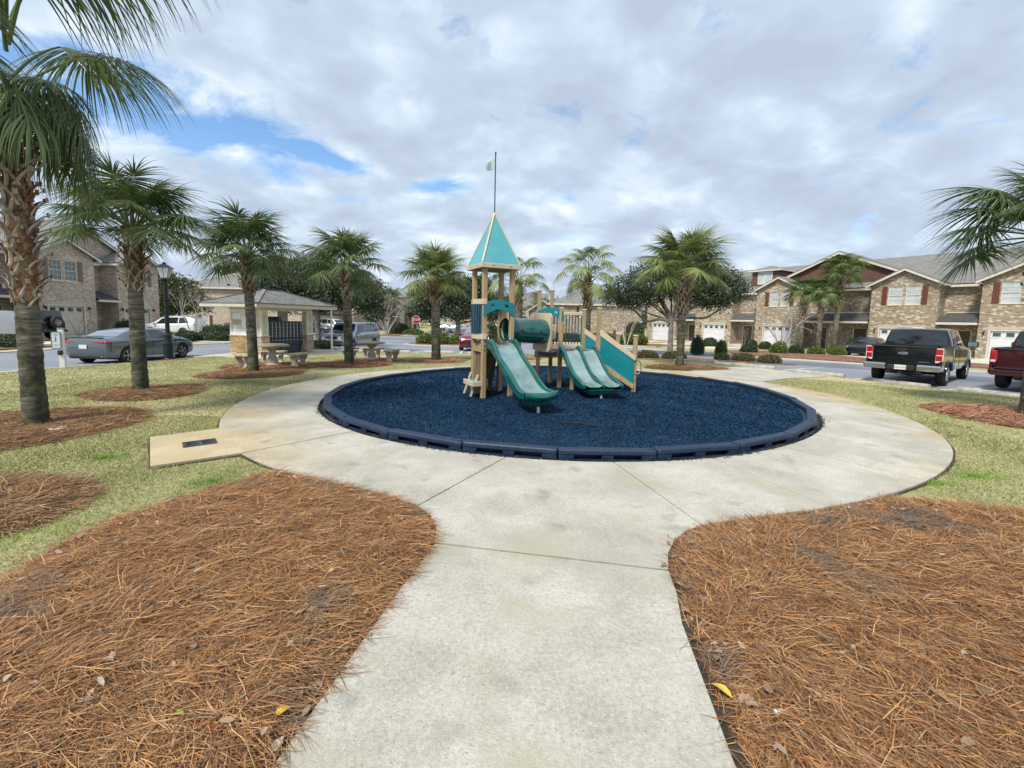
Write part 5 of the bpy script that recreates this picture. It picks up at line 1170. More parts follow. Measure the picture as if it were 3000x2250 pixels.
tree(-6.3, 50.0, [(-2.6,0,4.6,2.2,2,1.5),(-.6,.2,5.6,2.2,2.1,1.8),(1.6,0,5.2,2.4,2,1.8),(3.2,0,4.0,1.8,1.8,1.3),(0,0,3.4,3.0,2,1.1),(-3.6,0,3.4,1.5,1.5,1.0),(2.4,0,6.4,1.2,1.2,.7)], 24000, .14, 'broad grey green oak on the corner behind the stop sign', [([(0,0,1.8),(2.0,-.2,2.2),(4.2,-.2,2.9)], .14, .06)], (.3,2.4), seed=7, twigs=30)
tree(-1.9, 62, [(0,0,4.2,2.2,2,1.5),(1.6,0,3.4,1.6,1.5,1.2),(-1.5,0,3.2,1.4,1.4,1.0)], 9000, .16, 'small dark tree seen between the corner oak and the castle tower', [], (.2,2.6), seed=8)
tree(-11.0, 60, [(0,0,4.2,2.0,1.8,1.6),(-1.8,0,3.2,1.5,1.5,1.2),(1.2,0,5.0,1.2,1.2,.8)], 9000, .15, 'dark tree behind the stop sign pole', [], (.2,2.4), seed=9)
tree(-37.2, 48, [(-1.6,0,5.4,2.2,1.8,1.5),(.8,0,4.6,2.2,1.8,1.5),(-3.6,0,4.4,1.6,1.5,1.5),(-1,0,3.0,3.0,1.8,1.3),(2.6,0,3.2,1.6,1.5,1.0)], 16000, .14, 'olive brown tree beyond the lamp post at the end of the townhouses', [], (.25,3.0), seed=10, lm='oak_leaf_olive', twigs=26)
tree(-42, 74, [(-3,0,8.6,3.2,2.5,2.0),(1.5,0,9.2,3,2.5,1.8),(5,0,8.2,2.5,2.5,1.4)], 9000, .26, 'tall dark trees standing behind the hip roof house', [], (.35,6.5), seed=11, name='pine_tree')
tree(14.7, 66, [(0,0,3.2,1.6,1.6,1.6),(1.0,0,5.0,1.3,1.3,1.2)], 6000, .14, 'shaded tree in the gap between the hip roofed house and the townhouses', [], (.2,2.4), seed=12, lm='oak_leaf_olive')
# far tree line, one mass
V, F = leaf_cloud([(x, 150+10*math.sin(x*.3), 3.5+1.5*math.sin(x*1.7), 9, 5, 4.5+1.5*math.sin(x*.9)) for x in range(-230, 240, 9)], 30000, .7, 77, shell=.3)
tag(link('treeline', fast_mesh('treeline', V, F, MT['oak_leaf'])), 'far off line of woods on the horizon', None, None, 'stuff')
# bare crape myrtles
def crape(x, y, h, label, seed, nst=5, mt_='bare', dep=4, spread=.42, name='crape_myrtle', r=.04, group='bare crape myrtles'):
    t = thing(name, label, 'bare tree', (x, y, gz(x, y)-.03), 0, group); q = np.random.RandomState(seed); tr = MB(); br_ = MB()
    for k in range(nst):
        a = k*6.283/nst+q.rand(); d = Vector((math.cos(a)*.30, math.sin(a)*.30, 1)); p = Vector((math.cos(a)*.07, math.sin(a)*.07, 0)); pts_ = [p]
        for i in range(4): d = (d+Vector((math.cos(a)*.07, math.sin(a)*.07, 0))+Vector(q.randn(3)*.07)).normalized(); pts_.append(pts_[-1]+d*h*.42/4)
        tr.tube(pts_, [r, r*.9, r*.8, r*.7, r*.6], 6)
        for c in range(3): branch_tree(br_, pts_[-1], d+Vector(q.randn(3)*.4), h*.22, r*.5, dep, q, spread, .03, (2,3), 2, .002)
    tr.build('trunk', MT[mt_], t, smooth=60); br_.build('branches', MT[mt_], t); return t
crape(10.3,40.2,5.4,'pale bare crape myrtle in front of the hip roofed brick house', 1, dep=3)
crape(21.3,34.8,6.0,'pale multi stemmed crape myrtle by the white garage doors', 2, 5, dep=3)
crape(-24.3,33.6,4.9,'bare reddish crape myrtle beside the white hatchback and lamp post', 3, dep=3)
crape(-15.3,53.2,6.6,'tan vase shaped crape myrtle before the distant brick house', 4, 7, dep=3, spread=.3)
crape(-30.6,31.0,2.9,'small bare shrub in front of the garage door behind the grey sedan', 5, 3, 'bare_dark', 3, r=.025)
crape(-8.6,55.0,3.2,'little white stemmed bare tree near the far parked cars', 6, 3, dep=2, r=.03)
crape(14.9,61.5,4.2,'bare bush in the gap beside the hip roofed house', 7, 5, 'bare_dark', 3, r=.03)
crape(22.7,43.2,2.6,'hazy leafless shrub in the shaded porch corner of the townhouses', 8, 6, 'bare_dark', 3, r=.02)
crape(25.2,41.4,5.0,'twisting bare crape myrtle beside the short townhouse palms', 9, 5, dep=3)
# shrubs and hedges
def shrub(x, y, rx, ry, rz, label, lm='bush_leaf', n=1500, size=.05, seed=1, group='clipped shrubs', boxy=1.0, name='shrub', rot=0):
    t = thing(name, label, 'hedge' if name == 'hedge' else 'shrub', (x, y, gz(x, y)), rot, group); q = np.random.RandomState(abs(seed))
    dv = q.randn(n, 3); dv[:, 2] = np.abs(dv[:, 2])*1.1-.25*np.abs(q.randn(n)); dv /= np.linalg.norm(dv, axis=1)[:, None]
    if boxy < 1: dv = np.sign(dv)*np.abs(dv)**boxy
    c = dv*np.array([rx, ry, rz])*(1+q.randn(n, 1)*.06); c[:, 2] = np.maximum(c[:, 2]+rz*.25, .03)
    a = q.randn(n, 3); a /= np.linalg.norm(a, axis=1)[:, None]; b = np.cross(a, q.randn(n, 3)); b /= np.linalg.norm(b, axis=1)[:, None]; s_ = size*q.uniform(.7, 1.3, n)[:, None]
    V = np.stack([c-a*s_, c+b*s_*.5, c+a*s_, c-b*s_*.5], 1).reshape(-1, 3)
    link('foliage', fast_mesh('foliage', V, np.arange(n*4).reshape(-1, 4), MT[lm]), t)
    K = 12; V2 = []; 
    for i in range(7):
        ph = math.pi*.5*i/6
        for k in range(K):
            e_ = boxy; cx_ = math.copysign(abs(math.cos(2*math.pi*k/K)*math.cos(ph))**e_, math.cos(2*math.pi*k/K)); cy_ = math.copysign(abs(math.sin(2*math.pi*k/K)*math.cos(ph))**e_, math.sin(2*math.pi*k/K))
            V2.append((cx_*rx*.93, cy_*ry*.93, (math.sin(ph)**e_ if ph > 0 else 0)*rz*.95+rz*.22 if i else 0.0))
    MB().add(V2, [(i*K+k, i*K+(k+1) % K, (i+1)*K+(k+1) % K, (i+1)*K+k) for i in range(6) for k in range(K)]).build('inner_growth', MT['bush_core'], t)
    return t
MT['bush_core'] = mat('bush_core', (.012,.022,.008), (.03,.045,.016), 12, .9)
sh = [(-7.6,38.0,.75,.7,.75,'round hedge nearest the stop sign pole','bush_light'),(-6.2,37.6,.8,.7,.8,'bright round hedge second from the stop sign','bush_light'),(-4.7,37.4,.7,.7,.72,'round hedge just beside the palm trunk on the traffic island','bush_light'),
      (-2.9,37.6,.9,.8,.8,'mid green round hedge next to the tall box hedge','bush_leaf')]
for i, (x, y, a, b, c, lb, lm) in enumerate(sh): shrub(x, y, a, b, c, lb, lm, 1500, .07, 30+i, 'round shrubs on the traffic island')
shrub(-1.3,39.3,1.35,1.0,1.35,'tall dark box hedge on the traffic island behind the red car','bush_leaf',2600,.08,35,'round shrubs on the traffic island',.45,'hedge')
shrub(-12.3,27.0,1.25,.6,.42,'low dark hedge beside the white kiosk post','bush_leaf',2600,.05,36,'low hedges round the kiosk',.5,'hedge',-.3)
for i, (x, y, a, b, c, lb, lm) in enumerate([(7.0,22.9,.8,.6,.42,'olive brown low shrub on the oak island nearest the ramp','bush_brown'),(8.3,22.6,.85,.6,.42,'second olive brown low shrub on the oak island','bush_brown'),(9.3,24.4,.45,.4,.3,'tiny reddish shrub beside the oak trunk','bush_brown'),
        (11.6,24.4,.55,.5,.42,'dark shrub just behind the full palm trunk','bush_leaf'),(12.9,24.6,.9,.6,.45,'low brownish shrub next to the first wheel stop','bush_brown'),(13.9,23.8,.9,.6,.45,'low shrub at the tip of the oak island','bush_brown'),
        (12.4,29.6,.9,.8,1.25,'tall dark clipped bush beyond the full palm trunk','bush_leaf'),(14.0,29.6,.75,.7,1.0,'bright green bush beside the tall dark clipped one','bush_light')]): shrub(x, y, a*(.48 if c > .9 else .72), b*.6, c*.78, lb, lm, 1400, .038, 40+i, 'shrubs round the big oak')
sheet('planting_bed', [(10.7,23.4),(12.9,23.4),(15,23.2),(15,24.6),(13.2,25.6),(11,25.4)], .0, MT['bed'], .6, .15)
for i, (x, y, a, b, c, lb, lm) in enumerate([(19.9,44.6,1.25,1,.95,'large rounded boxwood in front of the second white garage','bush_leaf'),(23.4,43.6,1.1,1,.95,'rounded boxwood by the shaded townhouse porch','bush_leaf'),(23.6,41.2,.95,.9,.75,'smaller rounded boxwood before the shaded porch','bush_leaf'),(26.0,42.8,.8,.8,.8,'rounded boxwood at the corner of the third garage','bush_leaf'),
        (10.2,46.2,.8,.8,.95,'rounded boxwood by the first white garage','bush_leaf'),(12.2,46.4,.6,.7,.9,'dark boxwood hidden behind the oak trunk','bush_leaf'),
        (17.8,33.2,.95,.8,.65,'scrubby dark shrub at the end of the curbside bed','bush_leaf'),(19.9,33.0,.95,.9,.85,'upright yellow green shrub in the curbside bed','bush_light'),(21.6,33.6,.85,.8,.65,'dark rounded shrub behind the crape myrtle stems','bush_leaf'),(23.0,33.4,.9,.8,.6,'green shrub before the bare multi stem tree','bush_light'),(24.2,32.8,.9,.8,.65,'bright green shrub in the curbside bed near the small palms','bush_light'),
        (26.0,35.6,.9,.8,.6,'bright clipped shrub under the short palms','bush_light'),(27.2,37.0,.9,.8,.6,'dark clipped shrub under the tallest small palm','bush_leaf'),(28.8,36.6,.9,.8,.6,'dark clipped shrub nearest the dark sedan','bush_leaf'),(30.0,38.9,.9,.8,1.3,'tall dark shrub against the wide porch','bush_leaf')]): shrub(x, y, a*.62, b*.62, c*.72, lb, lm, 1500, .05, 60+i, 'clipped shrubs before the townhouses')
for i, (x, y, a, b, c, lb, lm) in enumerate([(8.6,43.0,1.3,.9,.85,'yellow green clipped hedge under the crape myrtle by the brick house','bush_light'),(11.6,42.6,1.3,.9,.85,'yellow green clipped hedge beside the ramp end post','bush_light'),(6.4,57.2,2.6,.9,.9,'dark foundation hedge seen through the balusters','bush_leaf'),(15.4,56.0,1.1,1.0,2.0,'tall dark cylinder shaped bush at the townhouse corner','bush_leaf')]): shrub(x, y, a, b, c, lb, lm, 2000, .08, 80+i, 'hedges of the hip roofed brick house', .7, 'hedge')
for i, (x, y, a, b, c, lb, lm) in enumerate([(-26.6,23.0,1.6,.8,.5,'dark hedge in front of the white pickup','bush_leaf'),(-22.6,25.9,1.0,.8,.5,'dark low hedge beside the black jeep','bush_leaf'),(-31.8,36.4,.8,.8,.95,'dark rounded bush by the townhouse porch behind the palm','bush_leaf'),(-24.9,30.9,.8,.7,.62,'dark round shrub next to the lamp post','bush_leaf'),(-23.4,31.6,.7,.7,.55,'round shrub under the bare crape myrtle','bush_leaf'),(-22.2,32.8,1.0,.8,.55,'wide low shrub under the bare crape myrtle','bush_leaf'),(-24.0,35.6,1.0,.8,.85,'clipped shrub behind the white hatchback','bush_leaf'),
        (-33.0,54.6,3.4,1,1.0,'long dark hedge along the hip roof house','bush_leaf'),(-31,52.6,1.0,.8,1.0,'mounded juniper before the hip roof house','bush_leaf')]): shrub(x, y, a, b, c, lb, lm, 1500, .06, 90+i, 'shrubs across the street', .8)
for i, (x, y, a, b, c, lb, lm) in enumerate([(-13.2,58.2,1.4,.8,.6,'low green mound beyond the tan crape myrtle','bush_light'),(-15.9,61,1.6,1,1.2,'dark bush at the distant brick row','bush_leaf')]): shrub(x, y, a, b, c, lb, lm, 1200, .09, 110+i, 'shrubs near the distant brick row')
# ================================================================== MAILBOX KIOSK
MT['shingle'] = course_mat('shingles', (.13,.13,.122), (.20,.197,.185), .14, .30)
MT['shingle_dark'] = course_mat('shingles_dark', (.055,.057,.06), (.09,.09,.092), .14, .30)
MT['shingle_grey'] = course_mat('shingles_grey', (.17,.165,.155), (.23,.22,.205), .14, .30)
MT['cream'] = mat('cream_trim', (.50,.46,.36), (.60,.55,.44), 3, .6)
MT['whitep'] = mat('white_trim', (.66,.65,.60), (.76,.75,.70), 3, .5)
MT['mailbox'] = mat('mailbox_slate', (.035,.055,.085), (.05,.075,.11), 12, .38, .3)
MT['mailbox_dark'] = mat('mailbox_gap', (.01,.014,.02), rough=.6)
MT['kbrick'] = mat('kiosk_brick', (.34,.20,.09), (.56,.42,.23), 12, .9, bump=.3, bscale=60, objrand=.28)  # yellow of the sunlit end wall put into the brick colour
MT['kbrick_pale'] = mat('kiosk_brick_pale', (.36,.24,.17), (.58,.49,.38), 12, .9, bump=.3, bscale=60, objrand=.28)
MT['mortar'] = mat('mortar', (.30,.26,.20), (.38,.34,.28), 30, .95)
MT['glass_dark'] = mat('dark_glass', (.012,.016,.02), rough=.08, coat=.5)
ka = math.atan2(-.38, .925)        # local X along the end wall (towards the road: -X), local Y along the long side
kc = Vector((-11.30, 19.75, 0))    # corner nearest the playground; local frame: -X end wall, +Y long side
kz = gz(-11.5, 20.4)+.03
ki = thing('mailbox_kiosk', 'open brick and cream mailbox kiosk with a grey shingled hip roof', 'kiosk', (kc.x, kc.y, kz), ka)
KW, KL = 2.1, 2.95; PW = .42
def pier(x0, x1, y0, y1, mt_, name='brick_pier', rows=11):
    p = MB().box(x0+.014, x1-.014, y0+.014, y1-.014, 0, rows*.074).build(name, MT['mortar'], ki)
    bm_ = MB().cbox((0,0,0), (.196,.05,.058), None, .004).mesh('brick', mt_); bm_h = MB().cbox((0,0,0), (.09,.05,.062), None, .003).mesh('brick', mt_)
    for r_ in range(rows):
        z = .037+r_*.074
        for side, (a0, a1, fx) in {'f': (x0, x1, 0), 'b': (x0, x1, 1), 'r': (y0, y1, 2), 'l': (y0, y1, 3)}.items():
            if side == 'b': continue
            s0 = a0+(.0 if r_ % 2 == 0 else -.105)
            while s0 < a1-.05:
                u0 = max(s0, a0); u1 = min(s0+.205, a1); s0 += .21
                if u1-u0 < .05: continue
                c = (u0+u1)/2; sx_ = (u1-u0-.010)/.196
                loc = {'f': (c, y0+.025-.006, z), 'r': (x1-.025+.006, c, z), 'l': (x0+.025-.006, c, z)}[side]
                o = link('brick', bm_, p, (loc[0], loc[1]+rs.uniform(-.002,.002), loc[2]), (0, 0, 0 if side == 'f' else math.pi/2)); o.scale = (min(sx_, 1.05), 1, 1)
    MB().box(x0-.03, x1+.03, y0-.03, y1+.03, rows*.074, rows*.074+.055).build('pier_cap', mt_, p)
    return p
pier(-KW, -PW-.035, 0, .34, MT['kbrick']); pier(-PW-.02, 0, -.001, PW, MT['kbrick_pale']); pier(-PW, 0, KL-PW, KL, MT['kbrick_pale']); pier(-KW, -KW+PW, KL-PW, KL, MT['kbrick_pale'])
# end wall: notice board with white frame; cream upper walls
zt_ = 2.36
MB().box(-KW+.03, -.03, .06, .30, .87, 1.02).build('sill', MT['whitep'], ki)
nb = MB(); nb.box(-KW+.02, -KW+.12, .02, .34, .87, zt_-.30); nb.box(-KW+.12, -.50, .02, .34, .87, 1.0)
nb.build('board_frame', MT['whitep'], ki)
MB().box(-KW+.12, -.50, .07, .12, 1.0, zt_-.42).build('notice_board', mat('notice_back', (.62,.62,.60), rough=.5), ki)
MB().box(-KW+.12, -.50, .02, .34, zt_-.42, zt_-.30).build('board_frame', MT['whitep'], ki)
MT['notice_w'] = mat('notice_paper', (.78,.78,.76), rough=.7); MT['notice_t'] = mat('notice_tan', (.46,.37,.22), rough=.8); MT['notice_g'] = mat('notice_cream', (.70,.66,.55), rough=.8)
for (x0, x1, z0, z1, mk) in ((-KW+.18,-KW+.70,1.62,1.88,'notice_w'),(-KW+.16,-KW+.72,1.36,1.585,'notice_t'),(-KW+.18,-KW+.44,1.04,1.33,'notice_w'),(-KW+.47,-KW+.70,1.05,1.33,'notice_g'),(-KW+.80,-KW+1.10,1.20,1.75,'notice_w'),(-KW+1.15,-KW+1.45,1.3,1.7,'notice_g')):
    MB().box(x0, x1, .062, .069, z0, z1).build('notice', MT[mk], ki)
# corner post with white frame on both faces
for (x0, x1, y0, y1) in ((-.42,-.02,.03,.36),(-.36,-.03,KL-.38,KL-.05),(-KW+.03,-KW+.36,KL-.38,KL-.05)):
    MB().box(x0, x1, y0, y1, .865, zt_-.28).build('post_box', MT['cream'], ki)
    fr = MB()
    for (a, b_) in ((y0, y0+.06), (y1-.06, y1)): fr.box(x1, x1+.02, a, b_, .87, zt_-.30)
    fr.box(x1, x1+.02, y0+.06, y1-.06, .87, .97); fr.box(x1, x1+.02, y0+.06, y1-.06, zt_-.38, zt_-.30)
    fr.box(x0, x0+.06, y0-.02, y0, .87, zt_-.30); fr.box(x1-.06, x1, y0-.02, y0, .87, zt_-.30)
    fr.build('post_trim', MT['whitep'], ki)
bm = MB(); bm.box(-KW+.02, -.02, .04, .32, zt_-.30, zt_); bm.box(-.31, -.03, .32, KL-.04, zt_-.30, zt_); bm.box(-KW+.02, -KW+.31, .32, KL-.04, zt_-.30, zt_); bm.box(-KW+.31, -.31, KL-.33, KL-.05, zt_-.30, zt_)
bm.build('header_beam', MT['cream'], ki)
tl = MB(); tl.box(-.025, -.0, .33, KL-.38, zt_-.33, zt_-.30); tl.build('beam_trim', MT['whitep'], ki)
MB().box(-KW+.08, -KW+.2, .40, KL-.45, .0, 1.75).build('back_screen', mat('screen_grey', (.10,.105,.11), rough=.7), ki)
# mailboxes
mb0, mb1 = .47, KL-.47; ml = mb1-mb0; mx = -.30
mbx = thing('mailbox_bank', None, None); mbx.parent = ki
MB().box(mx-.40, mx, mb0, mb1, .40, 1.50).build('cabinet', MT['mailbox_dark'], mbx)
MB().box(mx-.42, mx+.03, mb0-.02, mb1+.02, 1.50, 1.545).build('hood', MT['mailbox'], mbx)
MB().box(mx-.34, mx-.03, mb0+.04, mb1-.04, 0, .40).build('pedestal', MT['mailbox'], mbx)
NCm = 10; cw = ml/NCm
dm = MB().cbox((0,0,0), (.012, cw-.012, .066), None, .002).mesh('mail_door', MT['mailbox'])
lm_me = MB().box(.0065, .008, -.022, .022, -.02, .02).mesh('number_label', MT['litter_white'])
kh = MB().box(.0065, .011, -.006, .006, -.006, .006).mesh('lock', MT['gray_metal'])
pd = MB().cbox((0,0,0), (.012, cw-.012, .30), None, .002).mesh('parcel_door', MT['mailbox'])
for c in range(NCm):
    y = mb0+(c+.5)*cw
    for r_ in range(10):
        z = 1.46-r_*.0735
        if r_ == 5 and c % 2: pass
        o = link('mail_door', dm, mbx, (mx+.008, y, z)); l_ = link('number_label', lm_me, o, (0, cw*.18, .002)); k_ = link('lock', kh, o, (0, -cw*.28, 0))
    o = link('parcel_door', pd, mbx, (mx+.008, y, .565)); link('number_label', lm_me, o, (0, cw*.12, .09)); link('lock', kh, o, (0, -cw*.2, .06)); link('lock', kh, o, (0, cw*.2, .06))
# roof
oh = .82; x0, x1, y0, y1 = -KW-oh, oh, -oh, KL+oh; zr = 2.32; pk = .70; xc = (x0+x1)/2; rl_ = (y1-y0)-(x1-x0)
ya, yb = y0+(x1-x0)/2+.0, y1-(x1-x0)/2
if yb < ya: ya = yb = (y0+y1)/2
MB().add([(x0,y0,zr+.02),(x1,y0,zr+.02),(x1,y1,zr+.02),(x0,y1,zr+.02),(xc,ya,zr+pk),(xc,yb,zr+pk),(x0,y0,zr-.02),(x1,y0,zr-.02),(x1,y1,zr-.02),(x0,y1,zr-.02)],
         [(0,1,4),(1,2,5,4),(2,3,5),(3,0,4,5),(0,6,7,1),(1,7,8,2),(2,8,9,3),(3,9,6,0),(9,8,7,6)]).build('roof', MT['shingle'], ki)
rc = MB(); 
for a_, b_ in (((x0,y0),(xc,ya)),((x1,y0),(xc,ya)),((x1,y1),(xc,yb)),((x0,y1),(xc,yb))): rc.beam((a_[0],a_[1],zr+.035),(b_[0],b_[1],zr+pk+.015),.16,.02)
rc.beam((xc,ya,zr+pk+.012),(xc,yb,zr+pk+.012),.2,.03); rc.build('ridge_cap', MT['shingle_grey'], ki)
fs_ = MB()
for (a, b_, c, d) in ((x0+.02,x1-.02,y0+.02,y0+.05),(x0+.02,x1-.02,y1-.05,y1-.02),(x0+.02,x0+.05,y0+.05,y1-.05),(x1-.05,x1-.02,y0+.05,y1-.05)): fs_.box(a, b_, c, d, zr-.17, zr-.021)
fs_.build('fascia', MT['cream'], ki); MB().box(x0+.05, x1-.05, y0+.05, y1-.05, zr-.10, zr-.07).build('soffit', MT['whitep'], ki)
MB().tube([(.62, y1-.25, -.05),(.62, y1-.25, zr-.1)], .05, 8).build('roof_post', MT['whitep'], ki, smooth=60)
for q in (-.06, .06): MB().lathe([(.02,zt_-.02),(.045,zt_-.09),(.05,zt_-.11),(.001,zt_-.10)], 10, Matrix.Translation((.25, KL-.55+q, -.03))).build('spot_lamp', MT['black_metal'], ki, smooth=40)

# ================================================================== STONE TABLES AND BENCHES
MT['cast'] = mat('cast_stone', (.30,.245,.14), (.46,.385,.24), 5, .9, bump=.4, bscale=50)
MT['cast_pale'] = mat('cast_stone_pale', (.31,.29,.22), (.47,.44,.35), 5, .9, bump=.5, bscale=30)
def stone_table(x, y, label, bang, blabels, s=1.0):
    t = thing('stone_table', label, 'table', (x, y, gz(x, y)+.02), 0, 'round cast stone picnic tables')
    MB().lathe([(.50,.69),(.545,.705),(.55,.73),(.545,.755),(.50,.77),(.001,.775)], 28).build('table_top', MT['cast'], t, smooth=35)
    MB().lathe([(.26,0),(.27,.06),(.20,.08),(.17,.12),(.185,.2),(.17,.28),(.115,.38),(.10,.46),(.115,.52),(.20,.62),(.30,.688),(.001,.69)], 8).build('pedestal', MT['cast_pale'], t, smooth=25)
    for a, lb in zip(bang, blabels):
        r = .98; bx_, by_ = x+r*math.cos(a), y+r*math.sin(a)
        b = thing('stone_bench', lb, 'bench', (bx_, by_, gz(bx_, by_)+.02), a-math.pi/2, 'curved cast stone benches')
        # curved seat: local +Y points outward from the table
        n = 12; V = []; ra, rb_ = .80, 1.18; an = .47
        for k in range(n+1):
            u = -an+2*an*k/n; e_ = 1-.10*abs(u/an)**6
            for rr_, z in ((ra+.02, .40), (ra, .415), (ra, .455), (ra+.02, .47), (rb_-.02, .47), (rb_, .455), (rb_, .415), (rb_-.02, .40)):
                rm = (ra+rb_)/2; r2_ = rm+(rr_-rm)*e_; V.append((r2_*math.sin(u), r2_*math.cos(u)-r, z))
        m = MB().add(V, [(k*8+i, k*8+(i+1) % 8, (k+1)*8+(i+1) % 8, (k+1)*8+i) for k in range(n) for i in range(8)]+[tuple(range(8)), tuple(reversed(range(n*8, n*8+8)))])
        m.build('seat', MT['cast'], b, smooth=35)
        for s_ in (-1, 1):
            u = s_*an*.62; M = Matrix.Translation((r*math.sin(u), r*math.cos(u)-r, 0)) @ Matrix.Rotation(-u, 4, 'Z')
            prof = [(.145,0),(.15,.04),(.10,.07),(.075,.13),(.085,.2),(.13,.27),(.155,.33),(.15,.40)]
            poly = [(-a_, z) for a_, z in prof]+[(a_, z) for a_, z in reversed(prof)]
            MB().prism(poly, -.055, .055, 'YZ', M).build('leg', MT['cast_pale'], b)
def dirs(x, y):
    toward = math.atan2(-y, -x); return [toward+1.05, toward-1.15, toward+math.pi]
stone_table(-8.55, 15.6, 'round cast stone table in front of the kiosk mailboxes', dirs(-8.55, 15.6), ['curved stone bench before the mailboxes, on the slide side of its table','curved stone bench half hidden by the palm before the kiosk','curved stone bench behind the first table, below the mailboxes'])
stone_table(-5.92, 18.4, 'round cast stone table in front of the silver wagon', dirs(-5.92, 18.4), ['curved stone bench of the second table, on the side of the stop sign palm','curved stone bench of the second table, tucked by the palm trunk','curved stone bench behind the second table, nearest the wheel stops'])

# ================================================================== STREET LAMP, SIGNS
MT['lamp_green'] = mat('lamp_paint', (.005,.013,.013), (.009,.019,.018), 8, .35, .2)
MT['frost'] = mat('frosted_glass', (.62,.66,.70), rough=.25)
lx, ly = -14.0, 17.84
lp = thing('street_lamp', 'dark green lamp post with a four sided lantern on the lawn beside the grey sedan', 'street lamp', (lx, ly, gz(lx, ly)))
MB().lathe([(.19,0),(.19,.06),(.165,.09),(.165,.62),(.18,.64),(.18,.70),(.14,.73),(.125,.78),(.125,.98),(.14,1.0),(.14,1.04),(.10,1.08),(.085,1.14)], 16).build('base', MT['lamp_green'], lp, smooth=30)
MB().lathe([(.078,1.14),(.06,3.12),(.085,3.14),(.085,3.19),(.05,3.22),(.05,3.28)], 16).build('pole', MT['lamp_green'], lp, smooth=30)
ln_ = thing('lantern', None, None, (0, 0, 0)); ln_.parent = lp; ln_.rotation_euler = (0,0,.35)
g4 = MB(); b4, t4, zb4, zt4 = .115, .215, 3.30, 3.70
g4.add([(-b4,-b4,zb4),(b4,-b4,zb4),(b4,b4,zb4),(-b4,b4,zb4),(-t4,-t4,zt4),(t4,-t4,zt4),(t4,t4,zt4),(-t4,t4,zt4)], [(0,3,2,1),(4,5,6,7),(0,1,5,4),(1,2,6,5),(2,3,7,6),(3,0,4,7)])
g4.build('glass', MT['frost'], ln_)
cg = MB()
for sx_ in (-1, 1):
    for sy_ in (-1, 1): cg.tube([(sx_*b4, sy_*b4, zb4), (sx_*t4, sy_*t4, zt4)], .012, 5)
for a_ in ((1,0),(-1,0),(0,1),(0,-1)): cg.tube([(a_[0]*b4*1.02, a_[1]*b4*1.02, zb4), (a_[0]*t4*1.02, a_[1]*t4*1.02, zt4)], .007, 4)
cg.box(-b4-.015, b4+.015, -b4-.015, b4+.015, zb4-.03, zb4); cg.build('cage', MT['lamp_green'], ln_)
rr4 = MB(); e4 = .27; rr4.add([(-e4,-e4,zt4),(e4,-e4,zt4),(e4,e4,zt4),(-e4,e4,zt4),(-.10,-.10,zt4+.14),(.10,-.10,zt4+.14),(.10,.10,zt4+.14),(-.10,.10,zt4+.14)], [(0,3,2,1),(4,5,6,7),(0,1,5,4),(1,2,6,5),(2,3,7,6),(3,0,4,7)])
rr4.lathe([(.07,zt4+.14),(.075,zt4+.20),(.04,zt4+.22),(.001,zt4+.24)], 8); rr4.build('cap', MT['lamp_green'], ln_)

def text_mesh(body, size, mt_, name, parent, M, ext=.001, align='CENTER'):
    cu = bpy.data.curves.new('t', 'FONT'); cu.body = body; cu.size = size; cu.align_x = align; cu.align_y = 'CENTER'; cu.extrude = ext; cu.resolution_u = 2
    ob = bpy.data.objects.new('t', cu); COL.objects.link(ob); dg = bpy.context.evaluated_depsgraph_get(); me = bpy.data.meshes.new_from_object(ob.evaluated_get(dg))
    bpy.data.objects.remove(ob); bpy.data.curves.remove(cu); me.transform(M); me.materials.clear(); me.materials.append(mt_); return link(name, me, parent)
RX = Matrix.Rotation(R(90), 4, 'X')     # upright text facing -Y
MT['sign_red'] = mat('sign_red', (.32,.012,.02), rough=.4); MT['sign_white'] = mat('sign_white', (.75,.75,.75), rough=.4); MT['sign_green'] = mat('sign_green', (.01,.12,.06), rough=.4)
sx0, sy0 = -9.35, 42.4
ss = thing('stop_sign', 'red octagonal STOP sign on a thin green pole at the planted corner', 'stop sign', (sx0, sy0, gz(sx0, sy0)), .12)
MB().cbox((0,.03,1.15), (.06,.04,2.9)).build('pole', MT['sign_green'], ss)
oc = [(.41*math.cos(R(22.5+45*k)), 2.15+.41*math.sin(R(22.5+45*k))) for k in range(8)]
MB().prism(oc, -.005, .0, 'XZ').build('sign_rim', MT['sign_white'], ss)
MB().prism([(x*.93, 2.15+(z-2.15)*.93) for x, z in oc], -.012, -.007, 'XZ').build('sign_face', MT['sign_red'], ss)
text_mesh('STOP', .30, MT['sign_white'], 'lettering', ss, Matrix.Translation((0,-.016,2.15)) @ RX)
# park rules post: white post with framed notice and waste bag holder
px_, py_ = -14.75, 14.35
sg = thing('dog_station', 'white post by the street with a framed dog walker notice and small black bag holder', 'sign', (px_, py_, gz(px_, py_)), .50)
MB().cbox((0,0,.62), (.13,.13,1.26), None, .006).build('post', MT['sign_white'], sg)
MT['sign_grey'] = mat('sign_grey', (.22,.26,.33), rough=.4)
MB().cbox((0,0,1.28), (.15,.15,.03), None, .008).build('post_cap', MT['sign_grey'], sg)
MB().cbox((-.10,-.075,.90), (.25,.02,.56), None, .03).build('notice_frame', MT['sign_grey'], sg)
MB().cbox((-.10,-.088,.90), (.20,.01,.50), None, .01).build('notice', mat('notice_sheet', (.62,.68,.70), rough=.5), sg)
MT['ink'] = mat('ink', (.10,.13,.15), rough=.6)
text_mesh('CLEAN\nUP', .055, MT['ink'], 'lettering', sg, Matrix.Translation((-.10,-.095,1.07)) @ RX, .0005)
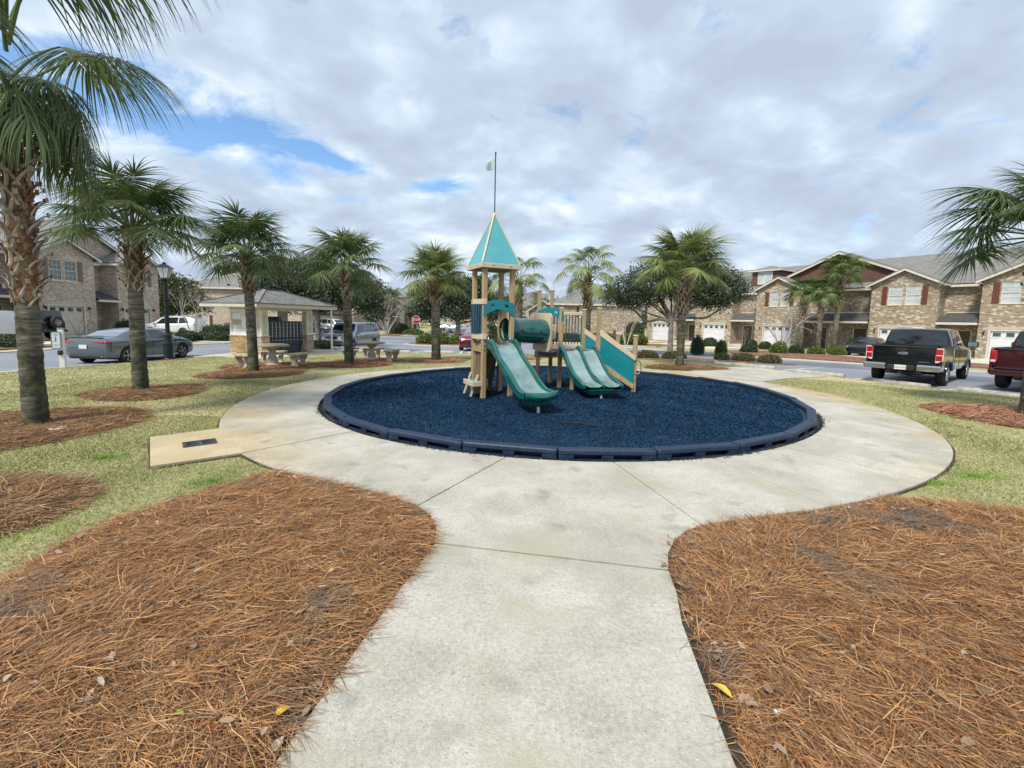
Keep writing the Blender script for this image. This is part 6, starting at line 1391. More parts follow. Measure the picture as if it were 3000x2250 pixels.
fig = MB(); fig.tube([(-.115,-.095,.99),(-.11,-.095,.93)], .010, 5); fig.tube([(-.11,-.095,.93),(-.13,-.095,.86)], .006, 4); fig.tube([(-.11,-.095,.93),(-.095,-.095,.86)], .006, 4); fig.tube([(-.11,-.095,.965),(-.07,-.095,.93)], .005, 4); fig.tube([(-.15,-.095,.875),(-.18,-.095,.875)], .006, 4); fig.lathe([(.001,-.012),(.012,0),(.001,.012)], 8, Matrix.Translation((-.117,-.095,1.005)))
fig.build('pictogram', MT['ink'], sg)
text_mesh('AFTER YOUR\nPET', .035, MT['ink'], 'lettering', sg, Matrix.Translation((-.10,-.095,.73)) @ RX, .0005)
MB().cbox((-.02,-.10,.50), (.13,.07,.17), None, .03).build('bag_holder', MT['black_metal'], sg)
# little stake sign near the lamp
yx, yy = -14.75, 17.1
ys = thing('yard_stake', 'thin metal yard stake with a small round red sign leaning by the lamp post', 'yard sign', (yx, yy, gz(yx, yy)), .4)
MB().tube([(0,0,0),(-.05,0,.62)], .008, 6).build('stake', mat('stake_tan', (.45,.36,.24), rough=.6), ys)
oc = [(-.055+.085*math.cos(R(22.5+45*k)), .68+.085*math.sin(R(22.5+45*k))) for k in range(8)]
MB().prism(oc, -.006, .006, 'XZ').build('sign_face', MT['sign_red'], ys); MB().prism([(-.055+(x+.055)*.5, .68+(z-.68)*.5) for x, z in oc], -.008, -.0065, 'XZ').build('sign_centre', MT['sign_white'], ys)
# utility boxes and post on the far green
for i, (x, y, w_, h_, mk, nm, lb, ct) in enumerate([(-10.1,52.5,.5,.75,'cream','utility_box','cream utility cabinet nearest the stop sign pole','utility box'),(-8.9,52.8,.3,.85,'cream','utility_pedestal','narrow cream utility pedestal between cabinet and white post','utility box'),(-8.0,53.5,.35,.7,'cream','utility_pedestal','short cream pedestal on the far green strip','utility box'),(-6.6,54.6,.18,1.6,'sign_white','marker_post','white square marker post on the far green strip','post')]):
    o = MB(); o.cbox((0,0,h_/2), (w_,w_*.7,h_), None, .02); o.cbox((0,0,h_+.015), (w_+.04,w_*.7+.04,.04), None, .01); o.box(-w_*.4, w_*.4, -w_*.35-.01, -w_*.35, h_*.2, h_*.85)
    tag(o.build(nm, MT[mk], None, None, (x, y, gz(x, y))), lb, ct)
# ================================================================== VEHICLES
MT['glass_car'] = mat('car_glass', (.010,.013,.016), rough=.04, coat=1.0)
MT['glass_light'] = mat('car_glass_sky', (.16,.19,.22), rough=.05, coat=1.0)
MT['chrome'] = mat('chrome', (.55,.56,.58), rough=.12, metal=1.0)
MT['rim'] = mat('rim_alloy', (.30,.31,.33), rough=.3, metal=.8); MT['rim_dark'] = mat('rim_dark', (.04,.042,.045), rough=.35, metal=.6); MT['rim_bright'] = mat('rim_bright', (.60,.61,.63), rough=.2, metal=.7)
MT['tail'] = mat('tail_red', (.35,.008,.01), rough=.15, coat=1); MT['tail_w'] = mat('tail_clear', (.62,.58,.58), rough=.15, coat=1)
MT['head'] = mat('headlamp', (.45,.50,.55), rough=.1, coat=1, metal=.3); MT['amber'] = mat('amber', (.5,.14,.02), rough=.2, coat=1)
MT['blk_trim'] = mat('black_trim', (.012,.012,.013), (.018,.018,.02), 30, .55); MT['plate'] = mat('plate', (.62,.64,.62), rough=.4)
def wheel_into(parent, x, y, r, wd, side, rimmat, spokes=5, rr_=.66):
    w_ = thing('wheel', None, None, (x, y, r)); w_.parent = parent; w_.rotation_euler = (0, 0, 0 if side > 0 else math.pi)
    M = Matrix.Rotation(R(-90), 4, 'X')      # lathe axis -> +Y
    h = wd/2; MB().lathe([(r*rr_,-h),(r*.88,-h),(r*.97,-h*.8),(r,-h*.5),(r,h*.5),(r*.97,h*.8),(r*.88,h),(r*.70,h),(r*rr_,h*.92)], 28, M, cap=False).build('tyre', MT['tyre'], w_, smooth=40)
    rm = MB(); rm.lathe([(r*rr_+.004,h*.9),(r*rr_*.93,h*.93),(r*rr_*.90,h*.55),(.001,h*.45)], 28, M, cap=False)
    rm.build('rim', MT['rim_dark'], w_, smooth=30)
    sp_ = MB(); 
    for k in range(spokes):
        a = 2*math.pi*k/spokes
        for da in (-.09, .09): sp_.beam((r*.08*math.cos(a), h*.78, r*.08*math.sin(a)), (r*rr_*.93*math.cos(a+da), h*.86, r*rr_*.93*math.sin(a+da)), .035, .028, up=(0,1,0))
    sp_.lathe([(r*.14,h*.70),(r*.13,h*.86),(.001,h*.88)], 12, M); sp_.lathe([(r*rr_,h*.88),(r*rr_*.95,h*.97),(r*rr_*.90,h*.88)], 28, M, cap=False)
    sp_.build('spokes', rimmat, w_, smooth=30); return w_
class Shell:
    """lofted body: stations (x, z_bottom, z_belt, z_top, half_width, half_width_top)"""
    def __init__(s, st, n=52):
        st = np.array(st, float); s.x = np.linspace(st[0, 0], st[-1, 0], n)
        cols = []
        for c in range(1, 6):
            # monotone-ish cubic (Hermite with limited slopes)
            X, Yv = st[:, 0], st[:, c]; h = np.diff(X); dl = np.diff(Yv)/h; m = np.zeros(len(X)); 
            for i in range(1, len(X)-1): m[i] = 0 if dl[i-1]*dl[i] <= 0 else 2*dl[i-1]*dl[i]/(dl[i-1]+dl[i])
            m[0] = dl[0]; m[-1] = dl[-1]
            i = np.clip(np.searchsorted(X, s.x)-1, 0, len(h)-1); t = (s.x-X[i])/h[i]
            cols.append((2*t**3-3*t**2+1)*Yv[i]+(t**3-2*t**2+t)*h[i]*m[i]+(-2*t**3+3*t**2)*Yv[i+1]+(t**3-t**2)*h[i]*m[i+1])
        s.zb, s.zl, s.zt, s.w, s.wt = cols
    def par(s, x): return [float(np.interp(x, s.x, c)) for c in (s.zb, s.zl, s.zt, s.w, s.wt)]
    def section(s, x):
        zb, zl, zt, w_, wt = s.par(x); zt_ = max(zt, zl+.01)
        return [(0,zb),(w_*.82,zb),(w_*.96,zb+.07),(w_,zb+.20),(w_*1.005,(zb+zl)/2+.04),(w_*.995,zl-.12),(w_*.975,zl-.035),(w_*.94,zl),
                (w_*.94+(wt-w_*.94)*.5+.012,zl+(zt_-.03-zl)*.5),(wt,zt_-.035),(wt*.93,zt_-.008),(wt*.6,zt_+.006),(0,zt_+.012)]
    def side(s, x, v, off=.007):
        zb, zl, zt, w_, wt = s.par(x); a = (w_*.94, zl); b = (wt, zt-.035); mid_ = ((a[0]+b[0])/2+.012, (a[1]+b[1])/2)
        p = (a[0]+(mid_[0]-a[0])*v*2, a[1]+(mid_[1]-a[1])*v*2) if v < .5 else (mid_[0]+(b[0]-mid_[0])*(v-.5)*2, mid_[1]+(b[1]-mid_[1])*(v-.5)*2)
        return (p[0]+off, p[1])
    def body(s, name, mt_, parent, wheels, rw):
        m = MB(); S = [s.section(x) for x in s.x]; k = len(S[0])
        for x, sec in zip(s.x, S):
            m.v += [(float(x), y, z) for y, z in sec]+[(float(x), -y, z) for y, z in sec[-2:0:-1]]
        n = 2*k-2; m.f = [(i*n+j, i*n+(j+1) % n, (i+1)*n+(j+1) % n, (i+1)*n+j) for i in range(len(S)-1) for j in range(n)]
        m.f += [tuple(range(n)), tuple(reversed(range((len(S)-1)*n, len(S)*n)))]
        ob = m.build(name, mt_, None)
        if wheels:
            c = MB()
            for x in wheels:
                for sgn in (-1, 1):
                    y_ = max(s.w); M = Matrix.Translation((x, sgn*(y_-.14), rw*.93)) @ Matrix.Rotation(R(90), 4, 'X'); c.lathe([(rw,-.2),(rw,.2)], 32, M)
            co = c.build('cut', MT['blk_trim'], None); md = ob.modifiers.new('b', 'BOOLEAN'); md.operation = 'DIFFERENCE'; md.solver = 'EXACT'; md.object = co
            dg = bpy.context.evaluated_depsgraph_get(); dg.update(); me = bpy.data.meshes.new_from_object(ob.evaluated_get(dg)); bpy.data.objects.remove(ob); bpy.data.objects.remove(co)
            me.materials.clear(); me.materials.append(mt_); ob = link(name, me)
        ob.data.polygons.foreach_set('use_smooth', [True]*len(ob.data.polygons)); ob.data.set_sharp_from_angle(angle=R(38)); ob.parent = parent; return ob
    def side_glass(s, parent, x0, x1, sgn, mt_, v0=.08, v1=.90, t0=0, t1=0, name='side_window'):
        """t0/t1: how far the upper corners are pulled in"""
        n = 6; V = []; 
        for i in range(n+1):
            for j in (0, 1):
                u = i/n; a = x0+t0*j; b = x1-t1*j; x = a+(b-a)*u; y, z = s.side(x, v1 if j else v0); V.append((x, sgn*y, z))
            y, z = s.side((x0+t0*.5)+((x1-t1*.5)-(x0+t0*.5))*u, (v0+v1)/2); V.insert(len(V)-1, ((x0+t0*.5)+((x1-t1*.5)-(x0+t0*.5))*u, sgn*y, z))
        return MB().add(V, [(i*3+j, i*3+j+1, (i+1)*3+j+1, (i+1)*3+j) for i in range(n) for j in (0, 1)]).build(name, mt_, parent, smooth=180)
    def top_glass(s, parent, x0, x1, mt_, name='windshield', inset=.06, off=.009):
        n = 8; V = []; ys = (-1, -.6, -.2, .2, .6, 1)
        for i in range(n+1):
            x = x0+(x1-x0)*i/n; zb, zl, zt, w_, wt = s.par(x); dz_ = (s.par(x+.02)[2]-s.par(x-.02)[2])/.04; nx = -dz_/math.hypot(1, dz_); nz = 1/math.hypot(1, dz_)
            for y in ys: V.append((x+nx*off, y*(wt-inset), max(zt, zl+.01)-.008+.02*(1-y*y)+nz*off))
        k = len(ys); return MB().add(V, [(i*k+j, i*k+j+1, (i+1)*k+j+1, (i+1)*k+j) for i in range(n) for j in range(k-1)]).build(name, mt_, parent, smooth=180)
def part_box(name, c, d, mt_, parent, bev=.02, rot=None):
    o = MB().cbox((0,0,0), d, None, min(bev, min(d)*.35)).build(name, mt_, parent, smooth=30, loc=c)
    if rot: o.rotation_euler = rot
    return o
def plate(parent, x, z, face, txt, y=0, w_=.31):
    p = thing('license_plate', None, None, (x, y, z)); p.parent = parent; p.rotation_euler = (0, 0, R(-90) if face < 0 else R(90))
    MB().cbox((0,0,0), (w_,.008,.155), None, .003).build('plate_sheet', MT['plate'], p)
    if txt: text_mesh(txt, .075, mat('plate_ink', (.05,.12,.08), rough=.5), 'lettering', p, Matrix.Translation((0,-.006,-.01)) @ RX, .0005)
    return p
def mirror(parent, x, y, z, sgn, mt_, s=1.0):
    m_ = thing('door_mirror', None, None, (x, y, z)); m_.parent = parent
    MB().cbox((0, sgn*.10*s, .03), (.09*s,.20*s,.13*s), None, .03).build('housing', mt_, m_, smooth=30); MB().cbox((-.048*s, sgn*.10*s, .03), (.004,.16*s,.10*s)).build('mirror_glass', MT['glass_light'], m_); MB().cbox((0, sgn*.0, 0), (.05,.08,.03)).build('arm', MT['blk_trim'], m_)
def car(name, label, cat, loc, head, st, paint_, wheels, rw, rimmat, glass, windows, shield, rear=None, spokes=5, group=None, mirrors=True, handles=()):
    """head: compass heading in degrees clockwise from +Y"""
    x, y = loc; t = thing(name, label, cat, (x, y, gz(x, y)-.04), R(90-head), group); sh_ = Shell(st); body = sh_.body('body', paint_, t, wheels, rw*1.10)
    wmax = float(max(sh_.w))
    for xw in wheels:
        for sgn in (-1, 1): wheel_into(t, xw, sgn*(wmax-.115), rw, .225, sgn, rimmat, spokes)
    sh_.top_glass(t, shield[0], shield[1], glass)
    if rear: sh_.top_glass(t, rear[0], rear[1], MT['glass_light'] if len(rear) > 2 else glass, 'rear_window')
    for wv in windows:
        for sgn in (-1, 1): sh_.side_glass(t, wv[0], wv[1], sgn, glass, t0=wv[2], t1=wv[3])
    if mirrors:
        xm = shield[0]-.25; yb_, zb_ = sh_.side(xm, .05)
        for sgn in (-1, 1): mirror(t, xm, sgn*(yb_+.03), zb_+.0, sgn, paint_)
    for xh in handles:
        for sgn in (-1, 1):
            zb, zl, zt, w_, wt = sh_.par(xh); part_box('door_handle', (xh, sgn*(w_+.006), zl-.13), (.19,.02,.03), paint_, t, .008)
    sm = MB()
    for xh in [w_[0] for w_ in windows]+[windows[-1][1]]:
        for sgn in (-1, 1):
            zb, zl, zt, w_, wt = sh_.par(xh); sm.box(xh-.004, xh+.004, sgn*w_-.004+sgn*.002, sgn*w_+.004+sgn*.002, zb+.12, zl-.04)
    sm.build('door_seam', MT['blk_trim'], t); return t, sh_

# grey green sedan parked on the street
P_sedan = paint('paint_slate', (.13,.165,.175), .6, .25)
st = [(-2.38,.50,.80,.88,.62,.52),(-2.33,.36,.92,1.02,.80,.66),(-2.15,.25,.97,1.07,.88,.70),(-1.72,.19,.97,1.10,.91,.70),(-1.15,.18,.965,1.30,.92,.64),(-.45,.18,.955,1.42,.92,.60),(.20,.18,.945,1.43,.92,.60),(.72,.18,.935,1.34,.92,.62),(1.42,.18,.92,1.03,.91,.68),(1.95,.19,.82,.90,.89,.70),(2.25,.24,.70,.76,.80,.60),(2.38,.40,.58,.62,.62,.48)]
t, s_ = car('parked_sedan', 'dark grey green sedan with glowing red tail lamps and pale plate parked across the street', 'car', (-16.6, 19.4), 1.5, st, P_sedan, (-1.43, 1.43), .345, MT['rim'], MT['glass_car'], [(-1.05,-.30,.20,.03),(-.22,.98,.0,.42)], (1.36,.66), (-1.66,-.98,1), 5, handles=(-.35,.75))
for sgn in (-1, 1):
    part_box('tail_light', (-2.325, sgn*.58, .90), (.09,.40,.10), MT['tail'], t, .03, (0,0,-sgn*.12)); part_box('tail_light', (-2.20, sgn*.815, .905), (.26,.10,.09), MT['tail'], t, .03, (0,0,sgn*.42)); part_box('exhaust_tip', (-2.31, sgn*.56, .34), (.06,.24,.07), MT['chrome'], t, .02); part_box('head_light', (2.16, sgn*.62, .68), (.22,.30,.10), MT['head'], t, .03, (0,0,-sgn*.35))
part_box('lower_bumper', (-2.27, 0, .34), (.16,1.36,.17), MT['blk_trim'], t, .05); part_box('boot_spoiler', (-2.20, 0, 1.075), (.12,1.24,.022), MT['blk_trim'], t, .01); plate(t, -2.405, .73, -1, '')
part_box('sill_trim', (0,-.925,.24), (2.2,.02,.05), MT['chrome'], t, .008)

# silver boxy wagon
P_silver = paint('paint_silver', (.42,.44,.46), .7, .3)
st = [(-2.40,.55,1.10,1.20,.82,.70),(-2.36,.42,1.18,1.70,.90,.72),(-2.26,.36,1.18,1.84,.93,.76),(-1.2,.34,1.17,1.88,.95,.76),(.0,.33,1.15,1.86,.95,.76),(.62,.33,1.13,1.80,.95,.76),(1.12,.33,1.11,1.22,.95,.80),(1.5,.33,1.08,1.16,.95,.80),(2.1,.35,1.04,1.11,.93,.78),(2.33,.40,.92,1.0,.86,.74),(2.41,.50,.70,.74,.78,.66)]
t, s_ = car('station_wagon', 'boxy silver off road wagon facing the lawn behind the second stone table', 'car', (-11.0, 29.9), 190, st, P_silver, (-1.42, 1.46), .38, MT['rim_bright'], MT['glass_car'], [(-2.15,-1.32,.10,.0),(-1.24,-.36,.0,.0),(-.28,.86,.0,.30)], (1.06,.66), None, 5, handles=(-.6,.35))
for sgn in (-1, 1):
    part_box('head_light', (2.30, sgn*.66, .90), (.12,.34,.18), MT['head'], t, .03, (0,0,-sgn*.2)); part_box('corner_lamp', (2.22, sgn*.86, .90), (.12,.05,.16), MT['amber'], t, .015, (0,0,-sgn*.4)); part_box('fog_light', (2.37, sgn*.62, .55), (.05,.15,.08), MT['blk_trim'], t, .02)
part_box('grille', (2.38, 0, .90), (.05,.84,.17), MT['blk_trim'], t, .02)
for k in range(3): part_box('grille_bar', (2.412, 0, .845+.055*k), (.014,.82,.02), MT['chrome'], t, .004)
part_box('lower_bumper', (2.36, 0, .44), (.14,1.36,.20), MT['blk_trim'], t, .05); part_box('roof_rail', (-.6,.66,1.90), (2.4,.03,.03), MT['blk_trim'], t, .01); part_box('roof_rail', (-.6,-.66,1.90), (2.4,.03,.03), MT['blk_trim'], t, .01)
# dark red crossover facing the lawn
P_red = paint('paint_dark_red', (.16,.008,.022), .45, .28)
st = [(-2.25,.5,.9,1.0,.7,.6),(-2.1,.3,1.0,1.35,.86,.66),(-1.4,.22,1.0,1.52,.90,.66),(-.2,.20,.99,1.57,.91,.66),(.45,.20,.98,1.47,.91,.66),(1.15,.20,.97,1.08,.90,.74),(1.8,.22,.92,.99,.88,.74),(2.15,.26,.80,.86,.82,.70),(2.27,.40,.62,.66,.70,.6)]
t, s_ = car('parked_hatchback', 'dark red crossover seen behind the castle tower with its hood toward the lawn', 'car', (-2.45, 29.4), 182, st, P_red, (-1.3, 1.36), .34, MT['rim_dark'], MT['glass_light'], [(-1.5,-.5,.2,.0),(-.42,.8,.0,.38)], (1.10,.42))
for sgn in (-1, 1): part_box('head_light', (2.14, sgn*.66, .80), (.14,.28,.06), MT['head'], t, .02, (0,0,-sgn*.3))
part_box('grille', (2.25, 0, .60), (.08,1.05,.26), MT['blk_trim'], t, .05)
# white hatchback SUV in a driveway
P_white = paint('paint_white', (.68,.69,.71), .0, .25)
st = [(-2.25,.55,.98,1.10,.74,.62),(-2.18,.42,1.05,1.42,.86,.64),(-1.7,.34,1.06,1.60,.90,.66),(-.9,.30,1.03,1.66,.91,.67),(-.0,.28,1.00,1.64,.91,.67),(.55,.28,.98,1.50,.91,.67),(1.3,.28,.96,1.10,.90,.72),(1.85,.30,.90,.98,.87,.72),(2.17,.36,.76,.82,.80,.66),(2.28,.45,.62,.66,.66,.5)]
t, s_ = car('parked_hatchback', 'white hatchback crossover in the driveway behind the lamp post and bare crape myrtle', 'car', (-28.9, 37.6), 268, st, P_white, (-1.3, 1.33), .35, MT['rim'], MT['glass_car'], [(-1.75,-.95,.25,.0),(-.87,-.05,.0,.0),(.03,.98,.0,.45)], (1.22,.48), (-2.14,-1.78), handles=(-.3,.7))
part_box('roof_rail', (-.5,.6,1.70), (1.9,.03,.03), MT['chrome'], t, .01); part_box('roof_rail', (-.5,-.6,1.70), (1.9,.03,.03), MT['chrome'], t, .01)
for sgn in (-1, 1): part_box('tail_light', (-2.12, sgn*.78, 1.02), (.14,.14,.14), MT['tail'], t, .03)
# white body-on-frame SUV far right of kiosk
st = [(-2.55,.6,1.12,1.25,.84,.72),(-2.48,.42,1.20,1.75,.93,.76),(-2.2,.38,1.20,1.88,.97,.78),(-1.0,.36,1.19,1.91,.99,.78),(.1,.36,1.18,1.89,.99,.78),(.65,.36,1.16,1.75,.99,.78),(1.25,.36,1.14,1.24,.98,.82),(2.2,.38,1.08,1.15,.96,.82),(2.5,.44,.95,1.0,.88,.76),(2.57,.55,.75,.8,.8,.7)]
t, s_ = car('parked_suv', 'large white four door SUV parked on the far driveway past the kiosk', 'car', (-24.6, 60.5), 112, st, P_white, (-1.45, 1.5), .40, MT['rim_dark'], MT['glass_car'], [(-2.3,-1.35,.1,.0),(-1.27,-.35,.0,.0),(-.27,.95,.0,.35)], (1.18,.60), handles=(-.6,.4))
st_small = [(-2.2,.5,.85,.95,.66,.55),(-2.1,.3,.95,1.06,.82,.66),(-1.6,.2,.96,1.12,.88,.66),(-.9,.2,.95,1.40,.89,.6),(.1,.2,.94,1.43,.89,.6),(.6,.2,.93,1.34,.89,.62),(1.3,.2,.91,1.02,.88,.7),(1.9,.22,.82,.9,.85,.68),(2.2,.35,.64,.7,.68,.55)]
for (x, y, hd, c, lb) in ((-23.2,52.0,100,(.02,.04,.06),'dark teal sedan half hidden by the kiosk post'),(-8.0,86,80,(.30,.012,.015),'small bright red car far off behind the corner oak'),(-4.6,88,85,(.60,.62,.65),'white sedan far off beside the bright red car'),(-7.2,90,92,(.02,.022,.03),'black sedan far off behind the bright red car'),(-11.6,76,100,(.04,.09,.17),'blue hatchback far off behind the stop sign pole'),(-8.9,72,95,(.22,.26,.27),'pale grey car far off by the white marker post'),
                       (1.0,66,265,(.025,.03,.035),'dark sedan glimpsed under the crawl tube'),(3.2,72,262,(.58,.6,.62),'white car glimpsed between the tower posts')):
    car('distant_car', lb, 'car', (x, y), hd, st_small, paint('paint_far', c, .2, .3), (-1.35, 1.35), .33, MT['rim'], MT['glass_car'], [(-1.2,-.3,.25,.0),(-.22,.95,.0,.42)], (1.25,.58), group='cars parked far down the street', mirrors=False)
t, s_ = car('parked_sedan', 'black sedan in the townhouse driveway mostly hidden by the black pickup', 'car', (26.9, 33.4), 235, st_small, paint('paint_black_sedan', (.008,.01,.013), .3, .2), (-1.35, 1.35), .33, MT['rim_dark'], MT['glass_car'], [(-1.2,-.3,.25,.0),(-.22,.95,.0,.42)], (1.25,.58))
for sgn in (-1, 1): part_box('head_light', (2.02, sgn*.6, .72), (.18,.26,.08), MT['head'], t, .02, (0,0,-sgn*.35))
# jeep and the white pickup beyond the nearest palm
t = thing('black_jeep', 'black open country jeep with a spare wheel on its tailgate, behind the nearest palm', 'jeep', (-30.8, 27.4, gz(-30.8,27.4)+.02), R(90+97)); P_blk = paint('paint_black', (.010,.012,.016), .2, .25)
sh_ = Shell([(-2.0,.62,1.16,1.20,.80,.70),(-1.98,.55,1.18,1.80,.80,.66),(-1.8,.5,1.18,1.86,.80,.66),(.35,.5,1.16,1.86,.80,.66),(.62,.5,1.14,1.60,.80,.66),(.72,.5,1.13,1.18,.78,.64),(1.7,.52,1.08,1.13,.70,.56),(1.82,.6,.9,.94,.66,.5)], 40); sh_.body('body', P_blk, t, None, .4)
for a, b_ in ((-1.85,-.9),(-.82,.30)):
    for sgn in (-1, 1): sh_.side_glass(t, a, b_, sgn, MT['glass_car'], t1=.1)
sh_.top_glass(t, .70,.60, MT['glass_car'])
for xw in (-1.25, 1.2):
    for sgn in (-1, 1): wheel_into(t, xw, sgn*.76, .40, .25, sgn, MT['rim_bright'], 5); part_box('fender', (xw, sgn*.80, .86), (1.0,.26,.06), MT['blk_trim'], t, .02)
sw = wheel_into(t, -2.16, .0, .40, .25, 1, MT['rim_bright'], 5, .52); sw.location = (-2.16, .0, 1.12); sw.rotation_euler = (0, 0, R(90)); sw.name = 'spare_wheel'
part_box('rear_bumper', (-2.1,0,.60), (.18,1.5,.16), MT['blk_trim'], t, .03); part_box('front_bumper', (1.95,0,.60), (.18,1.5,.16), MT['blk_trim'], t, .03)
st = [(-2.3,.55,1.12,1.18,.88,.74),(-2.25,.45,1.18,1.80,.92,.72),(-2.0,.42,1.18,1.86,.93,.73),(.0,.42,1.17,1.86,.93,.73),(.5,.42,1.15,1.70,.93,.74),(1.0,.42,1.12,1.20,.92,.8),(2.0,.44,1.08,1.14,.90,.78),(2.3,.5,.9,.96,.84,.7)]
t, s_ = car('white_truck', 'white four door truck cut by the frame behind the nearest palm', 'truck', (-31.5, 25.2), 264, st, P_white, (-1.4,1.45), .40, MT['rim_dark'], MT['glass_car'], [(-2.1,-1.2,.05,.0),(-1.0,-.3,.0,.0),(-.1,.8,.0,.25)], (.96,.48), handles=(-.5,.5))
part_box('roof_strip', (-.7,0,1.89), (2.5,1.36,.05), MT['blk_trim'], t, .02)

# ---- pickups
def pickup(label, loc, head, pm, Lb, name='pickup_truck', lamp_style=0, dz=0.0):
    """origin at the middle of the rear axle"""
    x, y = loc; t = thing(name, label, 'pickup truck', (x, y, gz(x, y)-.04+dz), R(90-head))
    RW = .40; wb = 3.68; W2 = 1.0
    sh_ = Shell([(.62,.46,1.28,1.36,.98,.84),(.66,.42,1.30,1.86,.99,.78),(.86,.42,1.31,1.93,1.0,.78),(1.7,.42,1.30,1.96,1.0,.78),(2.45,.42,1.28,1.92,1.0,.78),(2.85,.42,1.26,1.72,1.0,.80),(3.25,.42,1.24,1.34,1.0,.84),(3.9,.42,1.20,1.28,.99,.86),(4.42,.46,1.13,1.20,.97,.84),(4.58,.55,.96,1.02,.92,.80)], 60)
    sh_.body('cab', pm, t, (wb,), RW*1.14)
    sh_.top_glass(t, 3.20, 2.78, MT['glass_car'])
    for a, b_, q0, q1 in ((.98,1.72,.05,.0),(1.82,2.85,.0,.34)):
        for sgn in (-1, 1): sh_.side_glass(t, a, b_, sgn, MT['glass_car'], t0=q0, t1=q1)
    # rear window: slightly sloped pane over the cab back
    V = []
    for z, x_, w_ in ((1.36,.585,.84),(1.60,.60,.80),(1.86,.645,.72)):
        for u in (-1,-.5,0,.5,1): V.append((x_+.03*abs(u)**3, u*w_, z))
    m = MB().add(V, [(i*5+j, i*5+j+1, (i+1)*5+j+1, (i+1)*5+j) for i in (0,1) for j in range(4)]); m.build('rear_window', MT['glass_car'], t, smooth=180)
    part_box('high_stop_lamp', (.70, 0, 1.945), (.06,.36,.05), MT['tail_w'], t, .015)
    # bed: sides with wheel arches, floor, tailgate
    xr = -Lb+.52; xf = .60
    for sgn in (-1, 1):
        n = 14; ra = .49; lo = .50; poly = [(xr, 1.30), (xr, lo+.04)]
        a0 = math.asin((lo-RW*.93)/ra)
        poly += [(-ra*math.cos(a0), lo)] + [(-ra*math.cos(a), RW*.93+ra*math.sin(a)) for a in np.linspace(a0, math.pi-a0, n)][1:-1] + [(ra*math.cos(a0), lo)]
        poly += [(xf, lo), (xf, 1.33)]
        M = None; y0_, y1_ = (W2-.07, W2) if sgn > 0 else (-W2, -W2+.07)
        MB().prism(poly[::-1], y0_, y1_, 'XZ').build('bed_side', pm, t)
        MB().box(xr+.02, xf, min(sgn*(W2+.003), sgn*(W2-.10)), max(sgn*(W2+.003), sgn*(W2-.10)), 1.315, 1.345).build('bed_rail', MT['blk_trim'], t)
        fl = []      # flare arch
        for a in np.linspace(a0, math.pi-a0, 18): fl.append((ra*math.cos(a), sgn*(W2+.012), RW*.93+ra*math.sin(a)))
        MB().tube(fl, .035, 6).build('arch_flare', pm, t, smooth=60)
        fl = [(wb+.46*math.cos(a), sgn*(W2+.0), RW*.93+.46*math.sin(a)) for a in np.linspace(.15, math.pi-.15, 18)]; MB().tube(fl, .03, 6).build('arch_flare', pm, t, smooth=60)
    MB().box(xr+.06, xf, -W2+.07, W2-.07, .74, .80).build('bed_floor', MT['blk_trim'], t); MB().box(xf-.04, xf, -W2+.07, W2-.07, .80, 1.32).build('bed_front', pm, t)
    tg = MB().cbox((xr+.01, 0, 1.02), (.08, 2*W2-.30, .60), None, .02).build('tailgate', pm, t, smooth=30)
    MB().cbox((xr-.012, 0, 1.315), (.13, 2*W2-.28, .05), None, .02).build('spoiler', MT['blk_trim'], tg, smooth=30); MB().cbox((xr-.04, 0, 1.20), (.03,.26,.07), None, .012).build('handle', MT['blk_trim'], tg)
    MB().cbox((xr-.036, 0, .90), (.006,1.3,.01)).build('crease', MT['blk_trim'], tg)
    for sgn in (-1, 1):
        lamp = thing('tail_light', None, None, (xr+.02, sgn*(W2-.085), 1.06)); lamp.parent = t
        if lamp_style == 0:
            MB().prism([(-.10,.24),(.10,.24),(.10,-.17),(-.03,-.24),(-.10,-.24)] if sgn > 0 else [(-.10,.24),(.10,.24),(.10,-.24),(.03,-.24),(-.10,-.17)], -.05, .03, 'YZ').build('bezel', MT['tail_w'], lamp)
            MB().cbox((-.055, 0, .11), (.012,.172,.19), None, .01).build('red_lens', MT['tail'], lamp); MB().cbox((-.055, 0, -.09), (.012,.155,.17), None, .01).build('red_lens', MT['tail'], lamp)
            MB().cbox((-.059, 0, .004), (.012,.172,.03), None, .005).build('clear_lens', MT['tail_w'], lamp)
        else:
            MB().cbox((-.02, 0, .03), (.10,.17,.36), None, .03).build('red_lens', MT['tail'], lamp); MB().cbox((-.06, -sgn*.0, -.13), (.03,.12,.08), None, .01).build('clear_lens', MT['tail_w'], lamp)
    if lamp_style == 0:
        part_box('bumper_step', (xr-.12, 0, .60), (.20, .74, .18), MT['blk_trim'], t, .03)
        for sgn in (-1, 1): part_box('bumper', (xr-.12, sgn*.70, .62), (.17, .66, .20), MT['chrome'], t, .05)
        e = MB(); e.add([(xr-.036, .13*math.cos(a), .055*math.sin(a)+1.075) for a in np.linspace(0, 2*math.pi, 21)[:-1]]+[(xr-.046, .11*math.cos(a), .042*math.sin(a)+1.075) for a in np.linspace(0, 2*math.pi, 21)[:-1]], [(i, (i+1) % 20, 20+(i+1) % 20, 20+i) for i in range(20)]+[tuple(range(20, 40))])
        e.build('badge', MT['chrome'], tg)
        MXp = Matrix.Translation((xr-.034, .62, 1.11)) @ Matrix.Rotation(R(-90), 4, 'Z') @ RX; text_mesh('SPORT', .06, MT['chrome'], 'lettering', tg, MXp)
        Ms_ = Matrix.Translation((-.05-.75, -W2-.004, 1.16)) @ RX; text_mesh('4x4', .12, MT['tail_w'], 'decal', t, Ms_)
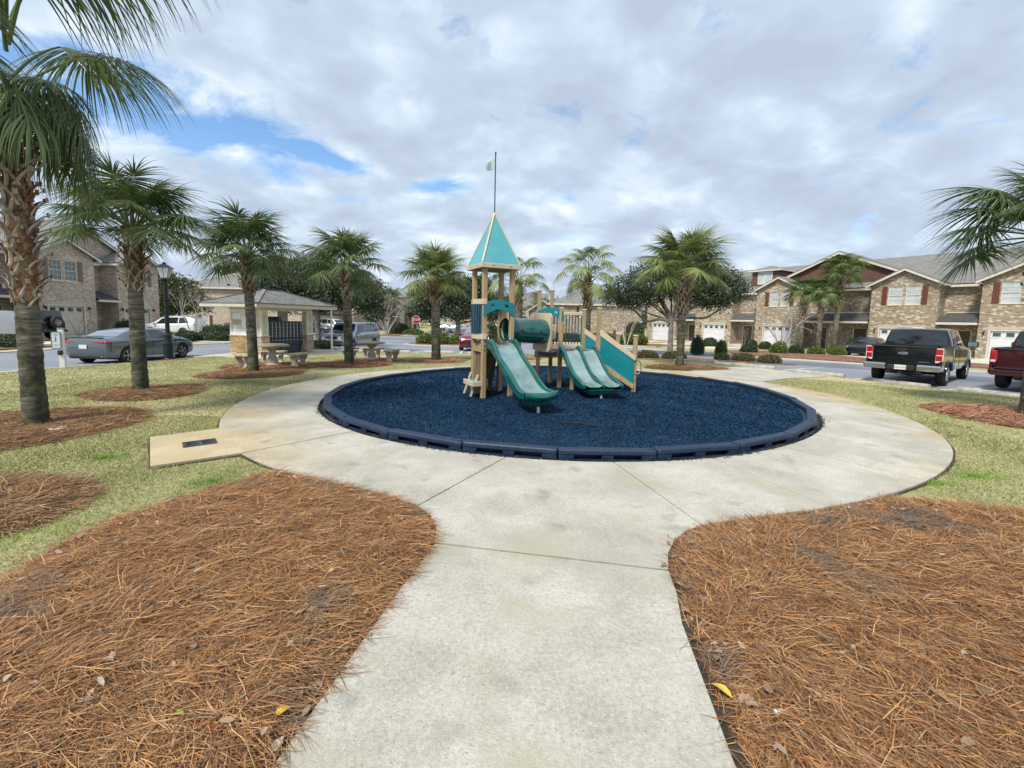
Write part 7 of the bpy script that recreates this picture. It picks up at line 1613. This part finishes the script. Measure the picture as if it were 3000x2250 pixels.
        part_box('name_bar', (xr-.036,-.55,.82), (.01,.28,.025), MT['chrome'], t, .004)
        plate(t, xr-.225, .61, -1, 'ZK8 LMR')
    else: part_box('bumper', (xr-.12, 0, .60), (.20, 1.96, .22), pm, t, .06); part_box('bumper_pad', (xr-.13, 0, .72), (.16,1.7,.03), MT['blk_trim'], t, .01)
    part_box('hitch', (xr-.06, 0, .42), (.30,.08,.07), MT['blk_trim'], t, .01); part_box('under_frame', (1.6, 0, .42), (5.0,1.0,.14), MT['blk_trim'], t, .04); part_box('spare_wheel', (-.72, 0, .44), (.64,.64,.16), MT['tyre'], t, .05)
    MB().tube([(0,-.9,RW),(0,.9,RW)], .06, 8).build('axle', MT['blk_trim'], t); MB().lathe([(.02,-.16),(.16,-.06),(.16,.06),(.02,.16)], 12, Matrix.Translation((0,0,RW)) @ Matrix.Rotation(R(90),4,'Y')).build('differential', MT['blk_trim'], t)
    for xw in (0, wb):
        for sgn in (-1, 1): wheel_into(t, xw, sgn*(W2-.13), RW, .265, sgn, MT['rim_bright'] if lamp_style == 0 else MT['rim'], 5, .60)
    for sgn in (-1, 1): mirror(t, 2.72, sgn*1.04, 1.36, sgn, MT['blk_trim'], 1.5)
    for xh in (1.05, 2.0):
        for sgn in (-1, 1): part_box('door_handle', (xh, sgn*1.008, 1.15), (.20,.02,.035), pm, t, .008)
    sm = MB()
    for xh in (.92, 1.77, 2.95):
        for sgn in (-1, 1): sm.box(xh-.005, xh+.005, sgn*1.0-.004+sgn*.004, sgn*1.0+.004+sgn*.004, .52, 1.24)
    sm.build('door_seam', MT['blk_trim'], t); return t
hd = 53
pickup('shiny black crew cab pickup parked with its chrome rear bumper over the wheel stop', (14.25, 15.75), hd, paint('paint_black_truck', (.006,.008,.010), .3, .16), 1.60)
pickup('dark red pickup beside the black one, half cut off by the frame and the palm', (16.7, 13.75), 60, paint('paint_maroon', (.055,.003,.008), .4, .25), 1.60, lamp_style=1)
# ================================================================== BUILDINGS
MT['brick_r'] = brick_mat('brick_tan', (.255,.195,.125), (.345,.275,.19), (.36,.325,.26), (.60,.55,.45), (.17,.12,.08))
MT['brick_l'] = brick_mat('brick_blush', (.37,.29,.22), (.46,.375,.29), (.48,.44,.38), (.60,.53,.44), (.25,.18,.14), palefrac=.7)
MT['siding'] = course_mat('brown_siding', (.105,.050,.034), (.135,.066,.045), .17, 4.0, .7, .8)
MT['shutter_r'] = mat('shutter_rust', (.12,.035,.024), (.145,.045,.03), 4, .5); MT['shutter_l'] = mat('shutter_brown', (.16,.105,.075), (.20,.135,.10), 4, .5)
MT['trim_cream'] = mat('trim_cream', (.56,.52,.44), (.64,.60,.52), 2, .55)
MT['door_white'] = mat('garage_white', (.60,.60,.62), (.68,.68,.69), 2, .45); MT['door_cream'] = mat('garage_cream', (.50,.46,.38), (.56,.52,.44), 2, .5)
MT['pane_blind'] = mat('pane_with_blinds', (.38,.42,.45), (.50,.54,.56), 2.5, .12, coat=.6); MT['pane_dark'] = mat('pane_dark', (.035,.055,.06), (.09,.115,.12), 1.2, .06, coat=.8)
MT['porch_dark'] = mat('entry_door', (.07,.045,.035), (.10,.065,.05), 4, .6)
def wall_open(x0, x1, z0, z1, y, holes, depth=.14):
    """front wall facing -Y with rectangular openings and their reveals"""
    m = MB(); xs = sorted({x0, x1, *[h[0] for h in holes], *[h[1] for h in holes]}); zs = sorted({z0, z1, *[h[2] for h in holes], *[h[3] for h in holes]})
    for i in range(len(xs)-1):
        for j in range(len(zs)-1):
            cx_, cz_ = (xs[i]+xs[i+1])/2, (zs[j]+zs[j+1])/2
            if any(h[0] < cx_ < h[1] and h[2] < cz_ < h[3] for h in holes): continue
            m.add([(xs[i],y,zs[j]),(xs[i+1],y,zs[j]),(xs[i+1],y,zs[j+1]),(xs[i],y,zs[j+1])], [(0,1,2,3)])
    for a, b, c, d in holes:
        m.add([(a,y,c),(b,y,c),(b,y,d),(a,y,d),(a,y+depth,c),(b,y+depth,c),(b,y+depth,d),(a,y+depth,d)], [(0,4,5,1),(1,5,6,2),(2,6,7,3),(3,7,4,0)])
    return m
def window(par, xc, z0, z1, wd, y, pane='pane_blind', frame='trim_cream', grid=(3,2), depth=.08):
    w_ = thing('window', None, None, (xc, y, (z0+z1)/2)); w_.parent = par; h = (z1-z0)/2; a = wd/2; f = MB(); t = .055
    f.box(-a, a, depth-.05, depth, -h, -h+t); f.box(-a, a, depth-.05, depth, h-t, h); f.box(-a, -a+t, depth-.05, depth, -h+t, h-t); f.box(a-t, a, depth-.05, depth, -h+t, h-t); f.box(-a+t, a-t, depth-.055, depth-.005, -.025, .025)
    if grid:
        for s_ in (0, 1):
            zb, zt = (-h+t, -.025) if s_ == 0 else (.025, h-t)
            for k in range(1, grid[0]): x = -a+t+(wd-2*t)*k/grid[0]; f.box(x-.010, x+.010, depth-.03, depth-.006, zb, zt)
            for k in range(1, grid[1]): z = zb+(zt-zb)*k/grid[1]; f.box(-a+t, a-t, depth-.031, depth-.007, z-.010, z+.010)
    f.build('frame', MT[frame], w_)
    MB().box(-a+t, a-t, depth-.012, depth-.002, .025, h-t).build('pane', MT[pane], w_); MB().box(-a+t, a-t, depth-.008, depth+.002, -h+t, -.025).build('pane', MT[pane], w_)
    MB().box(-a-.06, a+.06, -.05, depth, -h-.07, -h-.002).build('sill', MT[frame], w_); return w_
def shutter(par, xc, z0, z1, y, mk, wd=.36):
    m = MB(); m.box(xc-wd/2, xc+wd/2, y-.035, y-.003, z0, z1)
    for k in range(int((z1-z0)/.12)): z = z0+.08+k*.12; m.box(xc-wd/2+.05, xc+wd/2-.05, y-.045, y-.036, z, z+.05)
    m.build('shutter', MT[mk], par)
def garage(par, x0, x1, z0, z1, y, mk, depth=.13):
    g = thing('garage_door', None, None, (0, 0, 0)); g.parent = par; yy = y+depth; n = 4; h = (z1-z0)/n
    for r_ in range(n):
        m = MB(); a, b = z0+r_*h+.006, z0+(r_+1)*h-.006
        m.box(x0+.01, x1-.01, yy-.03, yy, a, b)
        m.build('door_panel', MT[mk], g)
    k = 4; w_ = (x1-x0)/k
    for i in range(k):
        xa, xb = x0+i*w_+w_*.20, x0+(i+1)*w_-w_*.20; MB().box(xa, xb, yy-.040, yy-.031, z1-h+.12, z1-.13).build('pane', MT['pane_dark'], g)
        f = MB(); f.box(xa-.03, xb+.03, yy-.045, yy-.031, z1-h+.09, z1-h+.12); f.box(xa-.03, xb+.03, yy-.045, yy-.031, z1-.13, z1-.10); f.box(xa-.03, xa, yy-.045, yy-.031, z1-h+.12, z1-.13); f.box(xb, xb+.03, yy-.045, yy-.031, z1-h+.12, z1-.13); f.build('pane_trim', MT[mk], g)
    f = MB(); f.box(x0-.09, x0+.008, y-.012, y+.02, z0, z1+.09); f.box(x1-.008, x1+.09, y-.012, y+.02, z0, z1+.09); f.box(x0+.008, x1-.008, y-.012, y+.02, z1, z1+.09); f.build('door_trim', MT['trim_cream'], g)
def wall_lamp(par, x, z, y):
    m = MB(); m.box(x-.05, x+.05, y-.03, y-.002, z-.02, z+.12); m.lathe([(.03,-.16),(.075,-.02),(.085,.0),(.03,.09),(.001,.11)], 8, Matrix.Translation((x, y-.13, z))); m.box(x-.012, x+.012, y-.13, y-.03, z+.06, z+.085); m.build('wall_lamp', MT['black_metal'], par, smooth=30)
def slab_roof(par, pts4, th, mk, name='roof'):
    """quad or polygon in space, thickened downwards"""
    P = [Vector(p) for p in pts4]; n_ = (P[1]-P[0]).cross(P[2]-P[0]).normalized(); 
    if n_.z < 0: n_ = -n_
    Q = [p-n_*th for p in P]; k = len(P); MB().add(P+Q, [tuple(range(k)), tuple(reversed(range(k, 2*k)))]+[(i, (i+1) % k, k+(i+1) % k, k+i) for i in range(k)]).build(name, MT[mk], par)
def gable_unit(par, x0, x1, y0, yb, ze, zp, holes, bm, oh=.35, roofback=5.0, roofmk='shingle_grey'):
    """projecting gabled bay: front wall, two cheeks, gable, its own roof, rake boards"""
    xc = (x0+x1)/2
    m = wall_open(x0, x1, -.6, ze, y0, holes); m.add([(x0,y0,ze),(x1,y0,ze),(xc,y0,zp)], [(0,1,2)])
    m.add([(x0,y0,-.6),(x0,yb,-.6),(x0,yb,ze),(x0,y0,ze)], [(0,3,2,1)]); m.add([(x1,y0,-.6),(x1,yb,-.6),(x1,yb,ze),(x1,y0,ze)], [(0,1,2,3)])
    me = m.mesh('wall', MT[bm]); link('wall', me, par)
    sl = (zp-ze)/(xc-x0); a0 = (x0-oh, ze-oh*sl+.05); pk = (xc, zp+.05); a1 = (x1+oh, ze-oh*sl+.05); f0, f1 = y0-.35, y0+roofback
    slab_roof(par, [(a0[0],f0,a0[1]+.09),(pk[0],f0,pk[1]+.09),(pk[0],f1,pk[1]+.09),(a0[0],f1,a0[1]+.09)], .09, roofmk); slab_roof(par, [(pk[0]+.002,f0,pk[1]+.09),(a1[0],f0,a1[1]+.09),(a1[0],f1,a1[1]+.09),(pk[0]+.002,f1,pk[1]+.09)], .09, roofmk)
    for s_, a_ in ((1, a0), (-1, a1)):
        MB().prism([(a_[0], a_[1]-.17), (pk[0], pk[1]-.17), (pk[0], pk[1]-.005), (a_[0], a_[1]-.005)], f0-.012, f0+.03, 'XZ').build('rake_board', MT['trim_cream'], par)
    for s_, a_ in ((1, a0), (-1, a1)):
        MB().box(min(a_[0], a_[0]+s_*.03), max(a_[0], a_[0]+s_*.03), f0+.03, yb, a_[1]-.16, a_[1]-.005).build('fascia', MT['trim_cream'], par)
        MB().box(min(a_[0]+s_*.03, a_[0]+s_*oh), max(a_[0]+s_*.03, a_[0]+s_*oh), f0+.03, yb, a_[1]-.15, a_[1]-.12).build('soffit', MT['trim_cream'], par)
def row(name, label, org, ang, Lr, units, recesses, bm, shut, gar, pane, He=5.95, Zp=7.05, ridge=8.75, depth=9.5, big=(), dormers=(), gz_base=0.0, frame='trim_cream', mainroof='shingle_grey'):
    """units: (x0, x1, garage(x0,x1) or None, windows [(xc, wd)], z0, z1); recesses: (x0, x1, door x or None)"""
    t = thing(name, label, 'townhouses', (org[0], org[1], gz_base), ang)
    rec = 1.5
    m = MB()
    m.add([(0,rec,-.6),(Lr,rec,-.6),(Lr,rec,He),(0,rec,He)], [(0,1,2,3)])
    m.add([(0,rec,-.6),(0,rec,He),(0,rec+depth,He),(0,rec+depth,-.6)], [(0,1,2,3)]); m.add([(0,rec,He),(0,rec+depth/2,ridge-.1),(0,rec+depth,He)], [(0,1,2)])
    m.add([(Lr,rec,-.6),(Lr,rec+depth,-.6),(Lr,rec+depth,He),(Lr,rec,He)], [(0,1,2,3)]); m.add([(Lr,rec,He),(Lr,rec+depth,He),(Lr,rec+depth/2,ridge-.1)], [(0,1,2)])
    m.add([(0,rec+depth,-.6),(0,rec+depth,He),(Lr,rec+depth,He),(Lr,rec+depth,-.6)], [(0,1,2,3)])
    link('wall', m.mesh('wall', MT[bm]), t)
    yr = rec+depth/2; sl = (ridge-He)/(depth/2)
    slab_roof(t, [(-.3,rec-.45,He-.45*sl+.12),(Lr+.3,rec-.45,He-.45*sl+.12),(Lr+.3,yr,ridge+.12),(-.3,yr,ridge+.12)], .1, mainroof); slab_roof(t, [(-.3,yr+.002,ridge+.12),(Lr+.3,yr+.002,ridge+.12),(Lr+.3,rec+depth+.45,He-.45*sl+.12),(-.3,rec+depth+.45,He-.45*sl+.12)], .1, mainroof)
    for x in (-.33, Lr+.30): MB().add([(x,rec-.45,He-.45*sl+.0),(x,yr,ridge),(x,rec+depth+.45,He-.45*sl),(x,rec-.45,He-.45*sl-.17),(x,yr,ridge-.17),(x,rec+depth+.45,He-.45*sl-.17)]+[(x+.03,p[1],p[2]) for p in [(0,rec-.45,He-.45*sl+.0),(0,yr,ridge),(0,rec+depth+.45,He-.45*sl),(0,rec-.45,He-.45*sl-.17),(0,yr,ridge-.17),(0,rec+depth+.45,He-.45*sl-.17)]],
            [(0,1,4,3),(1,2,5,4),(6,9,10,7),(7,10,11,8),(0,3,9,6),(2,8,11,5),(0,6,7,1),(1,7,8,2),(3,4,10,9),(4,5,11,10)]).build('rake_board', MT['trim_cream'], t)
    for (x0, x1, g, wins, z0, z1) in units:
        holes = [(g[0], g[1], 0.0, 2.16)] if g else []
        for xc, wd in wins: holes.append((xc-wd/2, xc+wd/2, z0, z1))
        gable_unit(t, x0, x1, 0.0, rec, He-.05, Zp, holes, bm, roofback=(Zp-He)/sl*1.0+rec+.3)
        if g:
            garage(t, g[0], g[1], 0.0, 2.16, 0.0, gar)
            hd_ = MB(); nb = int((g[1]-g[0]+.3)/.085)
            for i in range(nb): hd_.box(g[0]-.15+i*.085, g[0]-.15+i*.085+.07, -.012, -.002, 2.27, 2.46)
            hd_.build('soldier_course', MT['brick_pale'], t)['kind'] = 'stuff'
            for x in (g[0]-.32, g[1]+.32):
                if x0+.1 < x < x1-.1: wall_lamp(t, x, 2.0, 0.0)
        for xc, wd in wins: window(t, xc, z0, z1, wd, 0.0, pane, frame)
        if wins: shutter(t, min(a-b/2 for a, b in wins)-.26, z0, z1, 0.0, shut); shutter(t, max(a+b/2 for a, b in wins)+.26, z0, z1, 0.0, shut)
    for (x0, x1, dx_) in recesses:
        # eaves strip, porch roof, porch back wall darker entry
        MB().box(x0+.36, x1-.36, rec-.50, rec-.46, He-.45*sl-.16, He-.45*sl+.015).build('fascia', MT['trim_cream'], t)
        MB().box(x0+.36, x1-.36, rec-.46, rec, He-.45*sl-.15, He-.45*sl-.12).build('soffit', MT['trim_cream'], t)
        slab_roof(t, [(x0+.02,-.25,2.78),(x1-.02,-.25,2.78),(x1-.02-.25,rec-.02,3.5),(x0+.02+.25,rec-.02,3.5)], .06, 'shingle_dark', 'porch_roof')
        MB().box(x0+.02, x1-.02, -.27, -.22, 2.56, 2.73).build('porch_fascia', MT['trim_cream'], t); MB().box(x0+.02, x1-.02, -.215, rec-.01, 2.60, 2.64).build('porch_soffit', MT['trim_cream'], t)
        MB().box(x0+.27, x1-.27, rec-.05, rec-.003, 3.5, 3.58).build('flashing', MT['trim_cream'], t)
        if dx_ is not None:
            for q in (dx_ if isinstance(dx_, (list, tuple)) else [dx_]):
                d = MB().box(q-.48, q+.48, rec-.05, rec-.004, 0, 2.1).build('door', MT['porch_dark'], t); MB().box(q-.40, q-.36, rec-.075, rec-.051, 1.0, 1.08).build('handle', MT['gray_metal'], d)
                f = MB(); f.box(q-.56, q-.482, rec-.06, rec-.003, 0, 2.18); f.box(q+.482, q+.56, rec-.06, rec-.003, 0, 2.18); f.box(q-.482, q+.482, rec-.06, rec-.003, 2.102, 2.18); f.build('door_trim', MT['trim_cream'], t)
        MB().box(x0+.01, x1-.01, -.4, rec-.006, -.5, .06).build('stoop', MT['curb'], t)
        if x1-x0 > 4: MB().box((x0+x1)/2-.2, (x0+x1)/2+.2, -.1, .3, .06, 2.59).build('porch_column', MT[bm], t)
    for (xc, hw_, zb, za, mk, yy) in big:
        sl2 = (za-zb)/hw_; MB().add([(xc-hw_,yy,zb),(xc+hw_,yy,zb),(xc,yy,za)], [(0,1,2)]).build('gable_wall', MT[mk], t)
        bk = yr
        slab_roof(t, [(xc-hw_-.4,yy-.35,zb-.4*sl2+.16),(xc,yy-.35,za+.16),(xc,bk,za+.16),(xc-hw_-.4,bk,zb-.4*sl2+.16)], .1, mainroof); slab_roof(t, [(xc+.002,yy-.35,za+.16),(xc+hw_+.4,yy-.35,zb-.4*sl2+.16),(xc+hw_+.4,bk,zb-.4*sl2+.16),(xc+.002,bk,za+.16)], .1, mainroof)
        for s_ in (-1, 1): MB().prism([(xc+s_*(hw_+.4), zb-.4*sl2-.14), (xc, za-.14), (xc, za+.05), (xc+s_*(hw_+.4), zb-.4*sl2+.05)], yy-.37, yy-.33, 'XZ').build('rake_board', MT['trim_cream'], t)
    for (xc, hw_, z0, z1, yy) in dormers:
        d = thing('dormer', None, None, (0,0,0)); d.parent = t
        MB().box(xc-hw_, xc+hw_, yy, yy+3.4, z0, z1).build('dormer_wall', MT['siding'], d)
        f = MB(); a, b_ = xc-.78, xc+.78
        f.box(a, b_, yy-.05, yy-.003, z0+.12, z0+.18); f.box(a, b_, yy-.05, yy-.003, z1-.22, z1-.14); f.box(a, a+.06, yy-.05, yy-.003, z0+.18, z1-.22); f.box(b_-.06, b_, yy-.05, yy-.003, z0+.18, z1-.22); f.box(xc-.04, xc+.04, yy-.05, yy-.003, z0+.18, z1-.22)
        for k in (-1, 1):
            for j in (1, 2): x = xc+k*(.04+(.68/3)*j); f.box(x-.01, x+.01, yy-.035, yy-.013, z0+.18, z1-.22)
            zz_ = (z0+z1)/2-.02; f.box(min(xc+k*.04, xc+k*.72), max(xc+k*.04, xc+k*.72), yy-.036, yy-.014, zz_-.012, zz_+.012)
        f.build('window_frame', MT['whitep'], d); MB().box(a+.06, xc-.04, yy-.014, yy-.004, z0+.18, z1-.22).build('pane', MT['pane_blind'], d); MB().box(xc+.04, b_-.06, yy-.014, yy-.004, z0+.18, z1-.22).build('pane', MT['pane_blind'], d)
        e_ = .32; zr = z1+.06
        MB().add([(xc-hw_-e_,yy-e_,zr),(xc+hw_+e_,yy-e_,zr),(xc+hw_+e_,yy+3.5,zr),(xc-hw_-e_,yy+3.5,zr),(xc,yy+1.1,zr+.55),(xc,yy+3.5,zr+.55)], [(0,1,4),(1,2,5,4),(2,3,5),(3,0,4,5),(3,2,1,0)]).build('dormer_roof', MT[mainroof], d)
        f = MB(); f.box(xc-hw_-e_, xc+hw_+e_, yy-e_, yy-e_+.04, zr-.16, zr-.005); f.box(xc-hw_-e_, xc-hw_-e_+.04, yy-e_+.04, yy+3.4, zr-.16, zr-.005); f.box(xc+hw_+e_-.04, xc+hw_+e_, yy-e_+.04, yy+3.4, zr-.16, zr-.005); f.box(xc-hw_-e_+.04, xc+hw_+e_-.04, yy-e_+.04, yy, zr-.1, zr-.07); f.build('dormer_fascia', MT['trim_cream'], d)
    return t
MT['brick_pale'] = mat('pale_header_brick', (.46,.38,.29), (.58,.50,.40), 8, .9)
# long townhouse row beyond the parking lot; local X runs from its far end towards the frame edge
ua = math.atan2(-.85, .53)
row('townhouse_row', 'tan brick townhouse row with rust shutters, white garage doors and a brown sided gable', (18.0, 59.7), ua, 39.2,
    [(0,4.7,(1.0,3.7),[],4.1,5.6),(7.4,12.0,(8.5,11.2),[],4.1,5.6),(14.7,19.1,(15.6,18.3),[(16.45,.86),(17.5,.86)],4.15,5.62),(24.7,29.1,(25.5,28.2),[(26.35,.95),(27.5,.95)],4.15,5.68),(31.45,36.0,(32.1,34.8),[(32.9,.95),(34.0,.95)],4.15,5.68)],
    [(4.7,7.4,6.0),(12.0,14.7,13.1),(19.1,24.7,(20.4,23.6)),(29.1,31.45,30.3),(36.0,39.2,37.4)], 'brick_r', 'shutter_r', 'door_white', 'pane_blind',
    big=[(21.3,7.0,6.1,9.2,'siding',1.9)], dormers=[(14.2,1.45,6.55,8.15,2.2)], gz_base=-.42)
# townhouses across the street on the other side; local X runs away from the camera
row('townhouse_row', 'blush brick townhouses with brown shutters across the street behind the grey sedan', (-33.3, 23.0), math.pi/2, 18.6,
    [(.6,5.2,(1.3,4.0),[(2.3,.95),(3.4,.95)],4.1,5.6),(7.7,12.3,(8.7,11.3),[(9.35,.92),(10.45,.92)],4.0,5.5),(14.3,18.6,(14.9,17.5),[(15.9,.9),(16.9,.9)],4.1,5.6)],
    [(5.2,7.7,6.5),(12.3,14.3,13.3)], 'brick_l', 'shutter_l', 'door_cream', 'pane_dark', big=[(12.6,5.2,6.2,8.75,'brick_l',1.7)], gz_base=-.12)
row('townhouse_row', 'distant brick townhouse row running away behind the tan crape myrtle', (-24.0, 71.0), math.pi/2, 44,
    [(0.0,4.6,(1.0,3.6),[(2.3,1.2)],4.0,5.5),(11,15.6,(12,14.7),[(13.2,1.2)],4.0,5.5),(22,26.6,(23,25.7),[(24.2,1.2)],4.0,5.5),(33,37.6,(34,36.7),[(35.2,1.2)],4.0,5.5)],
    [(4.6,11,(6.5,9.5)),(15.6,22,(17,20)),(26.6,33,(28,31)),(37.6,44,39)], 'brick_l', 'shutter_l', 'door_cream', 'pane_dark', ridge=9.3, gz_base=-.75)
row('townhouse_row', 'shaded brick townhouse with a dark porch behind the white SUV and the dark oak', (-37.0, 69.0), 0.0, 12,
    [(7.6,12.0,None,[(9.8,1.5)],4.0,5.5)], [(0,7.6,(2,5.5))], 'brick_l', 'shutter_l', 'door_cream', 'pane_dark', gz_base=-.6)
for (x, y, a, lb) in ((-6.8,128,math.pi/2,'pale far row of houses between the corner oak and the castle tower'),(-22.5,140,0.0,'pale far houses closing the street behind the palm trunk'),(-5.5,96,0.0,'far brick house seen between the tower posts')):
    Lr = 30 if a > 1 else (26 if y > 100 else 13)
    row('distant_townhouse', lb, (x, y), a, Lr, [(u, u+4.4, (u+.9, u+3.5), [(u+2.2, 1.4)], 4.0, 5.5) for u in np.arange(0, Lr-5, 8.6)], [(u+4.4, min(u+8.6, Lr), u+6) for u in np.arange(0, Lr-5, 8.6)], 'brick_l', 'shutter_l', 'door_cream', 'pane_dark', gz_base=-.9)
# hip roofed brick houses
def hip_house(label, org, ang, Lh, Dh, He, rise, bm, wins, shut, zb, wins_left=(), roofmk='shingle_grey', porch=False, vents=()):
    t = thing('brick_house', label, 'house', (org[0], org[1], zb), ang)
    holes = [(x-w_/2, x+w_/2, z0, z1) for x, w_, z0, z1 in wins]; m = wall_open(0, Lh, -.6, He, 0, holes)
    m.add([(0,0,-.6),(0,Dh,-.6),(0,Dh,He),(0,0,He)], [(0,3,2,1)]); m.add([(Lh,0,-.6),(Lh,Dh,-.6),(Lh,Dh,He),(Lh,0,He)], [(0,1,2,3)]); m.add([(0,Dh,-.6),(Lh,Dh,-.6),(Lh,Dh,He),(0,Dh,He)], [(0,3,2,1)])
    link('wall', m.mesh('wall', MT[bm]), t)
    for x, w_, z0, z1 in wins: window(t, x, z0, z1, w_, 0, 'pane_blind' if shut == 'shutter_r' else 'pane_dark', 'whitep'); shutter(t, x-w_/2-.28, z0, z1, 0, shut, .38); shutter(t, x+w_/2+.28, z0, z1, 0, shut, .38)
    e_ = .45; hy = Dh/2+e_; x0, x1, y0, y1, z = -e_, Lh+e_, -e_, Dh+e_, He+.06
    MB().add([(x0,y0,z),(x1,y0,z),(x1,y1,z),(x0,y1,z),(x0+hy,Dh/2,z+rise),(x1-hy,Dh/2,z+rise)], [(0,1,5,4),(1,2,5),(2,3,4,5),(3,0,4),(3,2,1,0)]).build('roof', MT[roofmk], t)
    f = MB(); f.box(x0, x1, y0, y0+.04, z-.20, z-.004); f.box(x0, x1, y1-.04, y1, z-.20, z-.004); f.box(x0, x0+.04, y0+.04, y1-.04, z-.20, z-.004); f.box(x1-.04, x1, y0+.04, y1-.04, z-.20, z-.004); f.build('fascia', MT['trim_cream'], t)
    MB().box(x0+.04, x1-.04, y0+.04, y1-.04, z-.13, z-.10).build('soffit', MT['trim_cream'], t)
    for vx, vu in vents: MB().cbox((vx, -e_+vu*hy, z+rise*vu+.12), (.22,.3,.22), None, .03).build('roof_vent', MT['black_metal'], t)
    if porch:
        gable_unit(t, -3.0, 1.0, 1.5, 3.0, He-.9, He+.5, [(-1.7,-.3,.0,2.2)], bm, .3, 4.5); MB().box(-1.7,-.3,1.62,1.66,0,2.2).build('door', MT['porch_dark'], t); MB().box(-1.6,-.4,1.46,1.49,3.0,3.9).build('gable_vent', MT['porch_dark'], t)
    return t
hip_house('hip roofed tan brick house with rust shutters behind the playground baluster panel', (5.0, 61.5), -.09, 12.4, 9.5, 5.1, 2.35, 'brick_r', [(4.6,.95,3.35,4.75),(9.7,.95,.30,1.65),(12.0-.9,.0001,.3,.3001)][:2]+[(11.6,.7,.30,1.65)], 'shutter_r', -1.0, porch=True)
hip_house('big grey hip roofed brick house behind the mailbox kiosk', (-43.2, 57.5), 0.0, 16, 13, 5.75, 3.3, 'brick_l', [(3.1,.9,.9,2.2)], 'shutter_r', -.72, vents=((6.2,.08),(9.6,.08)))
# driveways from the garages to the kerbs
def drive(pts_): sheet('driveway', pts_, .012, MT['drive'], 1.6, .1)
nv = Vector((-.85, -.53)); uv_ = Vector((.53, -.85)); o0 = Vector((18.0, 59.7))
for g0, g1, ln_d, sh_x in ((.8,3.9,20,-4),(8.3,11.4,15.5,-3),(15.4,18.5,14,-1.5),(25.3,28.4,11.5,0),(31.9,35.0,10.5,0)):
    a = o0+uv_*g0; b = o0+uv_*g1; c = b+nv*ln_d+uv_*sh_x; d = a+nv*ln_d+uv_*sh_x; drive([tuple(a-nv*.1), tuple(b-nv*.1), tuple(c), tuple(d)])
for yc, x1 in ((25.7,-23.9),(33.0,-20.6),(39.2,-19.9)): drive([(-33.2,yc-1.5),(x1,yc-1.6),(x1,yc+1.6),(-33.2,yc+1.5)])
drive([(-27.5,58.6),(-14,54.4),(-12.8,57),(-27,62)]); drive([(-40,47),(-20.5,44.2),(-20.8,46.6),(-40,49.6)]); drive([(6.3,41.4),(17.4,37.6),(18.2,39.2),(7.0,43.0)])
